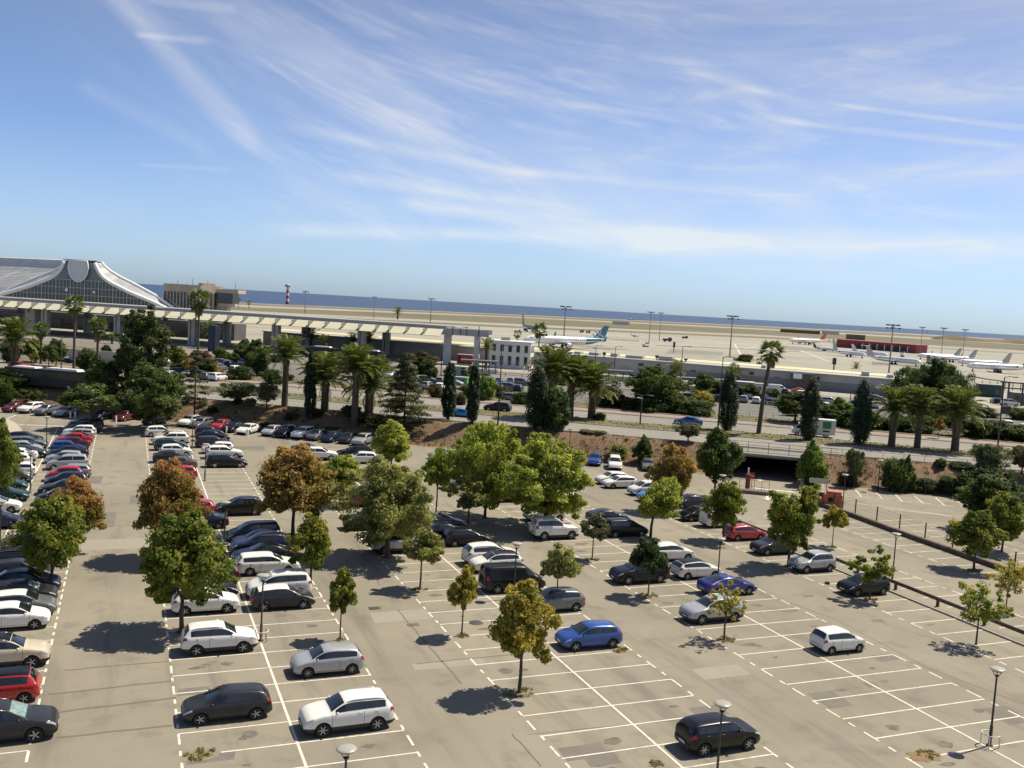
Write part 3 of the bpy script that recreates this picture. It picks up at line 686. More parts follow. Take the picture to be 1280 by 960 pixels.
        parts.append(('wing_mirror', g, 'paint'))
    x1 = hl+.004; w0 = ring(hl)[4][0]
    g = MB(); zc = ring(hl)[12][1]
    g.box((hl-.005, 0, zc-.05 if zc < .6 else zc-.1), (.03, w0*1.15, .10)); g.box((hl+.0, 0, .36), (.03, w0*1.3, .14)); parts.append(('grille', g, 'gap'))
    g = MB(); g.box((hl+.012, 0, .47), (.02, .48, .10)); parts.append(('number_plate', g, 'white'))
    g = MB(); rz_ = .62 if kind not in ('sedan', 'coupe') else .68
    xr = -hl+.0; 
    g.box((xr-.006, 0, .50), (.02, .48, .10)); parts.append(('number_plate', g, 'white'))
    if sp.get('clad'):
        for sd in (-1, 1):
            g = MB(); pts = [SP(x, 9.0, sd)+Vector((0, 0, .035 if k not in (0, 6) else 0)) for k, x in enumerate(np.linspace(sp['rr']+.1, sp['rf']-.12, 7))]
            g.tube(pts, .017, 6); parts.append(('roof_rail', g, 'silver'))
    if sp.get('spare'):
        g = MB(); g.lathe([(0, -.12), (.30, -.12), (.36, -.06), (.36, .06), (.3, .1), (0, .1)], 18, (-hl-.12, .12, 1.0), 'x'); parts.append(('spare_wheel_cover', g, 'paint'))
    return b, parts
M_glass = mat('car_glass', (.012, .016, .018), .04, spec=.9, coat=.3)
M_plast = mat('black_plastic', (.022, .022, .024), .55)
M_tyre = mat('tyre_rubber', (.018, .018, .018), .85)
M_alloy = mat('alloy', (.42, .42, .43), .35, .8)
M_red = mat('tail_lamp_red', (.35, .012, .012), .15, coat=.5)
M_lamp = mat('lamp_glass', (.55, .56, .58), .08, .3, coat=.6)
M_plate = mat('plate_white', (.62, .62, .58), .5)
M_gap = mat('panel_gap', (.012, .012, .012), .8)
M_sil = mat('satin_silver', (.45, .45, .46), .35, .7)
PC = dict(white=(.76, .745, .69), silver=(.40, .41, .42), grey=(.15, .155, .16), dark_grey=(.026, .027, .031), black=(.005, .0055, .007), navy=(.010, .018, .050), blue=(.018, .075, .30), bright_blue=(.03, .25, .68),
          violet_blue=(.020, .028, .24), red=(.42, .018, .018), dark_red=(.14, .012, .018), cream=(.58, .50, .37), dark_green=(.018, .06, .055), brown=(.10, .075, .055), light_grey=(.30, .31, .32), orange=(.65, .12, .02), teal=(.05, .22, .2))
PAINT = {k: mat('paint_'+k, v, .30 if k not in ('silver', 'light_grey', 'grey') else .34, 0.0 if k in ('white', 'cream', 'red', 'black', 'navy', 'dark_grey') else .2, coat=.8 if k not in ('black', 'navy', 'dark_grey', 'dark_green', 'white') else .16, spec=.4 if k in ('black', 'navy', 'dark_grey', 'dark_green') else .5, var=.04, vscale=6) for k, v in PC.items()}
GM = dict(glass=M_glass, lamp=M_lamp, red=M_red, gap=M_gap, plastic=M_plast, white=M_plate, silver=M_sil)
CARMESH = {}
M_shade = mat('sunshade_glass', (.30, .42, .38), .22, .3, var=.35, vscale=5, coat=.6)
def wheel_meshes(r, w=.20, spokes=5):
    k = ('wheel', r, spokes)
    if k in CARMESH: return CARMESH[k]
    t = MB(); t.lathe([(r*.62, -w/2), (r*.90, -w/2), (r*.985, -w/2+.02), (r, -w/2+.05), (r, w/2-.05), (r*.985, w/2-.02), (r*.90, w/2), (r*.62, w/2), (r*.60, w/2-.03)], 22, axis='y')
    d = MB(); d.lathe([(0, w/2-.09), (r*.6, w/2-.08)], 18, axis='y', mi=1)
    d.lathe([(r*.60, w/2-.08), (r*.66, w/2-.005), (r*.69, w/2+.002)], 22, axis='y')
    d.lathe([(0, w/2-.01), (.05, w/2-.012), (.06, w/2-.04)], 10, axis='y')
    for i in range(spokes):
        a = 2*math.pi*i/spokes; M = Matrix.Rotation(-a, 3, 'Y'); d.box(M @ Vector((r*.34, w/2-.035, 0)), (r*.64, .03, r*(.17 if spokes < 7 else .1)), M=M)
    CARMESH[k] = (t.mesh('wheel', M_tyre), d.mesh('rim', [M_alloy, M_gap])); return CARMESH[k]
def lod_wheel(r):
    k = ('lw', r)
    if k not in CARMESH:
        t = MB(); t.lathe([(0, -.09), (r*.9, -.1), (r, -.06), (r, .06), (r*.9, .1), (r*.6, .09)], 14, axis='y'); t.lathe([(r*.6, .095), (0, .06)], 12, axis='y', mi=1); CARMESH[k] = t.mesh('wheel', [M_tyre, M_alloy])
    return CARMESH[k]
def setmat(o, i, m):
    o.material_slots[i].link = 'OBJECT'; o.material_slots[i].material = m
def make_car(kind, colour, loc, rz, label, group, z=0, lod=0, roof=None, spokes=5, clad=None, shade=False):
    sp = SPEC[kind]
    if kind not in CARMESH:
        b, parts = car_parts(kind)
        CARMESH[kind] = (b.mesh('body', [PAINT['white'], M_plast]), [(n, g.mesh(n, GM.get(m, PAINT['white'])), m) for n, g, m in parts])
    bm_, parts = CARMESH[kind]
    cat = {'van': 'van', 'pickup': 'pickup truck'}.get(kind, 'car')
    rv = random.Random(label)
    root = empty(kind if 'car' in kind or kind in ('van', 'suv', 'compact_suv') else kind+'_car', loc, rz, label=label, cat=cat, group=group)
    root.scale = (1+rv.uniform(-.035, .04), 1+rv.uniform(-.02, .02), 1+rv.uniform(-.03, .035))
    body = link('body', bm_, root); setmat(body, 0, PAINT[colour])
    if clad is False or (sp.get('clad') and colour in ('black',)): pass
    for n, me, m in parts:
        if lod >= 1 and n in ('pillar_trim', 'door_gap', 'door_handle', 'number_plate', 'grille', 'roof_rail'): continue
        if lod >= 2 and n in ('wing_mirror', 'headlight', 'tail_light'): continue
        o = link(n, me, root)
        if m == 'paint': setmat(o, 0, PAINT[colour])
        if shade and n == 'windscreen': setmat(o, 0, M_shade); o['label'] = 'windscreen with a silvery sunshade behind it'
    hw = sp['W']/2
    for x in (sp['fx'], sp['rx']):
        for sd in (-1, 1):
            if lod < 1:
                t, d = wheel_meshes(sp['wh'], .2, spokes); w = link('wheel', t, root, (x, sd*(hw-.115), sp['wh']), (0, 0, 0 if sd > 0 else math.pi)); link('rim', d, w)
            else: link('wheel', lod_wheel(sp['wh']), root, (x, sd*(hw-.115), sp['wh']), (0, 0, 0 if sd > 0 else math.pi))
    if roof:
        key = ('roof', kind)
        if key not in CARMESH:
            ring = carfun(sp); g = MB(); X = np.linspace(sp['rr']+.02, sp['rf']-.0, 12); vs = []
            for x in X:
                r = ring(x); pr = [(-r[j][0], r[j][1]) for j in (9, 10, 11)]+[(0, r[12][1])]+[(r[j][0], r[j][1]) for j in (11, 10, 9)]
                vs += [(x, y*1.0, zz+.007) for y, zz in pr]
            g.add(vs, [(i*7+k, (i+1)*7+k, (i+1)*7+k+1, i*7+k+1) for i in range(11) for k in range(6)], 0, True); CARMESH[key] = g.mesh('roof_panel', PAINT['black'])
        o = link('roof_panel', CARMESH[key], root); setmat(o, 0, PAINT[roof]); o['label'] = roof+' roof'
    return root
# ---- the lot: (px of the car's middle, py of the near wheels, kind, colour, nose +1 right / -1 left, options)
CARS = dict(
 left_edge=('left edge row', [
  (1, 932, 'suv', 'dark_grey', 1, dict(shade=True)), (-1, 882, 'bubble_car', 'red', -1, dict(roof='black')), (5, 838, 'compact_suv', 'cream', 1, dict(roof='black')), (14, 789, 'hatchback', 'white', 1, {}),
  (24, 773, 'hatchback', 'grey', 1, dict(roof='white')), (26, 757, 'hatchback', 'dark_grey', 1, dict(shade=True)), (28, 743, 'sedan', 'navy', 1, {}), (22, 729, 'hatchback', 'dark_grey', 1, {}), (30, 716, 'compact_suv', 'black', 1, {}),
  (36, 690, 'hatchback', 'brown', -1, {}), (72, 632, 'hatchback', 'black', -1, {}), (80, 619, 'sedan', 'dark_grey', -1, {}), (82, 609, 'hatchback', 'navy', -1, {}),
  (80, 602, 'bubble_car', 'red', -1, {}), (88, 598, 'hatchback', 'light_grey', -1, {}), (84, 588, 'people_carrier', 'silver', -1, {}), (80, 580, 'hatchback', 'silver', -1, {}),
  (84, 573, 'sedan', 'navy', -1, {}), (85, 567, 'hatchback', 'blue', 1, {}), (88, 561, 'sedan', 'dark_red', -1, {}), (92, 556, 'sedan', 'red', -1, {}), (97, 550, 'hatchback', 'silver', -1, {}), (99, 545.5, 'hatchback', 'white', -1, {}), (103, 541, 'estate', 'dark_grey', -1, {}), (107, 536.5, 'suv', 'navy', -1, {})]),
 far_left=('far left row', [
  (-4, 662, 'hatchback', 'navy', 1, {}), (-6, 642, 'hatchback', 'white', 1, {}), (0, 628, 'sedan', 'dark_green', 1, {}), (4, 615, 'hatchback', 'dark_green', 1, {}), (10, 604, 'people_carrier', 'grey', 1, {}),
  (14, 598, 'suv', 'white', -1, {}), (14, 584, 'hatchback', 'white', -1, {}), (18, 577, 'sedan', 'white', -1, {}), (32, 573, 'sedan', 'dark_grey', 1, {}), (30, 567, 'hatchback', 'silver', 1, {}), (34, 561, 'estate', 'grey', 1, {}), (30, 555, 'hatchback', 'black', 1, {})]),
 left_aisle=('row right of the left aisle', [
  (275, 818, 'compact_suv', 'white', 1, {}), (258, 768, 'hatchback', 'white', 1, {}), (285, 903, 'hatchback', 'dark_grey', -1, {}), (252, 751, 'sedan', 'black', 1, {}), (262, 732, 'hatchback', 'dark_grey', -1, {}),
  (252, 662, 'sedan', 'navy', -1, {}), (240, 646, 'hatchback', 'red', -1, {}), (228, 632, 'hatchback', 'dark_red', -1, {}), (222, 600, 'hatchback', 'red', -1, {}),
  (220, 588, 'sedan', 'brown', -1, {}), (216, 579, 'sedan', 'dark_grey', 1, {}), (220, 571, 'hatchback', 'white', 1, {}), (214, 563.5, 'hatchback', 'dark_green', 1, {}), (214, 556.5, 'suv', 'white', -1, {}), (213, 551, 'hatchback', 'cream', -1, {}), (201, 546.5, 'hatchback', 'white', 1, {})]),
 second=('row two from left aisle', [
  (412, 845, 'hatchback', 'silver', -1, dict(spokes=7)), (437, 917, 'suv', 'white', -1, dict(spokes=6)), (355, 763, 'hatchback', 'dark_grey', 1, dict(roof='white')), (350, 748, 'people_carrier', 'white', -1, dict(shade=True)),
  (336, 719, 'estate', 'white', 1, {}), (330, 705, 'sedan', 'black', -1, {}), (326, 695, 'suv', 'navy', -1, {}), (324, 687, 'hatchback', 'dark_grey', -1, {}), (318, 680, 'people_carrier', 'dark_grey', -1, {}), (300, 645, 'compact_suv', 'black', -1, {}),
  (284, 585, 'estate', 'black', 1, {}), (281, 574, 'suv', 'white', 1, {}), (273, 567.5, 'hatchback', 'white', -1, {}), (268, 560, 'estate', 'dark_grey', 1, {}), (266, 552, 'sedan', 'black', 1, {}), (262, 546.5, 'hatchback', 'navy', 1, {})]),
 middle=('middle row of the car park', [
  (742, 812, 'hatchback', 'blue', -1, {}), (698, 766, 'hatchback', 'grey', -1, {}), (645, 741, 'van', 'black', 1, {}), (624, 716, 'hatchback', 'white', -1, dict(roof='dark_grey')), (618, 707, 'suv', 'white', 1, {}),
  (585, 683, 'hatchback', 'black', 1, {}), (560, 676, 'sedan', 'black', 1, {}), (555, 665, 'estate', 'navy', 1, {}), (500, 692, 'suv', 'silver', 1, {}), (502, 677, 'people_carrier', 'white', 1, {}), (462, 663, 'off_roader', 'dark_grey', -1, {}),
  (452, 634, 'hatchback', 'dark_red', 1, {}), (578, 612, 'sedan', 'grey', -1, {}), (582, 601, 'suv', 'black', -1, {}), (560, 575, 'sedan', 'silver', -1, {})]),
 right_mid=('row beyond the middle aisle', [
  (805, 730, 'suv', 'black', -1, {}), (876, 724, 'hatchback', 'white', 1, dict(roof='black')), (843, 702, 'hatchback', 'white', 1, {}), (697, 675, 'off_roader', 'white', 1, {}), (785, 672, 'people_carrier', 'black', 1, {}), (764, 655, 'coupe', 'dark_grey', 1, {}), (684, 652, 'hatchback', 'white', -1, {}),
  (897, 779, 'suv', 'silver', -1, {}), (916, 745, 'coupe', 'violet_blue', 1, {}), (778, 611, 'hatchback', 'white', -1, {}), (768, 606, 'hatchback', 'white', -1, {}), (704, 628, 'hatchback', 'white', 1, {}),
  (640, 628, 'compact_suv', 'red', 1, {}), (812, 620, 'people_carrier', 'white', -1, {}), (822, 628, 'hatchback', 'bright_blue', -1, {}), (907, 941, 'rounded_hatchback', 'black', 1, dict(spokes=6)), (1056, 817, 'small_hatchback', 'white', 1, {})]),
 rail=('guard rail row', [
  (1022, 716, 'compact_suv', 'silver', -1, {}), (1087, 745, 'hatchback', 'black', -1, {}), (973, 694, 'compact_suv', 'dark_grey', -1, {}), (936, 676, 'hatchback', 'red', 1, {}), (906, 660, 'van', 'white', 1, dict(small=1)), (876, 652, 'hatchback', 'black', -1, {}), (866, 636, 'sedan', 'dark_grey', -1, {})]),
)
def colname(c): return c.replace('_', ' ')
KN = dict(rounded_hatchback='rounded hatchback', suv='SUV', compact_suv='compact SUV', off_roader='boxy off-roader', people_carrier='people carrier', bubble_car='small rounded city car', small_hatchback='small five-door hatchback')
KN2 = lambda k: KN.get(k, k.replace('_', ' '))
EXTRA = {(437, 917): 'white SUV with dark spoked wheels nearest the camera beside the second row line', (285, 903): 'dark grey rounded hatchback parked alone left of the large white SUV', (412, 845): 'silver hatchback with red tail lights parked behind the white SUV',
         (275, 818): 'white compact SUV under the green tree, nose towards the lamp post', (742, 812): 'royal blue hatchback beside the round green tree in the middle row', (907, 941): 'black rounded hatchback with red lamps nearest the camera beside a saucer lamp',
         (1056, 817): 'small white five-door hatchback standing alone in empty bays, rear window towards camera', (1087, 745): 'black hatchback behind the half-bare tree beside the timber guard rail', (1022, 716): 'silver compact SUV standing alone beside the guard rail',
         (936, 676): 'bright red hatchback beside the timber guard rail', (-1, 882): 'small red city car with black roof at the left edge', (5, 838): 'cream compact SUV with black roof at the left edge', (697, 675): 'white boxy off-roader with spare wheel on its tail',
         (645, 741): 'black passenger van behind the flat-topped little tree', (897, 779): 'silver SUV behind the nearly leafless sapling', (916, 745): 'violet blue coupe next to the silver SUV by the lamp post'}
for key, (row, lst) in CARS.items():
    order = sorted(range(len(lst)), key=lambda i: -lst[i][1])
    for rank, i in enumerate(order):
        px, py, kind, colr, dr, opt = lst[i]
        p = at(px, py); p.y += SPEC[kind]['W']/2-.12
        lab = EXTRA.get((px, py)) or f"{colname(colr)} {KN2(kind)}, {ORD[rank]} from near end of {row}"
        small = opt.pop('small', 0) if opt else 0
        c = make_car(kind, colr, p, (0 if dr > 0 else math.pi)+random.uniform(-.02, .02), lab, 'cars parked in the bays', lod=0 if py > 600 else 1, **opt)
        if small: c.scale = (.84, .93, .94)
# cars along the foot of the bank, noses square to it
BK = [(228, 534, 'suv', 'white', 0), (243, 536, 'estate', 'grey', 0), (268, 538.5, 'hatchback', 'red', 0), (284, 541, 'sedan', 'black', 0), (302, 543.5, 'sedan', 'white', 0), (332, 546, 'hatchback', 'silver', 0), (349, 548, 'people_carrier', 'black', 0), (371, 549.5, 'suv', 'white', 0), (389, 551.5, 'hatchback', 'grey', 0),
      (408, 553.5, 'sedan', 'navy', 0), (428, 555.5, 'hatchback', 'dark_grey', 0), (447, 558, 'suv', 'silver', 0), (469, 561, 'hatchback', 'white', 0), (741, 583, 'hatchback', 'blue', 1), (766, 588, 'people_carrier', 'white', 1), (808, 590, 'hatchback', 'grey', 1),
      (28, 517, 'suv', 'white', 2), (47, 520, 'compact_suv', 'grey', 2), (72, 521.5, 'estate', 'light_grey', 2), (6, 516, 'hatchback', 'dark_red', 2), (147, 527, 'hatchback', 'dark_red', 0), (184, 532, 'sedan', 'dark_grey', 0), (842, 592, 'hatchback', 'white', 1), (118, 526, 'hatchback', 'black', 0)]
for rank, i in enumerate(sorted(range(len(BK)), key=lambda i: BK[i][0])):
    px, py, kind, colr, f = BK[i]; p = at(px, py)
    away = Vector((NN.x, NN.y, 0)); ang = math.atan2(NN.y, NN.x) + (math.pi if f in (0, 1) else math.pi)
    if f == 1: ang += .12
    p += away*1.9
    make_car(kind, colr, p, ang+random.uniform(-.05, .05), f"{colname(colr)} {KN2(kind)}, {ORD[rank]} from the left along the foot of the bank", 'cars parked along the foot of the bank', lod=1)
# loose ones in the turning area
for px, py, kind, colr, rz, lab in ((401, 576, 'suv', 'white', 0, 'white SUV driving across the turning area behind the orange tree'), (386, 569, 'sedan', 'black', 0, 'black sedan beside the white SUV in the turning area'),
                                    (445, 573, 'estate', 'black', math.pi, 'black estate car just right of the white SUV in the turning area'), (453, 580, 'hatchback', 'white', math.pi, 'white hatchback half hidden behind bright green leaves in the turning area')):
    p = at(px, py); p.y += .8; make_car(kind, colr, p, rz-.12, lab, 'cars in the turning area', lod=1)
# ---- avenue traffic
ang = math.atan2(UU.y, UU.x)
make_car('coupe', 'bright_blue', on(579, 521), ang, 'bright blue car on the near carriageway between two cypresses', 'avenue traffic', lod=1)
make_car('suv', 'dark_grey', on(622, 514), ang+math.pi, 'dark SUV on the far carriageway right of the cypresses', 'avenue traffic', lod=1)
make_car('sedan', 'blue', on(860, 531), ang+math.pi, 'dark blue convertible car on the far carriageway above the olive tree', 'avenue traffic', lod=1)
make_car('hatchback', 'grey', on(640, 501), ang, 'grey car on the bus lane behind the tall street lamp', 'avenue traffic', lod=1)
# ---- car parks beyond the avenue
rr_ = random.Random(5)
FC = []
def frow(x0, y0, x1, y1, n, z=UPZ, skip=.12):
    for k in range(n):
        if rr_.random() < skip: continue
        f = k/(n-1) if n > 1 else 0; FC.append((x0+(x1-x0)*f+rr_.uniform(-1, 1), y0+(y1-y0)*f))
frow(184, 452, 240, 458, 5); frow(256, 454, 300, 460, 5); frow(500, 484, 550, 488, 4); frow(700, 478, 770, 484, 5); frow(930, 503, 990, 508, 5); frow(1020, 504, 1090, 510, 5); frow(1080, 500, 1110, 503, 3); frow(262, 462, 318, 468, 6); frow(226, 470, 272, 476, 5); frow(286, 456, 318, 458, 3); frow(536, 478, 566, 481, 3); frow(604, 484, 660, 490, 6); frow(612, 478, 666, 483, 5)
frow(866, 500, 900, 503, 4); frow(920, 493, 960, 497, 4); frow(934, 498, 952, 499, 2); frow(962, 492, 1000, 496, 3, skip=0); frow(966, 506, 1000, 510, 3, skip=0); frow(968, 501, 984, 503, 2); frow(1030, 512, 1046, 514, 2)
frow(78, 452, 110, 455, 3); frow(182, 468, 214, 472, 3); frow(1215, 509, 1222, 510, 1, skip=0); frow(1244, 504, 1262, 507, 2, skip=0); frow(1176, 527, 1196, 531, 2, skip=0); frow(1258, 534, 1278, 539, 2, skip=0); frow(478, 470, 500, 474, 3); frow(1040, 520, 1050, 521, 1, skip=0)
FC.sort()
cols = ['white', 'dark_grey', 'silver', 'black', 'grey', 'white', 'navy', 'light_grey', 'white']; knd = ['hatchback', 'sedan', 'suv', 'estate', 'people_carrier', 'van']
for k, (px, py) in enumerate(FC):
    c = rr_.choice(cols); kd = rr_.choice(knd[:5]); p = on(px, py)
    make_car(kd, c, p, ang+(math.pi/2 if k % 3 else 0)+rr_.uniform(-.1, .1), f"distant {colname(c)} {KN2(kd)}, {ORD[k] if k < len(ORD) else 'near the right end, '+ORD[k-len(ORD)]} from left beyond the avenue", 'cars beyond the avenue', lod=2)
make_car('sedan', 'orange', on(1000, 492), ang, 'orange-red car parked against the long low service building', 'cars beyond the avenue', lod=2)
make_car('van', 'white', on(972, 490), ang, 'white minibus parked against the long low service building', 'cars beyond the avenue', lod=2)
make_car('hatchback', 'red', on(24, 461), ang, 'red car passing behind the bus on the far left', 'cars beyond the avenue', lod=1)

# ---- white box van with a green square on the avenue
def box_van():
    p = on(1012, 545); r = empty('box_van', p, ang+math.pi, label='white box van with a green square on its side, driving along the avenue', cat='van')
    W_ = PAINT['white']; b = MB()
    pr = [(1.0, .35), (2.75, .35), (2.8, .9), (2.55, 1.15), (1.75, 1.95), (1.0, 2.0)]
    vs = [(x, -.95, z) for x, z in pr]+[(x, .95, z) for x, z in pr]; n = len(pr)
    b.add(vs, [tuple(range(n)), tuple(reversed(range(n, 2*n)))]+[(k, (k+1) % n, n+(k+1) % n, n+k) for k in range(n)][::1]); b.build('cab', W_, r)
    b = MB(); b.box((-1.35, 0, 1.65), (4.6, 2.1, 2.3)); b.build('cargo_box', W_, r)
    b = MB(); b.box((-1.0, 0, .45), (3.8, 1.7, .16)); b.build('chassis', M_plast, r)
    b = MB(); b.box((-2.35, 1.056, 2.0), (1.25, .01, 1.1)); b.build('green_panel', mat('green_print', (.03, .28, .09), .6), r)
    b = MB(); b.box((-2.3, 1.056, 1.05), (1.0, .01, .3)); b.build('dark_print', mat('dark_print', (.05, .06, .06), .6), r)
    b = MB(); b.add([(2.53, -.85, 1.2), (2.53, .85, 1.2), (1.82, .8, 1.92), (1.82, -.8, 1.92)], [(0, 1, 2, 3)]); b.build('windscreen', M_glass, r)
    for s in (-1, 1):
        b = MB(); b.add([(2.35, s*.96, 1.2), (1.25, s*.96, 1.2), (1.25, s*.96, 1.8), (1.8, s*.96, 1.8)], [(0, 1, 2, 3)]); b.build('side_window', M_glass, r)
        for x in (2.0, -2.3): link('wheel', lod_wheel(.34), r, (x, s*.88, .34), (0, 0, 0 if s > 0 else math.pi))
box_van()
def bus(p, a, label, c1, c2, L_=12, art=False):
    r = empty('city_bus', p, a, label=label, cat='bus', group='city buses')
    b = MB(); b.box((0, 0, 1.0), (L_, 2.5, 1.3)); b.build('lower_body', c1, r)
    b = MB(); b.box((0, 0, 2.15), (L_-.05, 2.46, 1.1)); b.build('window_band', mat('bus_window', (.012, .014, .016), .25), r)
    b = MB(); b.box((0, 0, 2.85), (L_, 2.5, .34)); b.build('roof', c1, r)
    b = MB(); b.box((L_*.18, 0, 3.15), (L_*.42, 1.9, .35), taper=.86); b.build('roof_unit', c2, r)
    if art: b = MB(); b.box((-L_*.28, 0, 3.1), (L_*.3, 1.9, .24), taper=.86); b.build('roof_unit', c2, r)
    for x in np.linspace(-L_/2+.8, L_/2-.8, 7):
        b = MB(); b.box((x, 0, 2.15), (.09, 2.49, 1.1)); b.build('window_pillar', c1, r)
    for x in (-L_*.28, L_*.3):
        for s in (-1, 1): link('wheel', lod_wheel(.48), r, (x, s*1.17, .48), (0, 0, 0 if s > 0 else math.pi))
    for s in (-.7, .7): b = MB(); b.box((L_/2+.01, s, .8), (.03, .3, .18)); b.build('headlight', M_lamp, r)
M_busb = mat('bus_black', (.022, .018, .020), .65); M_busr = mat('bus_red', (.36, .03, .03), .4, coat=.4); M_busw = mat('bus_white', (.66, .64, .58), .5)
bus(on(62, 484.5)+Vector((0, 0, 0)), ang+math.pi*0+.02, 'black city bus with white roof units behind the round hedge', M_busb, M_busw, 15, True)
bus(on(868, 474), ang, 'red and black city bus behind the shelter with thin posts', M_busr, M_busb, 12)
bus(on(394, 447), ang, 'dark coach standing under the elevated walkway behind the palms', M_busb, M_busw, 12)
bus(on(455, 452), ang, 'second dark coach under the elevated walkway, further right', M_busb, M_busw, 11)
# ================================================================== VEGETATION
def quads_mesh(name, C_, A_, B_, tint, mats, extra=None):
    "leaf quads: centres C, half-axes A and B (n x 3), per-face tint"
    n = len(C_); V = np.empty((n, 4, 3), np.float32)
    V[:, 0] = C_-A_; V[:, 1] = C_-B_*.8; V[:, 2] = C_+A_; V[:, 3] = C_+B_*.8
    me = bpy.data.meshes.new(name); me.vertices.add(n*4); me.vertices.foreach_set('co', V.ravel())
    me.loops.add(n*4); me.loops.foreach_set('vertex_index', np.arange(n*4, dtype=np.int32))
    me.polygons.add(n); me.polygons.foreach_set('loop_start', np.arange(0, n*4, 4, dtype=np.int32)); me.polygons.foreach_set('loop_total', np.full(n, 4, np.int32))
    for m in (mats if isinstance(mats, list) else [mats]): me.materials.append(m)
    at_ = me.attributes.new('tint', 'FLOAT', 'FACE'); at_.data.foreach_set('value', np.clip(tint, 0, 1).astype(np.float32))
    me.update(calc_edges=True); return me
def unit(v): return v/np.maximum(np.linalg.norm(v, axis=1, keepdims=True), 1e-9)
def leaves(centres, rad, per, size, rng, up=.5, flat_=1.0, tintc=None, tvar=.16, shell=.35):
    "clumps of leaves around centres (n x 3) with radii rad"
    nc = len(centres); tot = nc*per
    d = unit(rng.randn(tot, 3)); r = rng.rand(tot)**shell
    cc = np.repeat(centres, per, 0); rr = np.repeat(rad, per)
    off = d*(r*rr)[:, None]; off[:, 2] *= flat_
    C_ = cc+off
    nrm_ = unit(d*.8+rng.randn(tot, 3)*.55+np.array([0, 0, up]))
    a = unit(np.cross(nrm_, rng.randn(tot, 3))); b = np.cross(nrm_, a)
    s = size*(.6+.8*rng.rand(tot))[:, None]
    tc_ = np.repeat(tintc if tintc is not None else rng.rand(nc)*.5+.25, per)
    return C_, a*s, b*s*.72, tc_+rng.randn(tot)*tvar
LM = dict(
 maple=leafmat('maple_leaves', (0.109, 0.145, 0.023), (0.198, 0.228, 0.039), (0.369, 0.311, 0.058)),
 autumn=leafmat('autumn_maple_leaves', (.130, .140, .030), (.290, .175, .055), (.440, .230, .090)),
 rust=leafmat('rust_leaves', (.150, .145, .040), (.330, .215, .070), (.460, .280, .110)),
 yellow=leafmat('yellowing_leaves', (0.200, 0.194, 0.037), (0.338, 0.281, 0.056), (0.500, 0.375, 0.088)),
 lime=leafmat('plane_tree_leaves', (.175, .222, .036), (.315, .350, .066), (.500, .490, .115)),
 fresh=leafmat('fresh_green_leaves', (0.090, 0.156, 0.030), (0.168, 0.240, 0.048), (0.288, 0.336, 0.084)),
 greyolive=leafmat('dusty_green_leaves', (0.159, 0.172, 0.060), (0.288, 0.291, 0.103), (0.445, 0.411, 0.169)),
 dark=leafmat('dark_broad_leaves', (0.026, 0.049, 0.015), (0.050, 0.084, 0.024), (0.109, 0.140, 0.046)),
 mid=leafmat('mid_green_leaves', (0.052, 0.083, 0.023), (0.098, 0.132, 0.037), (0.184, 0.201, 0.069)),
 olive=leafmat('olive_leaves', (0.081, 0.094, 0.041), (0.152, 0.162, 0.073), (0.269, 0.265, 0.126), .2),
 pine=leafmat('pine_needles', (0.026, 0.044, 0.013), (0.061, 0.089, 0.018), (0.152, 0.157, 0.028), .2),
 cypress=leafmat('cypress_scales', (0.018, 0.036, 0.015), (0.030, 0.056, 0.022), (0.056, 0.087, 0.031), .12),
 cedar=leafmat('cedar_needles', (0.040, 0.051, 0.023), (0.076, 0.085, 0.035), (0.152, 0.145, 0.057), .2),
 palm=leafmat('palm_leaflets', (0.050, 0.077, 0.018), (0.099, 0.133, 0.028), (0.206, 0.213, 0.057), .25),
 drypalm=leafmat('dry_palm_leaves', (0.179, 0.128, 0.050), (0.287, 0.205, 0.082), (0.394, 0.290, 0.126), .2),
 hedge=leafmat('hedge_leaves', (0.032, 0.059, 0.013), (0.061, 0.099, 0.020), (0.116, 0.145, 0.031)),
 brownhedge=leafmat('brown_hedge_leaves', (0.063, 0.051, 0.023), (0.108, 0.085, 0.038), (0.179, 0.137, 0.057)),
 drygrass=leafmat('dry_grass_blades', (0.182, 0.119, 0.063), (0.280, 0.189, 0.098), (0.392, 0.280, 0.154), .2),
 weeds=leafmat('weeds', (0.108, 0.128, 0.025), (0.179, 0.179, 0.044), (0.305, 0.239, 0.076), .2))
M_bark = mat('bark_grey', (.085, .065, .048), .9, var=.3, vscale=6, bump=.6, bscale=25)
M_barkd = mat('bark_dark', (.035, .027, .022), .9, var=.3, vscale=5, bump=.6, bscale=20)
M_palmt = mat('palm_trunk', (.095, .07, .05), .95, var=.4, vscale=5, bump=1.0, bscale=14)
TREE = {}
def limb(b, p0, p1, r0, r1, rng, n=4, sag=.12):
    pts = []; d = p1-p0; ln = np.linalg.norm(d)
    for k in range(n+1):
        f = k/n; q = p0+d*f+rng.randn(3)*ln*.03*(0 < k < n); q[2] += math.sin(f*math.pi)*ln*sag; pts.append(tuple(q))
    b.tube(pts, [r0+(r1-r0)*k/n for k in range(n+1)], 7, cap=False)
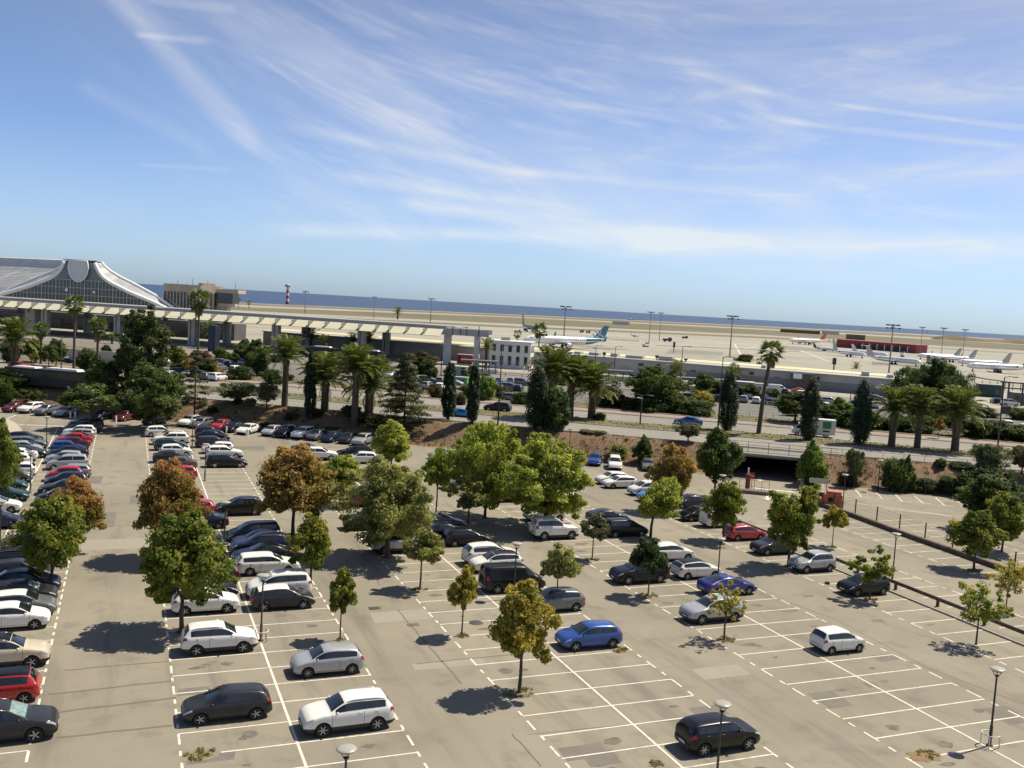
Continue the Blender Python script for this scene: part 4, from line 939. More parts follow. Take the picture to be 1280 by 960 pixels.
def broad_tree(key, seed, h=1.0, cr=.42, cb=.30, kind='round', n=60, per=180, ls=.021, tw=.022, gap=.0, tint_h=0.0, flat_=.62, clump=.17, trunks=1, lean=0):
    "a tree one unit high, scaled on placement"
    if key in TREE: return TREE[key]
    rng = np.random.RandomState(seed); b = MB()
    cs = []; zmid = (cb+1)/2; hz = (1-cb)/2
    lob = [unit(rng.randn(1, 3))[0]*rng.uniform(.7, 1.0) for _ in range(10)]
    n = int(n*1.35); per = int(per*.62)
    while len(cs) < n:
        d = rng.randn(3); d /= np.linalg.norm(d); r = rng.rand()**(.30)
        p = d*r
        z = p[2]
        wz = {'round': 1.0, 'cone': 1.0-.42*(z*.5+.5)**1.2+.05, 'umbrella': 1.0, 'egg': 1.10-.55*(z*.5+.5)**1.8, 'spread': 1.0, 'two': 1.0}[kind]
        k = 1.0
        k = .70+.56*max(0, max(float(d @ v) for v in lob)-.72)/.28
        q = np.array([p[0]*cr*wz*k, p[1]*cr*wz*k, zmid+z*hz*.92])
        if kind == 'umbrella': q[2] = cb+(1-cb)*(.45+.5*z)*(1-.5*(p[0]**2+p[1]**2))+.06
        if kind == 'two': q[0] += .13*np.sign(q[0])*(.3+max(0, z)); q[2] += .04*np.sign(q[0])*max(z, 0)
        if lean: q[0] += lean*(q[2]-cb)
        cs.append(q)
    cs = np.array(cs)
    top0 = np.array([0, 0, cb+.06]); base = np.array([0, 0, -.02])
    if lean: top0[0] += .04
    top0[2] = max(top0[2], .24)
    b.tube([base, base*0+np.array([0, 0, .02]), np.array([.006, .004, top0[2]*.5]), top0], [tw*1.5, tw*1.05, tw*.85, tw*.72], 9, cap=False)
    prim = cs[rng.choice(len(cs), 7 if n > 20 else 5, replace=False)]
    for q in prim:
        e = top0+(q-top0)*.85; limb(b, top0-np.array([0, 0, rng.rand()*.05]), e, tw*.5, tw*.14, rng)
    for q in cs[rng.choice(len(cs), min(len(cs), 34), replace=False)]:
        pr = prim[np.argmin(np.linalg.norm(prim-q, axis=1))]; s = top0+(pr-top0)*rng.uniform(.35, .8); limb(b, s, q, tw*.2, tw*.06, rng, 3, .05)
    rad = clump*(.50+.55*rng.rand(n))*cr/.42*.86
    ctr = np.array([lean*(zmid-cb) if lean else 0, 0, zmid])          # ragged tips beyond the crown surface
    if kind != 'umbrella' or True:
        m_ = int(n*.8); pick = cs[rng.choice(n, m_)]; out = pick-ctr; tips = ctr+out*rng.uniform(1.06, 1.30, (m_, 1))+rng.randn(m_, 3)*.012
        cs = np.concatenate([cs, tips]); rad = np.concatenate([rad, clump*rng.uniform(.20, .42, m_)*cr/.42]); n = len(cs)
    keep = rng.rand(n) > gap
    tintc = .35+.22*rng.randn(n)
    if tint_h: tintc += tint_h*((cs[:, 2]-cb)/(1-cb)-.5)+.12*rng.randn(n)
    L_ = leaves(cs[keep], rad[keep], per, ls, rng, flat_=flat_, tintc=tintc[keep])
    TREE[key] = (b.mesh('trunk', M_bark), L_); return TREE[key]
LEAFM = {}
def plant(key, leafkey, p, h, label, cat='tree', group=None, rz=None, wscale=1.0, name='tree', barkm=None, depth=None):
    tr, L_ = TREE[key]
    k = (key, leafkey)
    if k not in LEAFM: LEAFM[k] = quads_mesh('crown', *L_, LM[leafkey])
    r = empty(name, p, rng0.uniform(0, 6.28) if rz is None else rz, label=label, cat=cat, group=group)
    r.scale = (h*wscale, h*wscale, h)
    o = link('trunk', tr, r); link('crown', LEAFM[k], r); return r
rng0 = random.Random(11)
broad_tree('rounda', 1, cr=.42, cb=.24, kind='egg', n=70, per=230)
broad_tree('roundb', 2, cr=.46, cb=.26, kind='round', n=80, per=210)
broad_tree('roundc', 3, cr=.40, cb=.28, kind='cone', n=64, per=220, tint_h=.5)
broad_tree('autumn', 4, cr=.50, cb=.26, kind='egg', n=95, per=210, tint_h=.9, ls=.019)
broad_tree('big', 5, cr=.50, cb=.10, kind='round', gap=.12, n=120, per=240, ls=.017, clump=.13, tw=.03)
broad_tree('big2', 6, cr=.62, cb=.14, kind='spread', n=150, per=230, ls=.016, clump=.12)
broad_tree('small', 7, cr=.34, cb=.40, kind='egg', n=34, per=200, ls=.026, tint_h=.4, tw=.018)
broad_tree('small2', 8, cr=.42, cb=.42, kind='round', n=34, per=190, ls=.026, tw=.02)
broad_tree('umbr', 9, cr=.58, cb=.50, kind='umbrella', n=40, per=190, ls=.03, tw=.02, clump=.15)
broad_tree('two', 10, cr=.38, cb=.24, kind='two', n=90, per=220, ls=.018, tint_h=.3)
broad_tree('sparse', 12, cr=.50, cb=.36, kind='round', n=46, per=60, ls=.026, gap=.35, tw=.018, clump=.15, tint_h=.3)
broad_tree('bare', 13, cr=.42, cb=.36, kind='round', n=46, per=26, ls=.026, gap=.45, tw=.018, clump=.13)
broad_tree('half', 14, cr=.42, cb=.34, kind='round', n=50, per=110, ls=.024, gap=.30, tw=.018, clump=.13)
broad_tree('lean', 15, cr=.48, cb=.34, kind='egg', n=70, per=190, ls=.02, lean=.55, tw=.03)
broad_tree('olive', 16, cr=.62, cb=.26, kind='spread', n=60, per=240, ls=.022, tw=.035, clump=.17)
broad_tree('ficus', 17, cr=1.12, cb=.02, kind='spread', n=240, per=330, ls=.015, tw=.04, clump=.11)
broad_tree('bush', 18, cr=.62, cb=-.10, kind='round', n=46, per=240, ls=.040, tw=.02, clump=.26)
broad_tree('bush2', 19, cr=.75, cb=-.15, kind='round', n=60, per=200, ls=.040, tw=.02, clump=.24)
broad_tree('columnbush', 20, cr=.45, cb=-.05, kind='egg', n=60, per=240, ls=.030, tw=.02, clump=.2)
broad_tree('pine', 21, cr=.42, cb=.02, kind='round', n=130, per=330, ls=.012, tw=.03, clump=.115, flat_=.5)
# (base x, base y, top y, left x, right x, tree form, leaves, label)
XTREES = []
_x = random.Random(21)
for k in range(34):
    px = _x.uniform(-10, 330) if k < 26 else _x.uniform(500, 545); py = 441+px*.058+_x.uniform(-6, 16); hgt = _x.uniform(14, 30)
    XTREES.append((px, py, py-hgt, px-hgt*.42, px+hgt*.42, _x.choice(['rounda', 'roundb', 'bush', 'small2']), _x.choice(['mid', 'dark', 'mid', 'maple', 'hedge']), px))
LOT = [
 (227, 790, 640, 168, 292, 'rounda', 'maple', 'tall green maple right of the left aisle, its shadow across the aisle'),
 (65, 737, 622, 18, 118, 'roundb', 'maple', 'broad green maple left of the left aisle, below an orange one'),
 (95, 690, 600, 42, 132, 'autumn', 'autumn', 'orange-tinted maple standing just behind the broad green maple left of the aisle'),
 (208, 700, 578, 172, 272, 'autumn', 'autumn', 'reddish-brown maple behind the tall green maple right of the left aisle'),
 (366, 672, 560, 300, 424, 'autumn', 'rust', 'largest orange-brown maple, behind the parked dark cars of the second row'),
 (388, 735, 645, 362, 430, 'roundc', 'maple', 'green maple in front of the large orange-brown one'),
 (425, 800, 712, 398, 443, 'small', 'maple', 'small lopsided green maple beside the silver hatchback'),
 (484, 697, 572, 436, 562, 'big', 'greyolive', 'big dusty olive-green tree over the silver SUV in the middle'),
 (425, 630, 570, 405, 470, 'roundb', 'lime', 'light green tree beside the large orange-brown maple'),
 (488, 598, 527, 464, 526, 'roundc', 'lime', 'bright green tree in front of the cars along the bank'),
 (606, 648, 528, 545, 650, 'big2', 'lime', 'wide bright green plane tree left of the thick-trunked lime-green one'),
 (682, 662, 546, 625, 748, 'big', 'lime', 'large lime-green plane tree with a thick trunk over white cars'),
 (585, 658, 590, 556, 625, 'half', 'greyolive', 'thin dusty tree in the shade between the two plane trees and olive-green tree'),
 (545, 640, 568, 520, 572, 'small2', 'lime', 'pale green tree between the olive-green tree and the wide plane tree'),
 (525, 737, 660, 494, 556, 'small2', 'greyolive', 'small round grey-green tree on a bare soil patch in front of black hatchback'),
 (577, 795, 708, 560, 606, 'small', 'yellow', 'small yellowing maple with a slim trunk in the middle row'),
 (649, 866, 728, 606, 704, 'roundc', 'yellow', 'round yellow-green maple nearest the camera, round dark shadow beside it'),
 (695, 758, 686, 666, 731, 'umbr', 'greyolive', 'low flat-topped grey-green tree beside the black van'),
 (740, 700, 642, 724, 766, 'small2', 'olive', 'small dark tree in front of the white off-roader'),
 (810, 745, 678, 779, 839, 'umbr', 'dark', 'small dark round tree in front of the black SUV'),
 (813, 672, 598, 795, 876, 'lean', 'lime', 'leaning light green tree in the right middle row'),
 (893, 622, 536, 864, 930, 'rounda', 'mid', 'dense mid-green tree left of the underpass mouth'),
 (838, 640, 558, 812, 876, 'autumn', 'rust', 'rust-red tree behind the leaning light green tree'),
 (904, 676, 603, 880, 936, 'roundb', 'maple', 'round green maple beside the white small van'),
 (985, 708, 608, 950, 1028, 'two', 'maple', 'two-lobed dark green maple beside the silver compact SUV'),
 (1040, 684, 636, 1026, 1066, 'umbr', 'yellow', 'little yellow-green maple between the guard rail and the low wall'),
 (1087, 750, 683, 1064, 1122, 'half', 'maple', 'half-bare maple in front of the black hatchback'),
 (905, 800, 722, 878, 948, 'bare', 'yellow', 'nearly leafless sapling in front of the silver SUV'),
 (1220, 806, 728, 1186, 1258, 'sparse', 'maple', 'sparse maple with a leaning twiggy crown right of the guard rail'),
 (1257, 766, 700, 1232, 1284, 'sparse', 'yellow', 'thin yellowish maple at the right edge behind the guard rail'),
 (1217, 713, 638, 1186, 1252, 'rounda', 'maple', 'green maple beside the long low wall at right'),
 (1252, 690, 618, 1226, 1290, 'roundb', 'maple', 'green maple behind the one beside the low wall'),
 (1230, 662, 594, 1196, 1268, 'roundb', 'mid', 'darker green maple farthest along the right side under the bank'),
 (1012, 607, 552, 993, 1034, 'columnbush', 'fresh', 'dense fresh green tree right of the underpass mouth'),
 (-6, 640, 525, -40, 14, 'rounda', 'maple', 'green maple cut off by the left edge of the view'),
 (115, 538, 484, 66, 156, 'umbr', 'mid', 'low spreading green tree over the parked cars at upper left'),
 (192, 537, 455, 146, 236, 'big', 'mid', 'big green tree in front of the dark pine'),
]
for px, py, ty, xl, xr, key, lk, lab in LOT:
    p = on(px, py); h = ztop(p, ty)-p.z; k = ppm(p); w = (xr-xl)/k
    crr = {'rounda': .44, 'roundb': .49, 'roundc': .42, 'autumn': .53, 'big': .55, 'big2': .66, 'small': .38, 'small2': .47, 'umbr': .63, 'two': .47, 'sparse': .52, 'bare': .46, 'half': .46, 'lean': .62, 'columnbush': .5}[key]
    ws = (1.10 if key in ('big', 'big2') else .97)*max(.6, min(1.7, w/(2*crr*h)))
    t_ = plant(key, lk, p, h, lab, group='trees of the car park', wscale=ws, name='maple_tree' if lk in ('maple', 'autumn', 'yellow', 'rust') else 'broadleaf_tree', rz=(math.pi*.0 if key in ('lean', 'two') else None))
# weeds and bare soil round the trunks: stuff of the parking lot
wc = []
for px, py, r in ((649, 866, .9), (905, 800, .75), (810, 745, .8), (740, 700, .6), (525, 737, .6), (577, 795, .45), (1087, 750, .6), (227, 790, .35), (65, 737, .6), (1217, 713, .5), (1257, 766, .5), (1040, 684, .5), (777, 813, .55), (985, 708, .4), (250, 944, .7), (820, 955, .35), (1160, 944, .6), (425, 800, .3)):
    p = on(px, py); soil(p, 0, r*1.15, r*.8, M_soilp, h=.015)
    for _ in range(int(26*r)):
        a = random.uniform(0, 6.28); q = r*math.sqrt(random.random()); wc.append((p.x+q*math.cos(a), p.y+q*.7*math.sin(a), .06))
wc = np.array(wc); rw = np.random.RandomState(3)
wl = leaves(wc, np.full(len(wc), .14), 26, .045, rw, flat_=.6, up=.2)
link('weeds', quads_mesh('weeds', *wl, LM['weeds']), lot, kind='stuff')

# ---- palms
def frond_mesh(seed, ln=1.0, leafl=.20, droop=1.0, n=26):
    "pinnate frond along +x, rising then arching down; unit length"
    rng = np.random.RandomState(seed); C_, A_, B_, T_ = [], [], [], []
    def pos(f): return np.array([math.sin(f*1.15)*.93*ln, 0, ln*(.62*f-.80*droop*f*f)])
    for k in range(n):
        f = .10+.9*k/(n-1); p = pos(f); d = pos(min(1.02, f+.03))-pos(f-.03); d /= np.linalg.norm(d)
        up_ = np.cross(d, [0, 1, 0]); 
        for s in (-1, 1):
            l = leafl*math.sin(math.pi*(.12+.80*f))**.6*(.85+.3*rng.rand())
            v = np.array([0, s, 0])*.80+d*.55+(-up_)*0+np.array([0, 0, -.18-.2*rng.rand()]); v /= np.linalg.norm(v)
            w = np.cross(v, rng.randn(3)*.3+np.array([0, 0, 1])); w /= np.linalg.norm(w)
            C_.append(p+v*l*.5); A_.append(v*l*.5); B_.append(w*.019*ln); T_.append(.45+.2*rng.randn()+.15*f)
    for k in range(8):                       # midrib
        f0 = k/8; p = (pos(f0)+pos(f0+.125))/2; v = pos(f0+.125)-pos(f0); C_.append(p); A_.append(v*.55); B_.append(np.array([0, .008, 0])); T_.append(.8)
        C_.append(p); A_.append(v*.55); B_.append(np.array([0, 0, .010])); T_.append(.8)
    return np.array(C_), np.array(A_), np.array(B_), np.array(T_)
FR = [quads_mesh('frond', *frond_mesh(s, droop=d), LM['palm']) for s, d in ((1, .55), (2, .8), (3, 1.0))]
FRD = quads_mesh('dry_frond', *frond_mesh(5, droop=1.6, leafl=.10), LM['drypalm'])
def canary_palm(p, h, R_, label, n=56, dates=False, sunlit=False, dist=False):
    r = empty('date_palm', p, rng0.uniform(0, 6.28), label=label, cat='palm tree', group='feather-leaved palms')
    R_ *= 1.13; ht = h-R_*.84; b = MB()
    rt = max(.28, R_*.11)
    b.tube([(0, 0, -.3), (0, 0, .1), (0, 0, ht*.5), (0, 0, ht*.9), (0, 0, ht), (0, 0, ht+R_*.08)], [rt*1.35, rt*1.15, rt, rt*1.05, rt*1.4, rt*.7], 12, cap=False); b.build('trunk', M_palmt, r)
    for k in range(n):
        a = k*2.39996+rng0.uniform(-.15, .15); f = k/n
        pitch = 1.45-1.62*f**1.1+rng0.uniform(-.08, .08)        # upright in the middle, hanging at the outside
        me = FR[0] if f < .35 else FR[1] if f < .75 else FR[2]
        s = R_*1.12*(.80+.26*math.sin(math.pi*min(1, f+.25)))*rng0.uniform(.92, 1.08)
        o = link('frond', me, r, (0, 0, ht+R_*.03), (0, 0, 0), s)
        o.rotation_euler = (Matrix.Rotation(a, 3, 'Z') @ Matrix.Rotation(-pitch*.75, 3, 'Y')).to_euler()
    for k in range(0 if dist else 6):
        a = k*1.1; o = link('dry_frond', FRD, r, (0, 0, ht-.1), (0, 0, 0), R_*.6); o.rotation_euler = (Matrix.Rotation(a, 3, 'Z') @ Matrix.Rotation(.9, 3, 'Y')).to_euler()
    if dates:
        L_ = leaves(np.array([[R_*.18, -R_*.1, ht+R_*.1], [R_*.25, -R_*.2, ht]]), np.array([R_*.09, R_*.08]), 120, R_*.012, np.random.RandomState(4)); link('date_cluster', quads_mesh('date_cluster', *L_, mat('orange_dates', (.42, .16, .02), .6)), r)
    return r
def fan_mesh(seed):
    rng = np.random.RandomState(seed); C_, A_, B_, T_ = [], [], [], []
    C_.append([.28, 0, .03]); A_.append([.28, 0, .02]); B_.append([0, .012, 0]); T_.append(.8)
    for k in range(15):
        a = (k/14-.5)*4.0; d = np.array([math.cos(a), math.sin(a), -.16-.25*abs(math.sin(a))]); l = .42*(.8+.3*rng.rand()); w = np.array([-math.sin(a), math.cos(a), rng.uniform(-.3, .3)])
        c = np.array([.55, 0, .03]); C_.append(c+d*l*.5); A_.append(d*l*.5); B_.append(w*.048); T_.append(.45+.22*rng.randn())
    return tuple(np.array(x) for x in (C_, A_, B_, T_))
FAN = [quads_mesh('fan_leaf', *fan_mesh(s), LM['palm']) for s in (1, 2)]; FAND = quads_mesh('dead_fan_leaf', *fan_mesh(3), LM['drypalm'])
def fan_palm(p, h, R_, label, n=34, skirt=12, rt=.22, curve=0.0):
    r = empty('fan_palm', p, 0, label=label, cat='palm tree', group='fan palms')
    ht = h-R_*.75; b = MB(); b.tube([(0, 0, -.3), (0, 0, .3), (curve*.3, 0, ht*.5), (curve, 0, ht)], [rt*1.7, rt*1.25, rt, rt*.85], 9, cap=False); b.build('trunk', M_palmt, r)
    for k in range(n):
        a = k*2.39996; f = k/n; pitch = 1.2-2.2*f+rng0.uniform(-.1, .1)
        o = link('fan_leaf', FAN[k % 2], r, (curve, 0, ht), (0, 0, 0), R_*rng0.uniform(.9, 1.12)); o.rotation_euler = (Matrix.Rotation(a, 3, 'Z') @ Matrix.Rotation(-pitch, 3, 'Y')).to_euler()
    for k in range(skirt):
        a = k*2.1; o = link('dead_fan_leaf', FAND, r, (curve, 0, ht-R_*.1-.05*k*R_*.4), (0, 0, 0), R_*.8); o.rotation_euler = (Matrix.Rotation(a, 3, 'Z') @ Matrix.Rotation(1.25, 3, 'Y')).to_euler()
    return r
def hpx(p, ty): return ztop(p, ty)-p.z
for px, py, ty, rpx, lab, kw in [
 (355, 523, 424, 29, 'sunlit palm leftmost on the bank, its old leaves hanging pale', dict(n=50)),
 (405, 529, 446, 36, 'palm second from the left on the bank, over the shaded cars', {}),
 (443, 524, 436, 33, 'palm with orange date cluster standing behind its neighbour on the bank', dict(dates=True)),
 (460, 534, 452, 40, 'palm with the widest crown on the left bank, left of the cedar', {}),
 (687, 524, 440, 34, 'palm leftmost of the three on the median behind the dark conifer', {}),
 (712, 523, 449, 34, 'palm in the middle of the three on the median', {}),
 (739, 524, 458, 36, 'palm rightmost of the three on the median, beside a clipped bush', {}),
 (1114, 559, 488, 32, 'palm leftmost of the three in front of the huge dark tree', {}),
 (1146, 561, 488, 30, 'palm in the middle of the three in front of the huge dark tree', {}),
 (1193, 565, 490, 35, 'palm rightmost of the three in front of the huge dark tree', {}),
 (17, 475, 402, 30, 'palm at the far left edge above the round hedge', {}),
 (607, 462, 425, 14, 'small palm in front of the white two-storey building', dict(n=30, dist=True)),
 (262, 436, 404, 15, 'dark palm in shade under the elevated walkway, left one', dict(n=26, dist=True)),
 (388, 440, 410, 15, 'dark palm in shade beside the third walkway pier', dict(n=26, dist=True)),
 (460, 446, 414, 14, 'dark palm in shade below the walkway, right one', dict(n=26, dist=True)),
 (845, 478, 452, 15, 'dusty palm in front of the long service building near the bus', dict(n=26, dist=True)),
 (916, 480, 458, 14, 'dusty palm in front of the long service building behind the cypress', dict(n=26, dist=True)),
 (497, 399, 385, 8, 'lone palm on the airfield edge above the walkway', dict(n=24, dist=True)),
 (1070, 461, 454, 8, 'stubby palm behind the long service building', dict(n=20, dist=True)),
 (140, 430, 416, 9, 'small palm just left of the pine top', dict(n=20, dist=True)),
 (440, 446, 418, 12, 'palm in shade left of the tall walkway pier', dict(n=22, dist=True)), (405, 446, 420, 11, 'palm in shade behind the dark coach', dict(n=22, dist=True)),
]:
    p = on(px, py); canary_palm(p, hpx(p, ty), rpx/ppm(p), lab, **kw)
for px, py, ty, rpx, lab, kw in [
 (92, 470, 369, 15, 'tall slim palm rising above the walkway at left', {}), (121, 478, 397, 14, 'shorter slim palm with a thick dead skirt, right of the tall one', dict(skirt=30)),
 (247, 452, 362, 17, 'tall ragged palm rising in front of the walkway by the beige office block', dict(skirt=20)), (948, 543, 424, 19, 'tallest slim palm, standing alone right of the service road', dict(skirt=16, rt=.30, curve=1.2)),
 (51, 455, 403, 12, 'slim palm beside the far left walkway', {}), (673, 441, 404, 12, 'slim palm in front of the parked airliner', dict(skirt=2)), (646, 434, 412, 7, 'small slim palm above the white two-storey building', dict(skirt=2, n=22)),
 (330, 470, 432, 12, 'slim palm behind the sunlit palm', {}), (288, 384, 371, 4, 'tiny palm beside the beige office block, nearest to it', dict(n=16, skirt=0)), (298, 385, 372, 4, 'tiny palm, second from the beige office block', dict(n=16, skirt=0)), (311, 386, 375, 4, 'tiny palm, third from the beige office block', dict(n=16, skirt=0)),
 (948, 470, 447, 6, 'two-headed drooping palm crown hanging beside the tallest palm', dict(n=20, skirt=12)),
 (200, 466, 420, 10, 'slim palm half hidden behind the dark pine', {}),
]:
    p = on(px, py); fan_palm(p, hpx(p, ty), rpx/ppm(p)*1.05, lab, **kw)

# ---- cypresses
def column_mesh(key, seed, w, pointy=.5, n=170, per=110, ls=.011, base=.03):
    rng = np.random.RandomState(seed); z = base+.05+rng.rand(n)*(1-base-.06); f = (z-base)/(1-base)
    prof = w*np.minimum(1, (f/.18)**.6)*np.sqrt(np.clip(1-np.clip((f-.45)/.56, 0, 1)**(1.6+pointy), .02, 1))
    a = rng.rand(n)*6.283; r = prof*(.55+.40*rng.rand(n)); c = np.stack([r*np.cos(a), r*np.sin(a), z], 1)
    L_ = leaves(c, w*.32*(.7+.5*rng.rand(n)), per, ls, rng, flat_=2.2, tintc=.4+.2*rng.randn(n), up=.7)
    b = MB(); b.tube([(0, 0, -.03), (0, 0, .2), (0, 0, .7)], [w*.22, w*.16, w*.05], 8, cap=False)
    TREE[key] = (b.mesh('trunk', M_barkd), L_)
column_mesh('cyp', 31, .115, .6); column_mesh('cyp2', 32, .17, .3); column_mesh('cyp3', 33, .095, .2)
for px, py, ty, wpx, key, lab in [
 (387, 518, 442, 16, 'cyp3', 'slim cypress behind the palms on the left bank'), (560, 524, 456, 19, 'cyp', 'left one of two straight cypresses beside the avenue'), (590, 529, 459, 17, 'cyp', 'right one of two straight cypresses beside the avenue'),
 (908, 538, 469, 25, 'cyp2', 'broad cypress beside the street lamp right of the yellow bush'), (1010, 551, 477, 23, 'cyp2', 'cypress in front of the white box van'), (1074, 556, 479, 25, 'cyp2', 'cypress right of the white box van'),
 (668, 546, 462, 28, 'cyp2', 'broad dark cypress on the bank beside a dark bushy conifer')]:
    p = on(px, py); h = hpx(p, ty); w = {'cyp': .125, 'cyp2': .18, 'cyp3': .105}[key]
    plant(key, 'cypress', p, h, lab, group='cypresses along the avenue', wscale=wpx/ppm(p)/(2*w*h), name='cypress_tree')
# ---- layered conifers
def layered(key, seed, cr=.42, cb=.12, tiers=11, per=150, ls=.012, open_=False, clump=.055):
    rng = np.random.RandomState(seed); b = MB(); cs = []
    b.tube([(0, 0, -.02), (0, 0, .5), (0, 0, .97)], [.020, .013, .004], 8, cap=False)
    for k in range(tiers):
        z = cb+(1-cb)*(k/tiers); w = cr*(1-(k/tiers)**1.25)*(.8+.35*rng.rand())+.02; nb = 9 if not open_ else 6
        for j in range(nb):
            a = rng.rand()*6.283; l = w*(.6+.45*rng.rand()); e = np.array([l*math.cos(a), l*math.sin(a), z+.02-.05*l/cr]); b.tube([(0, 0, z), tuple(e*np.array([.5, .5, 1])+np.array([0, 0, .01])), tuple(e)], [.006, .004, .002], 5, cap=False)
            for q in np.linspace(.35, 1.0, 5 if not open_ else 4): cs.append(np.array([e[0]*q, e[1]*q, z+(e[2]-z)*q+rng.randn()*.008]))
    cs = np.array(cs); L_ = leaves(cs, clump*(.7+.6*rng.rand(len(cs))), per//4, ls, rng, flat_=.35, tintc=.4+.22*rng.randn(len(cs)), up=.9)
    TREE[key] = (b.mesh('trunk', M_barkd), L_)
layered('cedar', 41, .50, .10, tiers=13, per=190, clump=.07); layered('monkey', 42, .30, .30, tiers=9, open_=True, per=90, clump=.06)
for px, py, ty, xl, xr, key, lk, lab, w in [
 (505, 530, 438, 470, 541, 'cedar', 'cedar', 'layered grey-green cedar between the palms and the two cypresses', .47), (243, 519, 440, 226, 272, 'monkey', 'cedar', 'thin see-through conifer right of the dark pine', .33),
 (690, 552, 484, 664, 714, 'bush', 'dark', 'dark bushy conifer on the bank in front of the three palms', .70), (180, 500, 384, 138, 224, 'pine', 'pine', 'tallest dark pine with a broad dense crown at upper left', .46)]:
    p = on(px, py); h = hpx(p, ty); plant(key, lk, p, h, lab, group='conifers', wscale=(xr-xl)/ppm(p)/(2*w*h), name='conifer_tree')
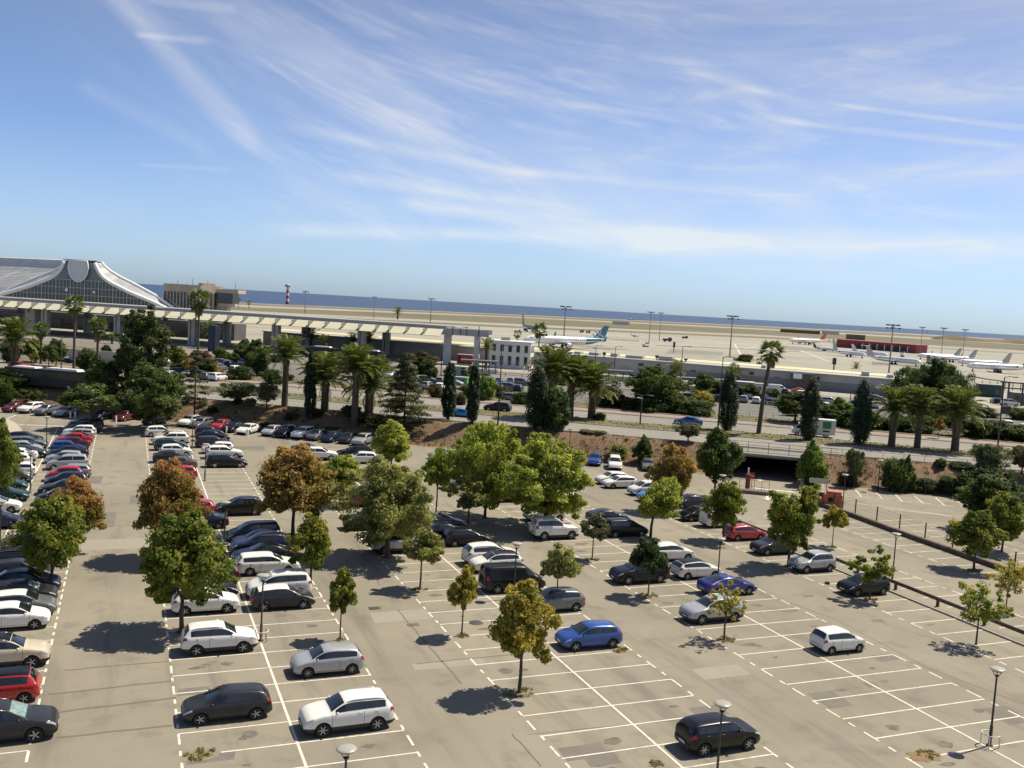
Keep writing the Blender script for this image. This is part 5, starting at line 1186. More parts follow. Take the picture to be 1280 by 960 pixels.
# ---- olives, bushes, hedge trees
for px, py, ty, xl, xr, key, lk, lab, nm, cat in [
 (296, 505, 478, 262, 326, 'olive', 'olive', 'spreading olive tree on the left bank beside the thin conifer', 'olive_tree', 'tree'), (333, 510, 479, 314, 351, 'olive', 'olive', 'olive tree on the bank just left of the sunlit palm', 'olive_tree', 'tree'),
 (859, 566, 528, 842, 882, 'olive', 'olive', 'round olive tree on the bank below the blue car', 'olive_tree', 'tree'), (1068, 592, 561, 1056, 1086, 'olive', 'olive', 'small olive tree on the bank right of the underpass', 'olive_tree', 'tree'),
 (1234, 594, 554, 1204, 1258, 'olive', 'olive', 'wide olive tree at the kerb near the right edge', 'olive_tree', 'tree'), (1277, 594, 556, 1257, 1300, 'olive', 'olive', 'olive tree cut off by the right edge', 'olive_tree', 'tree'),
 (732, 557, 538, 720, 742, 'bush', 'olive', 'grey-green shrub on the bank, left of a pair', 'shrub', 'shrub'), (749, 556, 541, 738, 757, 'bush', 'olive', 'grey-green shrub on the bank, right of a pair', 'shrub', 'shrub'),
 (773, 574, 556, 760, 788, 'bush2', 'greyolive', 'low pale shrub on the bank behind the white people carrier', 'shrub', 'shrub'), (804, 578, 545, 794, 817, 'columnbush', 'mid', 'upright green shrub on the bank above the grey hatchback', 'shrub', 'shrub'),
 (750, 526, 516, 743, 760, 'bush', 'dark', 'clipped dark bush at the foot of the rightmost median palm', 'shrub', 'shrub'),
 (1118, 602, 573, 1103, 1142, 'bush', 'mid', 'green shrub on the right bank behind the slanted bays', 'shrub', 'shrub'), (1133, 596, 570, 1122, 1140, 'columnbush', 'mid', 'taller slim green shrub on the right bank', 'shrub', 'shrub'),
 (1176, 584, 573, 1168, 1184, 'bush', 'mid', 'little round green shrub at the kerb on the right', 'shrub', 'shrub'), (1155, 612, 598, 1140, 1172, 'bush2', 'dark', 'dark hedge piece under the right bank, left part', 'shrub', 'shrub'), (1185, 616, 596, 1168, 1204, 'bush2', 'dark', 'dark hedge piece under the right bank, middle part', 'shrub', 'shrub'),
 (1200, 600, 582, 1185, 1222, 'bush2', 'dark', 'dark green shrub on the right bank below the wide olive tree', 'shrub', 'shrub'), (1130, 612, 601, 1118, 1142, 'bush2', 'mid', 'low green shrub against the fence under the right bank', 'shrub', 'shrub'), (1058, 606, 590, 1042, 1070, 'bush2', 'brownhedge', 'brown tangled shrub on the bank below the small olive tree', 'shrub', 'shrub'),
 (1240, 612, 586, 1218, 1300, 'bush2', 'dark', 'large dark hedge under the right bank at the picture edge', 'shrub', 'shrub'),
 (24, 492, 460, -30, 56, 'bush2', 'hedge', 'big rounded dark green hedge beside the bus', 'hedge', 'hedge'), (2, 497, 474, -20, 9, 'bush', 'hedge', 'smaller rounded hedge at the far left edge', 'hedge', 'hedge'),
 (815, 512, 458, 776, 852, 'big2', 'mid', 'broad bushy green tree in the verge beyond the avenue', 'broadleaf_tree', 'tree'), (862, 515, 499, 844, 882, 'bush2', 'brownhedge', 'dark brown clipped bush beside the yellow bush', 'shrub', 'shrub'), (876, 513, 489, 861, 891, 'bush', 'yellow', 'yellow-green bush beyond the avenue', 'shrub', 'shrub'),
 (1166, 530, 455, 1108, 1224, 'ficus', 'dark', 'huge wide dark tree behind the three right palms', 'broadleaf_tree', 'tree'), (1048, 528, 497, 1034, 1066, 'rounda', 'fresh', 'bright green small tree left of the right-hand cypress', 'broadleaf_tree', 'tree'),
 (543, 497, 480, 531, 553, 'bush2', 'brownhedge', 'brown shrub left of the two cypresses', 'shrub', 'shrub'), (608, 500, 470, 594, 620, 'bush', 'fresh', 'light green tree right of the two cypresses', 'broadleaf_tree', 'tree'), (629, 496, 484, 616, 642, 'bush2', 'brownhedge', 'brown clipped hedge right of the two cypresses', 'shrub', 'shrub'),
 (770, 508, 493, 752, 788, 'bush2', 'dark', 'dark clipped hedge beyond the median palms', 'shrub', 'shrub'), (575, 506, 492, 566, 584, 'bush2', 'brownhedge', 'brown shrub between the two cypresses', 'shrub', 'shrub'), (652, 505, 490, 640, 664, 'bush2', 'mid', 'green shrub between the street lamp and the dark conifer', 'shrub', 'shrub'),
 (990, 520, 501, 978, 1000, 'bush', 'greyolive', 'pale bush left of the cypress by the box van', 'shrub', 'shrub'), (1036, 528, 512, 1022, 1050, 'bush2', 'greyolive', 'low bush behind the box van', 'shrub', 'shrub'), (1150, 540, 520, 1128, 1175, 'bush2', 'mid', 'green bushes between trunks of the right palms', 'shrub', 'shrub'),
 (1173, 548, 524, 1166, 1182, 'small', 'rust', 'small reddish sapling between two right palms', 'broadleaf_tree', 'tree'), (1258, 546, 530, 1246, 1280, 'bush', 'fresh', 'light green shrub near the billboard at the right edge', 'shrub', 'shrub'),
 (320, 458, 424, 306, 334, 'rounda', 'mid', 'green tree in front of the walkway, left of the sunlit palm', 'broadleaf_tree', 'tree'), (305, 452, 424, 292, 316, 'rounda', 'mid', 'green tree beneath the walkway beside the dark pier', 'broadleaf_tree', 'tree'),
 (236, 470, 448, 226, 246, 'bush', 'rust', 'reddish bush right of the dark pine', 'shrub', 'shrub'), (262, 468, 450, 252, 278, 'bush2', 'rust', 'reddish-green bush by the distant parked cars', 'shrub', 'shrub'), (70, 458, 424, 54, 84, 'rounda', 'mid', 'green tree between the two slim left palms', 'broadleaf_tree', 'tree'),
 (110, 462, 436, 96, 122, 'bush', 'mid', 'green bush behind the bus', 'shrub', 'shrub'), (130, 480, 452, 116, 150, 'rounda', 'dark', 'dark green small tree right of the bus', 'broadleaf_tree', 'tree'), (128, 505, 452, 100, 158, 'roundb', 'mid', 'green tree in front of the dark pine on its left', 'broadleaf_tree', 'tree'),
 (48, 512, 488, 38, 62, 'small2', 'mid', 'small thin tree on the bank left behind white cars', 'broadleaf_tree', 'tree'), (215, 505, 470, 205, 232, 'roundb', 'mid', 'green tree at the right foot of the dark pine', 'broadleaf_tree', 'tree'),
 (932, 452, 443, 905, 928, 'bush2', 'mid', 'low green bush at the foot of a floodlight mast', 'shrub', 'shrub'), (300, 474, 458, 286, 320, 'bush2', 'hedge', 'long dark hedge left beyond the avenue, left part', 'hedge', 'hedge'), (340, 480, 462, 322, 352, 'bush2', 'hedge', 'long dark hedge left beyond the avenue, right part', 'hedge', 'hedge'),
 (890, 492, 484, 846, 905, 'bush2', 'mid', 'low green verge bushes in front of the shelter', 'shrub', 'shrub'), (1000, 503, 497, 985, 1030, 'bush2', 'mid', 'low green verge bushes in front of the service building', 'shrub', 'shrub'), (1215, 516, 510, 1205, 1230, 'bush', 'mid', 'little shrub beside the grey car at right', 'shrub', 'shrub'),
 (30, 505, 488, 10, 34, 'umbr', 'mid', 'low feathery shrub on the bank below the round hedge', 'shrub', 'shrub'),
]:
    p = on(px, py); h = max(.5, hpx(p, ty)); w = {'olive': .66, 'bush': .70, 'bush2': .82, 'columnbush': .5, 'big2': .66, 'ficus': 1.15, 'rounda': .44, 'roundb': .5, 'small': .38, 'small2': .47, 'umbr': .62}[key]
    if (cat == 'shrub' or cat == 'hedge'): w *= .95
    plant(key, lk, p, h, lab, cat=cat, wscale=(xr-xl)/ppm(p)/(2*w*h), name=nm)
_y = random.Random(33); SHR = []
for k in range(62):
    u = k/61; px = 225+u*1060+_y.uniform(-8, 8); t_ = _y.choice((171, 173, 215.5, 215.5, 173)); s_ = None
    p = None
    for py in [440+i*.5 for i in range(260)]:
        q = at(px, py, UPZ)
        if st(q)[1] <= t_: p = q; break
    if p is None or _y.random() < .12: continue
    SHR.append((p, _y.uniform(1.2, 3.4), _y.choice(['bush', 'bush2', 'bush2', 'rounda']), _y.choice(['dark', 'mid', 'hedge', 'brownhedge', 'mid', 'dark'])))
for k, (p, h, key, lk) in enumerate(SHR):
    if key == 'rounda': h *= 1.7
    plant(key, lk, p, h, f"verge shrub beyond the avenue, {ORD[k] if k < len(ORD) else 'near the right end, '+ORD[k-len(ORD)]} from the left", cat='shrub', group='shrubs on the verges beyond the avenue', wscale=_y.uniform(1.0, 1.9), name='shrub')
for k in range(16):
    px = 232+k*17+_y.uniform(-5, 5); t_ = _y.uniform(127.5, 132.5); p = None
    for i in range(200):
        q = on(px, 480+i*.5)
        if st(q)[1] <= t_: p = q; break
    if p is None: continue
    plant(_y.choice(['bush', 'bush2']), _y.choice(['olive', 'brownhedge', 'dark', 'mid']), p, _y.uniform(.8, 1.8), f"low shrub on the left bank, {ORD[k]} from the left", cat='shrub', group='low shrubs on the left bank', wscale=_y.uniform(1.0, 1.6), name='shrub')
XTREES.sort(key=lambda q: q[7])
for k, (px, py, ty, xl, xr, key, lk, _) in enumerate(XTREES):
    p = on(px, py); h = max(1.5, hpx(p, ty)); w = {'bush': .62, 'rounda': .44, 'roundb': .5, 'small2': .47}[key]
    plant(key, lk, p, h, f"forecourt tree in front of the walkway, {ORD[k]} from the left", group='small trees of the forecourt', wscale=(xr-xl)/ppm(p)/(2*w*h), name='broadleaf_tree')
# ---- dry grass on the bank, lawn tufts on the median (uncountable)
rg = np.random.RandomState(9); n = 15000
s_ = rg.uniform(-115, 70, n); t_ = rg.uniform(FOOT+.2, CREST+.3, n)
m_ = ~((s_ > TUN0-.3) & (s_ < TUN1+.3)) & (np.sin(s_*1.3+t_*2)+np.sin(s_*.37-t_)+rg.randn(n)*.8 > -.2)
s_, t_ = s_[m_], t_[m_]; X = UU.x*s_+NN.x*t_; Y = UU.y*s_+NN.y*t_; Z = np.array([gz(x, y) for x, y in zip(X, Y)])
n = len(X); C_ = np.stack([X, Y, Z+.10], 1); a = unit(np.stack([rg.randn(n)*.4, rg.randn(n)*.4, np.ones(n)], 1))*(.06+.16*rg.rand(n))[:, None]; b_ = unit(np.cross(a, rg.randn(n, 3)))*.09
link('dry_grass', quads_mesh('dry_grass', C_, a, b_, .45+.25*rg.randn(n), LM['drygrass']), None, kind='stuff')
# dry scrub low bushes scattered on the bank
cs = []
for k in range(260):
    s = rg.uniform(-110, 70); t = rg.uniform(FOOT+.3, CREST-.3)
    if TUN0-1 < s < TUN1+1: continue
    p = P(s, t); cs.append((p.x, p.y, gz(p.x, p.y)+.1))
cs = np.array(cs); L_ = leaves(cs, .18+.35*rg.rand(len(cs)), 70, .07, rg, flat_=.5)
L2_ = leaves(cs[::3]+np.array([.3, .2, .05]), .2+.4*rg.rand(len(cs[::3])), 90, .07, rg, flat_=.5)
link('green_undergrowth', quads_mesh('green_undergrowth', *L2_, LM['greyolive']), None, kind='stuff')
link('undergrowth', quads_mesh('undergrowth', *L_, LM['brownhedge']), None, kind='stuff')
n = 9000; s_ = rg.uniform(-130, 90, n); t_ = np.where(rg.rand(n) < .6, rg.uniform(144, 150.4, n), rg.uniform(168.4, 175.8, n)); X = UU.x*s_+NN.x*t_; Y = UU.y*s_+NN.y*t_
C_ = np.stack([X, Y, np.full(n, UPZ+.18)], 1); a = unit(np.stack([rg.randn(n)*.5, rg.randn(n)*.5, np.ones(n)], 1))*(.05+.10*rg.rand(n))[:, None]; b_ = unit(np.cross(a, rg.randn(n, 3)))*.12
link('lawn_grass', quads_mesh('lawn_grass', C_, a, b_, .4+.3*rg.randn(n), LM['weeds']), None, kind='stuff')
# ================================================================== STRUCTURES BEYOND THE AVENUE
ANG = math.atan2(UU.y, UU.x)
def gd(px, D, z=UPZ):
    a = (px-640)/FPX; bb = ((z-CAMH)/D-FWD.z-a*RIGHT.z)/UP.z
    q = D*(FWD+RIGHT*a+UP*bb); return Vector((q.x, q.y, z))
M_steel = mat('mast_steel', (.20, .20, .195), .6, .1); M_dsteel = mat('dark_steel', (.06, .058, .055), .5, .5)
M_yel = mat('pale_yellow_panel', (.64, .61, .43), .6, var=.06, vscale=.3)
M_vgrey = mat('walkway_grey', (.38, .375, .36), .75, var=.12, vscale=.2); M_vdark = mat('walkway_dark_grey', (.20, .20, .195), .8)  # the second, darker grey serves one roof band and the brackets
M_pier = mat('pier_concrete', (.52, .51, .48), .8, var=.1, vscale=.4)
M_white = mat('white_render', (.66, .65, .62), .8, var=.05, vscale=.4)
M_win = mat('window_glass', (.025, .032, .038), .12, spec=.8)

# ---- elevated walkway / access viaduct with pale yellow side panels
vi = empty('elevated_walkway', P(-170, 252, UPZ), ANG, label='long grey elevated walkway with pale yellow side panels on tall piers', cat='walkway')
def vb(nm, m, x, y, z, dx, dy, dz): b = MB(); b.box((x, y, z-UPZ), (dx, dy, dz)); return b.build(nm, m, vi)
S0, S1 = -300, -78
vb('deck', M_vgrey, (S0+S1)/2+170, 16, 12.2, S1-S0, 31, .7)
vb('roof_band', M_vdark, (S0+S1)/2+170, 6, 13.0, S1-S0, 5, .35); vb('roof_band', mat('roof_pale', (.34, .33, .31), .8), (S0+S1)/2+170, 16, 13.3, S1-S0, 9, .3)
vb('roof_band', M_vgrey, (S0+S1)/2+170, 27, 13.1, S1-S0, 6, .35); vb('gutter', mat('gutter_pale', (.45, .44, .42), .7), (S0+S1)/2+170, .6, 12.75, S1-S0, .35, .3)
vb('parapet', mat('parapet_grey', (.30, .30, .30), .7), (S0+S1)/2+170, 2.2, 13.4, S1-S0, .25, .7)
x = S1; k = 0
while x > S0:
    w = 5.1 if k != 3 else 3.9
    b = MB(); b.add([(x-.2+170, -3.3, 8.0), (x-w+.2+170, -3.3, 8.0), (x-w+.3+170, -.2, 9.85), (x-.2+170, -.2, 9.85)], [(0, 3, 2, 1)]); b.add([(x-.2+170, -3.25, 7.9), (x-w+.2+170, -3.25, 7.9), (x-w+.5+170, -.15, 9.75), (x-.3+170, -.15, 9.75)], [(0, 1, 2, 3)])
    b.build('side_panel', M_yel, vi); vb('bracket', M_vdark, x-w+170, -1.5, 12.1, .16, 3.0, 1.5); x -= w; k += 1
for s in (-288, -262, -236, -210, -184, -158.5, -131, -104, ):
    for yy_ in (4, 24):
        b = MB(); b.box((s+170-.8, yy_, 4.0), (.7, 1.6, 8.3)); b.box((s+170+.5, yy_, 4.0), (1.2, 1.6, 8.3)); b.build('pier', M_pier, vi)
vi2 = empty('walkway_end', P(-72, 254, UPZ), ANG+.12, label='grey parapet end of the elevated walkway on two pale square piers', cat='walkway')
for nm, m, c, d in (('deck', M_vgrey, (-.5, 3, 8.6), (13.5, 7, .5)), ('parapet', M_vgrey, (-.5, -.4, 9.2), (13.5, .25, 1.7)), ('parapet', M_vgrey, (-.5, 6.4, 9.4), (13.5, .25, 1.5)), ('coping', mat('coping_white', (.62, .61, .58), .6), (.0, -.4, 10.15), (9, .35, .2)),
                    ('pier', M_pier, (-5.6, 1.5, 4.2), (1.9, 1.9, 8.4)), ('pier', M_pier, (2.8, 1.5, 4.2), (1.5, 1.9, 8.4)), ('post', M_dsteel, (-4, -.55, 9.6), (.2, .2, 2.6)), ('post', M_dsteel, (-1.8, -.55, 9.4), (.15, .2, 2)), ('post', M_dsteel, (0, -.55, 9.4), (.15, .2, 2)), ('post', M_dsteel, (3.4, -.55, 9.8), (.2, .2, 2.8))):
    b = MB(); b.box(c, d); b.build(nm, m, vi2)
# dark lower deck and walls under the walkway at far left
lb = empty('arrivals_block', P(-240, 290, UPZ), ANG, label='dark shaded arrivals level under the elevated walkway at the left', cat='building')
b = MB(); b.box((0, 6, 2.8), (150, 8, 5.6)); b.build('wall', mat('shaded_wall', (.10, .095, .09), .9, var=.2, vscale=.2), lb)  # the shade beneath the walkway is put into this dark wall colour
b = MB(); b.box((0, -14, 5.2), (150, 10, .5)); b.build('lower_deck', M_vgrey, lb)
for k in range(15): b = MB(); b.box((-68+k*9.6, 1.9, 2.0), (4, .2, 2.6)); b.build('window', M_win, lb)
for k in range(12): b = MB(); b.box((-62+k*11, -15, 2.5), (.8, .8, 5)); b.build('pier', M_pier, lb)
bb_ = empty('beige_kiosk', gd(41, 300, UPZ), ANG, label='small cream box building on the lower deck left of the tall slim palm', cat='building'); b = MB(); b.box((0, 0, 7), (3.5, 3, 2.6)); b.build('wall', mat('cream_wall', (.55, .48, .38), .8), bb_); b = MB(); b.box((-.4, -1.53, 7), (.6, .08, 1.2)); b.build('window', M_win, bb_); b = MB(); b.box((0, 0, 2.85), (3.4, 2.9, 5.7)); b.build('base', M_pier, bb_)
bl = empty('blue_stair_tower', gd(267, 262, UPZ), ANG, label='narrow dark blue stair tower under the elevated walkway', cat='tower'); b = MB(); b.box((0, 0, 3.6), (2.2, 2.5, 7.2)); b.build('wall', mat('navy_cladding', (.012, .02, .05), .5), bl); b = MB(); b.box((0, -1.28, 1.1), (1, .08, 2.1)); b.build('door', M_dsteel, bl)
rb = empty('cream_boundary_wall', gd(70, 212, UPZ), ANG, label='long cream wall seen behind the bus and palms at the left', cat='wall'); b = MB(); b.box((-6, 0, 1.1), (52, .3, 2.2)); b.build('wall', mat('cream_wall', (.55, .48, .38), .8), rb)
for k in range(6): b = MB(); b.box((-28+k*9, -.2, 1.0), (1.0, .12, 1.9)); b.build('opening', M_win, rb)

# ---- terminal with swooping concave roof
te = empty('terminal_hall', gd(98, 400, UPZ), -YAW, label='airport terminal with white swooping concave roof edges and a glass gable', cat='terminal')
R1 = [(6.5, 25.1), (7.2, 23.2), (8.3, 21.2), (9.9, 19.3), (12.7, 17.4), (16.5, 15.7), (21, 13.7), (32, 9.8), (42, 5.6), (52, 1)]
R2 = [(7.0, 25.6), (8.6, 23.8), (11, 22.0), (15, 19.9), (21, 17.3), (31, 12.6), (40, 7.0), (49, 1)]
M_wrib = mat('white_rib', (.84, .84, .82), .45); M_gut = mat('gutter_panels', (.38, .39, .39), .5, var=.15, vscale=.3); M_lroof = mat('louvre_roof', (.62, .61, .57), .6, var=.1, vscale=.2)
M_fac = mat('facade_glass', (.085, .095, .095), .12, spec=.7); M_gr = mat('pale_green_glass', (.17, .22, .21), .3); M_mul = mat('mullion_grey', (.50, .50, .48), .6)
def rib(prof, sgn, y, w, nm, dx=0, zz=0):
    b = MB(); b.tube([(sgn*x+dx, y, z+zz) for x, z in prof], w, 6); b.build(nm, M_wrib, te)
for sg in (-1, 1):
    rib(R1, sg, 0, .85, 'roof_rib'); rib(R2, sg, 5, .62, 'roof_rib')
    b = MB()
    for i in range(7):
        f = [np.interp(i/7, np.linspace(0, 1, len(R1)), [q[k] for q in R1]) for k in (0, 1)]; f2 = [np.interp((i+1)/7, np.linspace(0, 1, len(R1)), [q[k] for q in R1]) for k in (0, 1)]
        g = [np.interp(i/7, np.linspace(0, 1, len(R2)), [q[k] for q in R2]) for k in (0, 1)]; g2 = [np.interp((i+1)/7, np.linspace(0, 1, len(R2)), [q[k] for q in R2]) for k in (0, 1)]
        b.quad((sg*f[0], 0, f[1]), (sg*f2[0], 0, f2[1]), (sg*g2[0], 5, g2[1]), (sg*g[0], 5, g[1]))
    b.build('roof_edge_panel', M_gut, te)
EXT = Vector((-95, 58, 0))
for sg in (-1, 1):
    b = MB()
    pr = [(0, 25.9)]+R2
    for (xa, za), (xb, zb_) in zip(pr, pr[1:]):
        a = Vector((sg*xa, 5.2, za)); c = Vector((sg*xb, 5.2, zb_)); b.quad(a, c, c+EXT, a+EXT)
    b.build('roof', M_lroof, te)
for k in range(26):                     # louvres of the sunlit slope
    f = (k+.5)/26; x = -7-26*f*1.5; i = np.interp(-x, [q[0] for q in R2], [q[1] for q in R2]); a = Vector((x, 5.3, i+.25)); b = MB()
    for q in range(5): 
        a0 = a+EXT*(q/5+.012); c0 = a+EXT*((q+1)/5-.012); d = Vector((.38, 0, .30)); b.quad(a0, c0, c0+d, a0+d)
    b.build('louvre', mat('louvre_white', (.66, .64, .60), .5), te)
b = MB(); xs_ = np.linspace(-58, 58, 78)
zf = lambda x: np.interp(abs(x), [0]+[q[0] for q in R1], [25.1]+[q[1] for q in R1])
b2 = MB()
for i in range(77):
    x0, x1 = xs_[i], xs_[i+1]; z0, z1 = zf(x0), zf(x1); zc = 17.6
    b.quad((x0, .3, 0), (x1, .3, 0), (x1, .3, min(z1, zc)), (x0, .3, min(z0, zc)))
    if max(z0, z1) > zc: b2.quad((x0, .3, min(z0, zc)), (x1, .3, min(z1, zc)), (x1, .3, z1), (x0, .3, z0))
b.build('glass_gable', M_fac, te); b2.build('upper_glazing', M_gr, te)
for i in range(0, 78, 1):
    x = xs_[i]; b = MB(); b.box((x, 0.05, min(zf(x), 17.6)/2), (.16 if i % 4 else .28, .2, min(zf(x), 17.6))); b.build('mullion', M_mul, te)
for z in (5, 8.2, 11.2, 14.2, 17.5):
    xm = max(x for x in xs_ if zf(x) >= z); b = MB(); b.box((0, .0, z), (2*xm, .22, .22)); b.build('transom', M_mul, te)
SHp = [(-3.6, 25.6), (3.9, 25.6), (4.3, 22.6), (3.8, 20.2), (2.7, 18.2), (1.2, 17.0), (0, 16.8), (-1.2, 17.1), (-2.7, 18.4), (-3.7, 20.4), (-4.1, 22.8)]
b = MB(); n = len(SHp); b.add([(x, -1.2, z) for x, z in SHp]+[(x, -.8, z) for x, z in SHp], [tuple(range(n)), tuple(reversed(range(n, 2*n)))]+[(k, (k+1) % n, n+(k+1) % n, n+k) for k in range(n)]); b.build('shield_panel', mat('shield_grey', (.60, .63, .64), .5), te)
b = MB(); b.tube([(x, -1.3, z) for x, z in SHp+[SHp[0]]], .30, 6); b.build('shield_frame', M_wrib, te)
b = MB(); b.box((0, 2.6, 25.9), (14.5, 5.2, .35)); b.build('crown_beam', M_vgrey, te)
for x, z, w, h in ((-5.2, 13.1, 1.1, 1.2), (6.5, 12.8, 1.0, .9), (6.5, 7.4, .9, 2.2)): b = MB(); b.box((x, -.3, z), (w, .3, h)); b.build('white_sign', M_wrib, te)

# ---- beige office block with tall windows and overhanging control room
of = empty('office_block', gd(226, 404, UPZ), -YAW, label='beige concrete office block with tall dark window slots and overhanging glazed deck', cat='building')
M_bei = mat('beige_concrete', (.42, .35, .27), .85, var=.1, vscale=.3)
th = .62                                       # the long face turns away, the short face catches the sun
def ob(nm, m, pts, z0, z1): b = MB(); b.prism(pts, z0, z1); return b.build(nm, m, of)
c0 = (-8.6, 3); c1 = (8.0, 0); c2 = (14.5, 8); c3 = (-2, 12)
ob('wall', M_bei, [c0, c1, c2, c3], 0, 15.0); ob('parapet', M_bei, [(-8.9, 2.8), (8.1, -.3), (14.9, 8), (-2.3, 12.5)], 15.0, 18.3)
for k in range(11):
    f = (k+.5)/11; x = c0[0]+(c1[0]-c0[0])*f; y = c0[1]+(c1[1]-c0[1])*f
    b = MB(); b.box((x, y-.12, 7.8), (1.0, .5, 14.0), rz=math.atan2(c1[1]-c0[1], c1[0]-c0[0])); b.build('window', M_win, of)
for k in range(12):
    f = k/11; x = c0[0]+(c1[0]-c0[0])*f; y = c0[1]+(c1[1]-c0[1])*f; b = MB(); b.box((x, y-.3, 8.2), (.42, .6, 13.6), rz=-.18); b.build('fin', M_bei, of)
for k in range(5):
    f = (k+.5)/5; x = c1[0]+(c2[0]-c1[0])*f; y = c1[1]+(c2[1]-c1[1])*f; b = MB(); b.box((x+.1, y-.1, 10), (.8, .4, 11), rz=math.atan2(8, 6.5)); b.build('window', M_win, of)
ob('tower_stem', M_bei, [(14, 6), (17.5, 6), (17.5, 12), (14, 12)], 0, 15.4)
ob('deck_glazing', M_win, [(14, 5), (20.5, 4.2), (20.5, 13), (14, 13)], 11.2, 15.6); ob('deck_roof', mat('deck_roof_beige', (.45, .33, .24), .8), [(13.5, 4.4), (23, 3.6), (23.5, 13.5), (13.5, 13.5)], 15.6, 17.1); ob('deck_floor', M_bei, [(14, 4.8), (19, 4.2), (19, 13), (14, 13)], 9.6, 11.1)
ob('rooftop_plant', M_bei, [(8, 3), (12, 7), (9, 10), (5, 6)], 18.3, 19.3)
for x, h in ((-4, 2.2), (0, 1.0), (2.5, 3), (9, 2.4), (21, 2)): b = MB(); b.tube([(x, 6, 17), (x, 6, 18.3+h)], .09, 5); b.build('antenna', M_dsteel, of)
for k in range(6): b = MB(); b.box((14.3+k*1.0, 4.0, 4.8), (.3, .3, 9.6)); b.build('column', M_bei, of)

# ---- long low service building
sa, sb = P(-150, 284, UPZ), P(47, 256, UPZ); L0 = (sb-sa).length; sang = math.atan2(sb.y-sa.y, sb.x-sa.x)
sv = empty('service_building', sa, sang, label='very long low grey service building with a pale yellow roof edge', cat='building')
M_sw = mat('service_wall', (.40, .39, .37), .85, var=.12, vscale=.15)
b = MB(); b.box((L0/2, 5, 2.15), (L0, 10, 4.3)); b.build('wall', M_sw, sv)
b = MB(); b.box((L0/2, 4.7, 4.42), (L0+.4, 10.8, .22)); b.build('roof', M_vgrey, sv)
b = MB(); b.add([(0, 9.2, 4.62), (L0, 9.2, 4.62), (L0, 11.0, 5.15), (0, 11.0, 5.15), (0, 11.2, 4.4), (L0, 11.2, 4.4)], [(0, 1, 2, 3), (3, 2, 5, 4)]); b.build('roof_edge', mat('yellow_roof_edge', (.72, .66, .38), .6), sv)
b = MB(); b.box((L0*.83, -.12, 1.2), (L0*.30, .12, 2.4)); b.build('lower_cladding', mat('cladding_dark', (.22, .215, .21), .8), sv)
rs2 = random.Random(4); x = 92
while x < L0-4:
    w = rs2.choice((.9, 1.2, 2.2, 1.4)); z = rs2.choice((1.2, 2.3, 3.1)); h = rs2.choice((.8, 1.2, 1.6)) if z > 1.5 else 2.3
    b = MB(); b.box((x, -.08, z), (w, .14, h)); b.build('door' if z < 1.5 else 'window', M_win if rs2.random() < .7 else M_vgrey, sv); x += rs2.uniform(3.2, 7)
for x, w, h in ((101, 5, .6), (107, 2, .7), (112, 3, .8), (118, 2, 1.0), (124, 5, .8), (133, 4, 1.2), (152, 1, 1.0), (160, 1.2, .8), (186, 2, 1.1), (192, 1.5, .8)):
    b = MB(); b.box((x, 5, 4.53+h/2), (w, 3, h)); b.build('roof_unit', M_vgrey, sv)
b = MB(); b.box((171, -1.6, 3.2), (6.4, 3.4, 2.2)); b.build('porch', mat('porch_dark', (.09, .085, .08), .8), sv); b = MB(); b.box((169.6, -3.35, 3.5), (2.2, .15, 1.3)); b.build('white_panel', M_wrib, sv)  # plain white panel on the porch front
# ---- white two-storey block
wb = empty('white_block', gd(636, 262, UPZ), ANG+.10, label='white two-storey block with rows of square windows beside the walkway end', cat='building')
b = MB(); b.box((0, 5, 3.7), (11.5, 9, 7.4)); b.build('wall', M_white, wb); b = MB(); b.box((0, 5, 7.5), (11.9, 9.4, .3)); b.build('parapet', M_white, wb)
for k in range(5):
    for z, h in ((5.6, 1.9), (2.2, 2.5)): b = MB(); b.box((-4.5+k*2.25, .46, z), (.95, .1, h)); b.build('window', M_win, wb)
for k in range(4):
    for z, h in ((5.6, 1.9), (2.2, 2.5)): b = MB(); b.box((5.79, 2+k*2, z), (.1, .9, h)); b.build('window', M_win, wb)
b = MB(); b.box((-2, 6, 8.1), (2.6, 2, .9)); b.build('roof_unit', M_vgrey, wb)
# ---- dispersed: red terminal on the apron, dark block
rh = empty('red_hangar', gd(1145, 676, UPZ), -YAW, label='long low red building on the apron behind the white jets', cat='hangar')
M_redw = mat('hangar_red', (.26, .035, .045), .6, var=.15, vscale=.1)
LR = (gd(1045, 730, UPZ)-gd(1145, 676, UPZ)); rh.rotation_euler[2] = math.atan2(-LR.y, -LR.x); LL = LR.length
b = MB(); b.box((-LL/2, 7, 3.0), (LL, 14, 6.0)); b.build('wall', M_redw, rh); b = MB(); b.box((-LL/2, 6.5, 6.2), (LL+1, 15.5, .4)); b.build('roof', mat('pale_red_roof', (.45, .16, .15), .6), rh)
for k in range(7): b = MB(); b.box((-9-k*6.2, -.1, 2.1), (4.4, .3, 4.2)); b.build('door', mat('door_dark', (.04, .035, .035), .7), rh)
for k in range(7): b = MB(); b.box((-9-k*6.2+2.4, -.3, 2.3), (.5, .3, 4.6)); b.build('door_frame', M_wrib, rh)
db = empty('dark_block', gd(1071, 1000, UPZ), -YAW, label='dark grey-brown box building beyond the red hangar', cat='building'); b = MB(); b.box((0, 5, 3.8), (17, 10, 7.6)); b.build('wall', mat('dark_clad', (.12, .10, .085), .8, var=.2, vscale=.2), db); b = MB(); b.box((0, 5, 7.8), (18, 11, .4)); b.build('roof', M_vgrey, db)
for k in range(4): b = MB(); b.box((-6+k*4, -.1, 4), (2.2, .2, 1.4)); b.build('window', M_win, db)
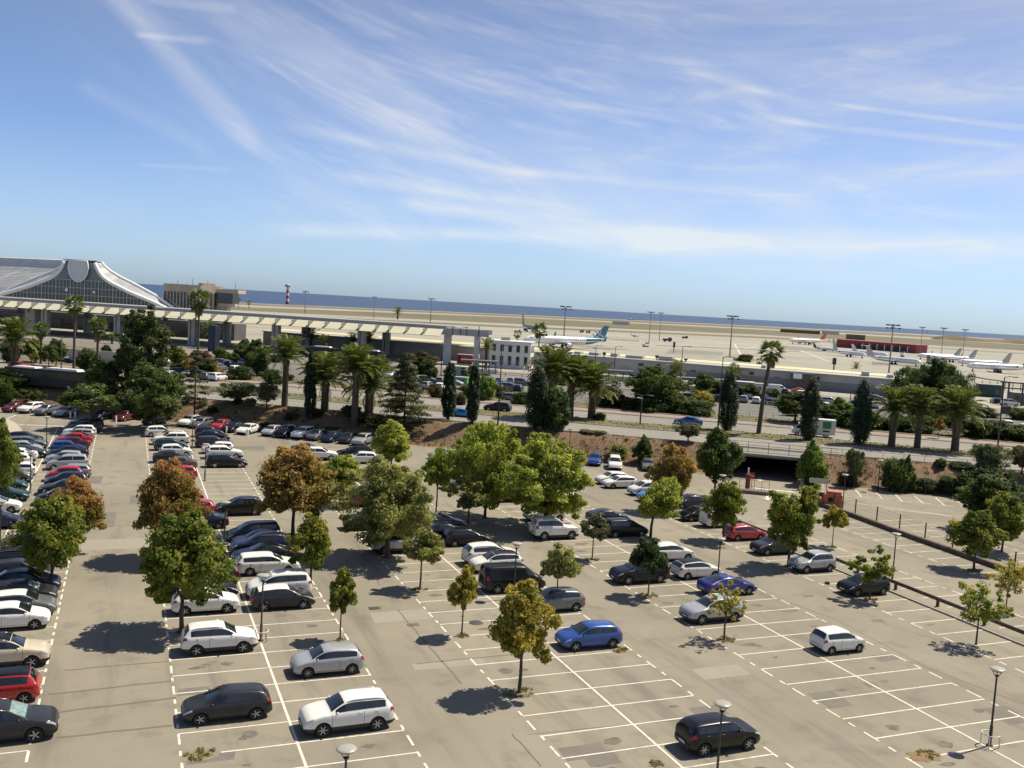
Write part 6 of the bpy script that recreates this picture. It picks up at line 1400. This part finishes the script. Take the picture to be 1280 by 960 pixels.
for px, D, w, h, lab in ((776, 1280, 22, 4, 'small pale shed on the shore edge beside a boat'), (1000, 1500, 60, 5, 'low scrub-coloured shore embankment left'), (1078-40, 1600, 26, 5, 'small white sheds near the shore above the red-tailed airliner')):
    e_ = empty('shed', gd(px, D, UPZ), -YAW, label=lab, cat='shed', group='sheds near the shore'); b = MB(); b.box((0, 0, h/2), (w, 10, h)); b.build('wall', M_white if 'white' in lab or 'pale' in lab else M_scrub, e_); b = MB(); b.box((0, 0, h+.2), (w+1, 11, .4)); b.build('roof', M_vgrey, e_)
b = MB()                                     # low mounds along the shore at right
for k in range(40):
    px = 1175+k*4.2; p = gd(px, 1800+k*3, UPZ); b.lathe([(17, -.2), (11, 4+2.5*math.sin(k*.35)), (4, 6+3*math.sin(k*.35)), (.1, 7+3*math.sin(k*.35))], 8, p)
b.build('shore_mounds', M_scrub, kind='structure')

# ---- aircraft
def tube_ring(b, st_, n=16, mi=0):
    vs = []; 
    for (x, r, zc, ry) in st_:
        for k in range(n): a = 2*math.pi*k/n; vs.append((x, ry*math.cos(a), zc+r*math.sin(a)))
    fs = [(i*n+k, (i+1)*n+k, (i+1)*n+(k+1) % n, i*n+(k+1) % n) for i in range(len(st_)-1) for k in range(n)]; b.add(vs, fs, mi, True)
def foil(b, p0, c0, p1, c1, th=.12, mi=0):
    "tapered wing: root leading edge p0 with chord c0 to tip p1 with chord c1 (chord along -x)"
    p0, p1 = Vector(p0), Vector(p1); d = (p1-p0).normalized(); up_ = Vector((1, 0, 0)).cross(d).normalized(); vs = []
    for p, c in ((p0, c0), (p1, c1)):
        t = c*th/2; vs += [p, p+Vector((-c*.3, 0, 0))+up_*t, p+Vector((-c, 0, 0)), p+Vector((-c*.3, 0, 0))-up_*t]
    b.add(vs, [(0, 1, 5, 4), (1, 2, 6, 5), (2, 3, 7, 6), (3, 0, 4, 7), (4, 5, 6, 7), (3, 2, 1, 0)], mi, False)
def plane(pn, pt_, D, Ln, label, body, fin, eng='wing', ttail=False, engc=None, rf=.0445, away=True, name='airliner', winglet=False, sw=.55, finh=.155, belly=None, rear=None):
    a = gd(pn, D); lo, hi = 0, 1
    best = None
    for k in range(400):
        Dt = D+(k*.4 if away else -k*.4); q = gd(pt_, Dt)
        if (q-a).length >= Ln: best = q; break
    q = best or q
    d = (a-q).normalized(); r = empty(name, (a+q)/2, math.atan2(d.y, d.x), label=label, cat='aeroplane', group='aircraft parked on the apron')
    R_ = Ln*rf; zc = R_*1.9; h = Ln/2; b = MB()
    S_ = [(h, .02, -.25, .02), (h-.3*R_, .35, -.22, .35), (h-.9*R_, .62, -.14, .62), (h-1.8*R_, .86, -.05, .86), (h-3.0*R_, 1, 0, 1), (-h+7.5*R_, 1, 0, 1), (-h+5*R_, .90, .10, .88), (-h+2.5*R_, .58, .36, .52), (-h+.8*R_, .28, .58, .22), (-h, .06, .68, .06)]
    tube_ring(b, [(x, rr*R_, zc+zo*R_, ry*R_) for x, rr, zo, ry in S_]); b.build('fuselage', body, r)
    if rear:
        b = MB(); tube_ring(b, [(x, rr*R_*1.012+.01, zc+zo*R_, ry*R_*1.012+.01) for x, rr, zo, ry in [(-h+6.8*R_, .97, .03, .97)]+S_[6:]]); b.build('rear_livery', rear, r)
    span = Ln*.45
    for s in (-1, 1):
        b = MB(); foil(b, (h*.22, s*R_*.6, zc-R_*.55), Ln*.15, (h*.22-span*sw, s*span, zc-R_*.3+span*.07), Ln*.035); b.build('wing', mat('wing_grey', (.50, .50, .50), .4), r)
        if winglet: b = MB(); foil(b, (h*.22-span*sw, s*span, zc-R_*.3+span*.07), Ln*.035, (h*.22-span*sw-1.2, s*(span+.5), zc-R_*.3+span*.07+2.1), Ln*.015); b.build('winglet', fin, r)
        zt = zc+R_*.6 if not ttail else zc+R_*.5+Ln*finh
        b = MB(); foil(b, (-h+Ln*(.085 if not ttail else .015), s*.1, zt), Ln*.065, (-h+Ln*.085-Ln*.09-(Ln*.02 if ttail else 0), s*Ln*.14, zt+.2), Ln*.03); b.build('tailplane', fin if ttail else body, r)
        b = MB(); er = R_*(.62 if eng == 'wing' else .42); 
        if eng == 'wing': c = (h*.22-span*.12, s*span*.34, zc-R_*1.0)
        else: c = (-h+Ln*.24, s*R_*1.45, zc+R_*.35)
        el_ = er*(3.0 if eng == 'wing' else 4.2)
        b.lathe([(er*.72, el_*.5-.03), (er*.95, el_*.5), (er, el_*.2), (er*.92, -el_*.2), (er*.55, -el_*.5), (.02, -el_*.45)], 14, c, 'x'); b.lathe([(0, el_*.42), (er*.75, el_*.42)], 14, c, 'x', mi=1); b.build('engine', [engc or body, M_gap], r)
        b = MB(); b.box((h*.02, s*R_*1.1, (zc-R_)*.5), (.35, .35, zc-R_*.5)); b.lathe([(0, -.35), (.55, -.35), (.55, .35), (0, .35)], 12, (h*.02, s*R_*1.1, .55), 'y', mi=0); b.build('landing_gear', M_tyre, r)
    b = MB(); foil(b, (-h+Ln*.17, 0, zc+R_*.75), Ln*.15, (-h+Ln*.035, 0, zc+R_*.6+Ln*finh), Ln*.065, .08); b.build('tail_fin', fin, r)
    b = MB(); b.box((h*.80, 0, (zc-R_*.5)/2), (.25, .25, zc-R_*.5)); b.lathe([(0, -.2), (.38, -.2), (.38, .2), (0, .2)], 12, (h*.80, 0, .38), 'y'); b.build('nose_gear', M_tyre, r)
    for s in (-1, 1):
        b = MB(); m_ = 26 if Ln > 30 else 9
        for k in range(m_): x = h-4.0*R_-(Ln*.62)*k/(m_-1); b.box((x, s*R_*.975, zc+R_*.28), (Ln*.006+.05, .06, .38))
        b.build('cabin_windows', M_win, r, kind='stuff')
        b = MB(); b.box((h-2.05*R_, s*R_*.55, zc+R_*.42), (R_*.55, R_*.5, R_*.30)); b.build('cockpit_window', M_win, r)
    return r
Mw = mat('aircraft_white', (.74, .745, .75), .3, coat=.5); Mteal = mat('teal_livery', (.02, .16, .25), .35, coat=.4); Mor = mat('orange_livery', (.55, .10, .03), .35, coat=.4)
Mmil = mat('military_grey', (.27, .30, .30), .5); Mcream = mat('tail_beige', (.52, .48, .42), .45); Mdk = mat('tail_dark', (.05, .05, .055), .4); Mgy = mat('tail_grey', (.40, .41, .42), .4)
a1 = plane(653, 757, 412, 44.5, 'white airliner with teal tail parked nose left beside the floodlight mast', Mw, Mteal, winglet=True, finh=.14, rear=Mteal, rf=.040)
b = MB()
for s in (-1, 1):
    for (x0, z0, x1, z1) in ((-19.0, 8.5, -16.2, 4.3), (-15.6, 8.0, -20.3, 5.6), (-14.2, 6.8, -18.6, 4.4)):
        v = Vector((x1-x0, 0, z1-z0)); n_ = Vector((-v.z, 0, v.x)).normalized()*.22; p0 = Vector((x0, s*.48, z0)); b.quad(p0-n_, p0+n_, p0+v+n_, p0+v-n_)
b.build('tail_star', Mw, a1)
plane(672, 652, 640, 28, 'grey military transport with a tall T-tail left of the teal-tailed airliner', Mmil, Mmil, eng='wing', ttail=True, rf=.062, finh=.30, name='transport_plane')
plane(986, 1031, 742, 37.5, 'airliner with orange tail, nose and engines farthest on the apron', Mw, Mor, engc=Mor, winglet=True, rear=None)
plane(1044, 1016, 600, 18, 'small dark-tailed business jet left of the red hangar', Mw, Mdk, eng='rear', ttail=True, name='business_jet', rear=Mdk)
plane(1082, 1040, 512, 26, 'white jet with a large beige-grey tail fin, nose right, in front of the red hangar', Mw, Mcream, eng='rear', ttail=True, name='business_jet', finh=.24)
plane(1110, 1064, 540, 24, 'white jet behind the floodlight mast in front of the hangar doors', Mw, Mw, eng='rear', name='business_jet', finh=.16)
plane(1152, 1082, 440, 29, 'white regional jet nearest the service building, partly behind the mast', Mw, Mcream, eng='rear', ttail=True, name='business_jet', finh=.17)
plane(1145, 1200, 552, 29, 'white jet with dark-striped tail, farthest of the right group', Mw, Mgy, eng='rear', name='business_jet', winglet=True, finh=.16)
plane(1160, 1219, 530, 29, 'white jet with grey tail, second of the right group', Mw, Mgy, eng='rear', name='business_jet', finh=.16)
plane(1196, 1262, 485, 28, 'white jet with beige T-tail above the huge dark tree', Mw, Mcream, eng='rear', ttail=True, name='business_jet', finh=.18)
plane(1207, 1290, 426, 32, 'large white jet nearest the right edge with round rear engines', Mw, Mgy, eng='rear', name='business_jet', finh=.19)
plane(798, 788, 683, 9, 'tiny white light aircraft alone on the open apron', Mw, Mw, eng='rear', name='light_aircraft', finh=.2)
# jet stairs, tugs and trucks on the apron
for k, (px, py, w, h, c) in enumerate(((727, 416, 3, 2.2, 'dark_grey'), (735, 416.5, 3, 2, 'red'), (834, 427, 6, 2.4, 'dark_grey'), (856, 423, 5, 1.6, 'dark_grey'), (807, 433.5, 3.5, 2, 'white'), (1128, 446, 4, 3, 'white'), (1160, 454, 3, 3.5, 'grey'), (1178, 456, 3.5, 3, 'white'), (1246, 466, 3, 1.6, 'dark_grey'), (708, 432.6, 4, 1.8, 'grey'))):
    e_ = empty('ground_vehicle', at(px, py, UPZ), -YAW+.2*k, label=f"low {colname(c)} airport service vehicle on the apron, {ORD[k]} listed from near the airliner outwards" if False else f"{colname(c)} airport service vehicle on the apron {['left of the teal tail', 'just right of the first, by the teal tail', 'under the pair of far masts', 'alone on open concrete', 'beside the mast foot, pale', 'among the white jets', 'between the jets and dark tree', 'above the huge dark tree', 'near the right-edge jet', 'under the airliner wing'][k]}", cat='service vehicle', group='apron vehicles')
    b = MB(); b.box((0, 0, h*.55), (w, 1.9, h*.55)); b.build('body', PAINT[c], e_); b = MB(); b.box((w*.32, 0, h*.95), (w*.28, 1.8, h*.4), taper=.85); b.build('cab', M_glass, e_)
    for x in (-w*.3, w*.3): b = MB(); b.lathe([(0, -.95), (.4, -.95), (.4, .95), (0, .95)], 10, (x, 0, .4), 'y'); b.build('wheel', M_tyre, e_)

# ---- floodlight masts, airfield tower
def mast(px, py, ty, lab, n=6, r0=.32, arm=2.2):
    p = at(px, py, UPZ); h = hpx(p, ty); e_ = empty('floodlight_mast', p, -YAW, label=lab, cat='light mast', group='tall floodlight masts'); b = MB(); b.tube([(0, 0, 0), (0, 0, h*.5), (0, 0, h)], [r0, r0*.75, r0*.5], 8); b.build('pole', M_steel, e_)
    b = MB(); b.lathe([(.4, h-1.2), (.8, h-1.1), (.8, h-.9), (.3, h-.9)], 12); b.build('collar', M_dsteel, e_)
    for k in range(n):
        a = 6.283*k/n; b = MB(); b.tube([(0, 0, h-.5), (arm*math.cos(a), arm*math.sin(a), h-.2)], .07, 5); b.box((arm*math.cos(a), arm*math.sin(a), h-.1), (.9, .9, .5), rz=a); b.build('floodlight', M_dsteel, e_)
    if n > 5:
        for k in range(3): a = 6.283*k/3; b = MB(); b.tube([(0, 0, h*.93), (arm*1.2*math.cos(a), arm*1.2*math.sin(a), h*.93)], .07, 5); b.box((arm*1.2*math.cos(a), arm*1.2*math.sin(a), h*.93), (.8, .8, .5)); b.build('lower_floodlight', M_dsteel, e_)
for px, py, ty, lab, n in ((704, 434, 383, 'floodlight mast standing in front of the teal-tailed airliner', 6), (912, 447, 395, 'floodlight mast above the broad cypress and yellow bush', 6), (1111, 466, 406, 'floodlight mast in front of the white jets', 6), (538, 403, 373, 'floodlight mast above the end of the walkway', 6), (381, 392, 364, 'floodlight mast beyond the walkway near the striped tower', 6),
                         (467, 398, 371, 'thin floodlight mast between the two masts above the walkway', 4), (811, 430, 390, 'left of a pair of thin masts in mid apron', 4), (824, 426, 391, 'right of a pair of thin masts in mid apron', 4), (1150, 444, 409, 'thin mast, left of three by the right-hand jets', 4), (1176, 450, 410, 'thin mast, middle of three by the right-hand jets', 4), (1203, 449, 412, 'thin mast, right of three by the right-hand jets', 4)):
    mast(px, py, ty, lab, n, .34 if n > 5 else .22, 2.2 if n > 5 else 1.6)
p = at(359, 380.5, UPZ); h = hpx(p, 355); lt = empty('striped_tower', p, 0, label='red and white banded beacon tower on the shore against the sea', cat='tower')
for k in range(6): b = MB(); z0 = h*.85*k/6; b.lathe([(2.4-.12*k, z0), (2.3-.12*k, z0+h*.85/6)], 14); b.build('band', mat('tower_red', (.42, .04, .04), .6) if k % 2 == 0 else M_white, lt)
b = MB(); b.lathe([(2.2, h*.85), (4.2, h*.87), (4.2, h*.95), (2, h), (0, h*1.02)], 14); b.build('gallery', M_vgrey, lt)
# windsock poles, signs on apron
for k, (px, py, ty, lab) in enumerate(((682, 434, 417, 'grey apron sign post in front of the airliner nose'), (842, 441, 427, 'dark round-topped apron sign post in mid concrete'), (821, 447, 441, 'dark post on the service roof edge, first from left'), (857, 449, 445, 'dark post on the service roof edge, second from left'), (755, 442, 436, 'dark post on the service roof edge behind the palms'), (1042, 458, 442, 'dark lens-shaped gantry sign over the apron'), (609, 427, 417, 'dark post above the white two-storey block'))):
    p = at(px, py, UPZ) if k in (0, 1) else gd(px, 268, UPZ+4.5); e_ = empty('sign_post', p, -YAW, label=lab, cat='sign', group='apron sign posts'); k_ = ppm(p); h = (py-ty)/k_; b = MB(); b.box((0, 0, h*.5), (.3, .3, h)); b.build('post', M_dsteel, e_); b = MB(); b.box((0, 0, h*.72), (1.0, .4, h*.5)); b.build('board', M_dsteel, e_)

# ---- street lamps along the avenue
def street(px, py, ty, lab, arms=1, side=1):
    p = on(px, py); h = hpx(p, ty); e_ = empty('street_lamp', p, ANG, label=lab, cat='street lamp', group='street lamps'); b = MB(); b.tube([(0, 0, 0), (0, 0, h*.5), (0, 0, h)], [.13, .10, .07], 7); b.build('pole', M_dsteel, e_)
    for s in ((side,) if arms == 1 else (-1, 1)):
        b = MB(); b.tube([(0, 0, h-.1), (s*.7, 0, h+.1), (s*1.2, 0, h+.05)], .05, 5); b.build('arm', M_dsteel, e_); b = MB(); b.box((s*1.5, 0, h+.04), (.75, .3, .14)); b.build('lamp_head', M_steel, e_)
for a in ((76, 486, 422, 'street lamp pole in front of the black bus'), (622, 535, 432, 'tall street lamp pole on the bank right of the two cypresses'), (800, 531, 494, 'short street lamp with curved twin arms on the median', 2), (897, 538, 446, 'street lamp pole touching the broad cypress'), (849, 497, 433, 'street lamp pole behind the broad bushy tree'), (1247, 560, 471, 'street lamp pole with a dark board near the right edge'),
          (333, 486, 440, 'street lamp pole left of the sunlit palm'), (551, 470, 427, 'street lamp pole left of the first walkway end pier'), (767, 474, 433, 'thin street lamp pole in front of the service building, left'), (743, 466, 432, 'thin street lamp pole behind the median palms'), (869, 490, 468, 'short thin lamp pole in front of the shelter'), (1177, 490, 455, 'lamp pole behind the huge dark tree'), (1063, 500, 487, 'short lamp post behind the right-hand cypress'),
          (515, 442, 428, 'pale lamp post in front of the dark wall below the walkway'), (928, 474, 460, 'short lamp post by the dusty palm near the service building')): street(*a)
p = on(1250, 560); e_ = empty('billboard', p+Vector((0, -.3, 0)), -YAW, label='dark square board mounted on the pole near the right edge', cat='sign'); z = ztop(p, 518)-p.z; b = MB(); b.box((0, 0, z+.7), (1.5, .12, 1.25)); b.build('board', M_dsteel, e_)
# ---- saucer lamps of the car park
M_dish = mat('lamp_dish', (.36, .345, .30), .35)
def saucer(px, py, lab, hoop=False, h=4.0):
    p = on(px, py) if py > 0 else at(px, -py, h-.15)*1; p.z = gz(p.x, p.y); e_ = empty('saucer_lamp', p, random.uniform(0, 6), label=lab, cat='lamp post', group='saucer lamps of the car park')
    b = MB(); b.lathe([(.16, 0), (.16, .03), (.085, .05), (.08, 1.0), (.055, 1.05), (.045, h-.45)], 10); b.build('pole', M_dsteel, e_)
    b = MB(); b.lathe([(.05, h-.45), (.09, h-.40), (.12, h-.36)], 10)
    for k in range(3): a = k*2.09; b.tube([(.06*math.cos(a), .06*math.sin(a), h-.42), (.24*math.cos(a), .24*math.sin(a), h-.14)], .018, 5)
    b.build('bracket', M_dsteel, e_)
    b = MB(); b.lathe([(0, h-.22), (.20, h-.17), (.35, h-.075), (.39, h-.03), (.37, h+.0), (.23, h+.03), (0, h+.05)], 24); b.build('lamp_dish', M_dish, e_)
    if hoop:
        for k in range(2):
            a = k*1.57; b = MB(); pts = [(.42*math.cos(a+u*3.14159), .42*math.sin(a+u*3.14159), .62) for u in np.linspace(0, 1, 9)]; pts = [(pts[0][0], pts[0][1], .02)]+pts+[(pts[-1][0], pts[-1][1], .02)]
            b.tube(pts, .028, 6); b.build('guard_hoop', mat('hoop_white', (.62, .60, .55), .5), e_)
for px, py, lab, hp in ((1237, 932, 'saucer lamp on a tall pole with white guard hoops at lower right', True), (903, -883, 'saucer lamp in front of the black rounded hatchback', False), (433, -940, 'saucer lamp showing only its dish at the bottom edge', False), (326, 801, 'saucer lamp in front of the dark grey hatchback with white roof', True), (1115, 727, 'saucer lamp behind the half-bare maple', False),
                        (896, 737, 'saucer lamp beside the white hatchback with black roof', False), (280, 690, 'saucer lamp between the red cars and the dark row', True), (256, 601, 'saucer lamp beside the black estate, left row end', False), (240, 564, 'saucer lamp among the far white cars', False), (58, 562, 'saucer lamp near the kerbed island at upper left', False), (38, 616, 'saucer lamp between the two left rows', False), (0, 692, 'saucer lamp at the left edge', False),
                        (1053, 637, 'saucer lamp behind the orange booth', False), (900, 640, 'saucer lamp dish above the maple near the underpass', False), (1097, 614, 'brown saucer lamp under the right bank', False), (711, 572, 'saucer lamp under the bank behind the large plane tree', False), (642, 748, 'saucer lamp beside the black van', False)): saucer(px, py, lab, hp)

# ---- underpass entrance furniture
def prop(nm, cat, lab, px, py, parts, rz=ANG, z=None):
    e_ = empty(nm, on(px, py), rz, label=lab, cat=cat)
    for n_, m, c, d in parts: b = MB(); b.box(c, d); b.build(n_, m, e_)
    return e_
M_tr = mat('machine_red', (.28, .05, .035), .5); M_or = mat('skip_orange', (.46, .14, .07), .6, var=.15, vscale=2); M_isl = mat('island_kerb', (.16, .13, .115), .8)
prop('ticket_machine', 'ticket machine', 'rust-red ticket machine post on the entrance island', 934, 612, (('body', M_tr, (0, 0, .95), (.55, .5, 1.9)), ('screen', M_win, (0, -.26, 1.4), (.3, .03, .3)), ('cap', M_wrib, (0, 0, 2.3), (.18, .18, .7))))
prop('no_entry_sign', 'sign', 'small red sign board on the entrance fence', 939, 611, (('board', mat('sign_red', (.36, .03, .03), .5), (0, 0, 1.6), (.6, .05, .75)), ('bar', M_plate, (0, -.035, 1.6), (.42, .02, .12)), ('post', M_dsteel, (0, .05, .6), (.06, .06, 1.2))))
is_ = prop('entrance_island', 'traffic island', 'low brown kerbed island with thin railings at the underpass entrance', 927, 616, (('kerb', M_isl, (.5, .3, .2), (5.2, 1.3, .4)),))
for k in range(7): b = MB(); b.box((-2+k*.85, .3, 1.0), (.05, .05, 1.3)); b.build('post', M_dsteel, is_)
for z in (.8, 1.6): b = MB(); b.box((.5, .3, z), (5.1, .03, .03)); b.build('rail', M_dsteel, is_)
prop('orange_booth', 'booth', 'faded orange fibreglass booth behind the wire fence', 1040, 633, (('body', M_or, (0, 0, .75), (1.9, 1.6, 1.5)), ('roof', M_or, (.1, 0, 1.6), (1.5, 1.2, .35)), ('side_box', M_or, (-1.2, 0, .45), (.7, 1.2, .9)), ('hatch', M_gap, (-.3, -.81, .9), (.5, .03, .5))))
prop('direction_sign', 'sign', 'pale flat sign board on posts near the low wall end', 1022, 622, (('board', mat('pale_board', (.50, .48, .43), .6), (0, 0, 2.0), (2.2, .08, .55)), ('post', M_dsteel, (-.9, 0, .9), (.07, .07, 1.8)), ('post', M_dsteel, (.9, 0, .9), (.07, .07, 1.8))))
prop('litter_bin', 'bin', 'dark bin beside the low wall end', 1025, 626, (('body', M_dsteel, (0, 0, .5), (.6, .6, 1.0)), ('lid', M_vgrey, (0, 0, 1.05), (.66, .66, .1))))
prop('barrier_post', 'barrier', 'short dark barrier post with red top by the underpass exit', 998, 613, (('post', M_dsteel, (0, 0, .6), (.3, .3, 1.2)), ('top', M_tr, (0, 0, 1.28), (.34, .34, .16))))
prop('wall_sign', 'sign', 'thin pale arm sign beside the fresh green tree at the underpass', 1010, 602, (('arm', M_wrib, (0, 0, 2.3), (2.2, .08, .16)), ('post', M_dsteel, (-1, 0, 1.1), (.08, .08, 2.3))))
prop('grey_cabinet', 'cabinet', 'pale grey utility cabinet at the wing wall of the underpass', 1001, 606, (('body', M_pier, (0, 0, .5), (.7, .4, 1.0)), ('lid', M_vgrey, (0, 0, 1.03), (.75, .45, .06))))
for k, (px, py) in enumerate(((88, 522.5), (94, 522.5), (145, 528), (283, 541.5), (308, 545), (309.5, 545))):
    prop('bollard', 'bollard', f"white bollard, {ORD[k]} from the left under the bank at upper left", px, py, (('post', M_wrib, (0, 0, .45), (.16, .16, .9)), ('cap', M_wrib, (0, 0, .93), (.2, .2, .06))))['group'] = 'white bollards'
il = MB(); pts = [at(*q) for q in ((-30, 545), (-10, 527), (8, 524), (22, 531), (28, 540), (24, 548), (4, 551))]; il.prism([(p.x, p.y) for p in pts], .0, .14); il.build('kerbed_island', mat('island_pale', (.42, .38, .30), .85, var=.1), None, kind='structure')
# wheel stop
ws_ = prop('lost_cone', 'debris', 'small dark object lying on the asphalt near the silver compact SUV', 1034, 730, (('body', M_dsteel, (0, 0, .09), (.35, .25, .18)), ('flap', M_vgrey, (.1, .05, .2), (.2, .15, .05))))
# ---- shelters and clutter of the forecourt
M_shr = mat('shelter_roof', (.20, .16, .155), .6)
def shelter(px0, px1, D, lab, z=3.0, posts=7, m=M_shr):
    a, c = gd(px0, D), gd(px1, D); e_ = empty('shelter', (a+c)/2, math.atan2(c.y-a.y, c.x-a.x), label=lab, cat='shelter', group='open shelters'); w = (c-a).length
    b = MB(); b.box((0, 0, z), (w, 3, .35)); b.build('roof', m, e_)
    for k in range(posts): b = MB(); b.box((-w/2+.6+(w-1.2)*k/(posts-1), 0, z/2), (.22, .22, z)); b.build('post', M_dsteel, e_)
    b = MB(); b.box((0, 1.6, .55), (w, .08, 1.1)); b.build('screen', M_wrib, e_)
shelter(836, 908, 222, 'long flat shelter with red-brown roof on posts beside the bus'); shelter(575, 622, 238, 'flat dark shelter in front of the walkway end', 3.2, 6); shelter(908, 938, 222, 'shorter flat shelter right of the broad cypress', 2.7, 4); shelter(740, 790, 240, 'low dark awning in front of the service building behind the palms', 2.6, 6)
for k, (px, py, w, h, d, m, nm, lab) in enumerate(((928, 495, 4.6, 3.2, 2.5, M_vgrey, 'grey_container', 'grey box container right of the broad cypress'), (943, 492, 4.2, 2.4, 3, M_white, 'white_cabin', 'white site cabin with dark windows behind the tallest palm'), (1236, 496, 6.5, 3.4, 3, mat('dark_green_box', (.02, .05, .045), .6), 'green_container', 'dark green container right of the huge dark tree'),
        (575, 472, 3.4, 2.6, 2.4, M_vgrey, 'grey_cabin', 'pale grey kiosk between the two straight cypresses'), (573, 479, 4.4, 1.3, 2, mat('bright_green', (.10, .42, .10), .5), 'green_skip', 'bright green low container between the two cypresses'), (582, 455, 4.6, 2.6, 2.4, PAINT['red'], 'red_stall', 'red and white stall under the shelter by the walkway end'), (584, 447, 2.8, 2.4, 2.2, M_wrib, 'white_stall', 'white box stall beside the right walkway end pier'),
        (1276, 506, 5, 3.0, 4, M_dkc, 'dark_shed', 'dark shed at the right edge above parked cars'))):
    e_ = empty(nm, on(px, py), ANG, label=lab, cat='container' if 'container' in nm or 'skip' in nm else 'cabin'); b = MB(); b.box((0, 0, h/2), (w, d, h)); b.build('body', m, e_); b = MB(); b.box((0, 0, h+.08), (w+.2, d+.2, .16)); b.build('roof', M_vgrey if m is not M_vgrey else M_white, e_)
    for q in (-.28, .25): b = MB(); b.box((w*q, -d/2-.03, h*.5), (w*.18, .06, h*.45)); b.build('window', M_win, e_)
ga = empty('gantry', gd(1262, 235), ANG, label='dark steel gantry frame at the right edge beyond the car park', cat='gantry')
for x in (-2.0, -.6, 2.6): b = MB(); b.box((x, 0, 2.9), (.35, .35, 5.8)); b.build('post', M_dsteel, ga)
for z in (4.3, 5.7): b = MB(); b.box((.6, 0, z), (6.4, .3, .3)); b.build('beam', M_dsteel, ga)
pf = empty('boundary_barrier', gd(1248, 300), ANG-.12, label='curved grey boundary barrier along the apron at right', cat='barrier')
for k in range(8): b = MB(); b.box((-7+k*2.2, .0, 1.2), (.2, .2, 2.4)); b.build('post', M_dsteel, pf)
b = MB(); b.tube([(-9, 1.5, 3.6), (-4, .4, 3.0), (2, -.2, 2.6), (9, -.3, 2.5)], .22, 6); b.build('rail', M_steel, pf)
for k, (t, s0, s1, lab) in enumerate(((176.3, -95, -10, 'long low white fence edging the left part of the far car park'), (214.2, -70, -12, 'white post-and-rail fence in front of the white block'), (225, -66, -20, 'thin barrier rail across the forecourt road'), (200, 8, 70, 'low pale wall and rail in the right car park'), (176.5, 0, 75, 'pale post fence beyond the verge at right'))):
    e_ = empty('rail_fence', P((s0+s1)/2, t, UPZ), ANG, label=lab, cat='fence', group='rail fences'); n_ = int((s1-s0)/4)
    for j in range(n_+1): b = MB(); b.box((-(s1-s0)/2+j*(s1-s0)/n_, 0, .5), (.12, .12, 1.0)); b.build('post', M_wrib if k != 2 else M_dsteel, e_)
    for z in (.5, .95): b = MB(); b.box((0, 0, z), (s1-s0, .06, .08)); b.build('rail', M_wrib if k != 2 else M_dsteel, e_)
for k, (px, py, c) in enumerate(((657, 464, 'dark_grey'), (660, 464.5, 'navy'), (655, 465, 'white'), (663, 463.5, 'red'), (86+20, 448, 'dark_grey'))):
    p = on(px, py); e_ = empty('person', p, .5*k, label=['person in dark clothes by the corner of the white block', 'person in navy standing beside another by the white block', 'person in a white top nearest the white block', 'person in red walking right of the group by the white block', 'person in dark clothes on the pavement behind the bus'][k], cat='person', group='people by the white block')
    b = MB()
    for s in (-1, 1): b.tube([(.05*s, .09*s, .03), (.0, .1*s, .45), (0, .09*s, .85)], [.05, .055, .085], 7); b.tube([(.03, .26*s, .75), (0, .25*s, 1.08), (0, .18*s, 1.40)], [.03, .04, .05], 6)
    b.lathe([(.05, .80), (.17, .88), (.15, 1.1), (.19, 1.36), (.12, 1.46), (.055, 1.49), (.05, 1.54), (.09, 1.60), (.10, 1.68), (.07, 1.76), (.0, 1.78)], 10); b.build('body', PAINT[c], e_)
    b = MB(); b.lathe([(.0, 1.58), (.095, 1.62), (.108, 1.69), (.08, 1.77), (.0, 1.80)], 10); b.build('head', mat('skin', (.42, .26, .18), .6), e_)
# boats
for k, (px, D, L__) in enumerate(((789, 2600, 26), (1160, 3600, 18))):
    p = gd(px, D, -1); e_ = empty('boat', p, -YAW, label=['small white sailing boat far out above the tiny light aircraft', 'tiny white boat far out near the right masts'][k], cat='boat', group='boats on the sea'); b = MB(); b.add([(-L__/2, -3, 2.6), (L__*.35, -3, 2.6), (L__/2, 0, 3.2), (L__*.35, 3, 2.6), (-L__/2, 3, 2.6), (-L__*.42, -2, 0), (L__*.34, -1.6, 0), (L__*.40, 0, 0), (L__*.34, 1.6, 0), (-L__*.42, 2, 0)], [(0, 1, 2, 3, 4), (0, 5, 6, 1), (1, 6, 7, 2), (2, 7, 8, 3), (3, 8, 9, 4), (4, 9, 5, 0)]); b.build('hull', M_wrib, e_)
    b = MB(); b.tube([(0, 0, 2), (0, 0, 20)], .3, 5); b.build('mast', M_wrib, e_); b = MB(); b.add([(.4, 0, 4), (.4, 0, 19), (-9, .4, 4)], [(0, 1, 2)]); b.build('sail', M_wrib, e_)
print('objects', len(bpy.data.objects), 'faces', sum(len(m.polygons) for m in bpy.data.meshes))
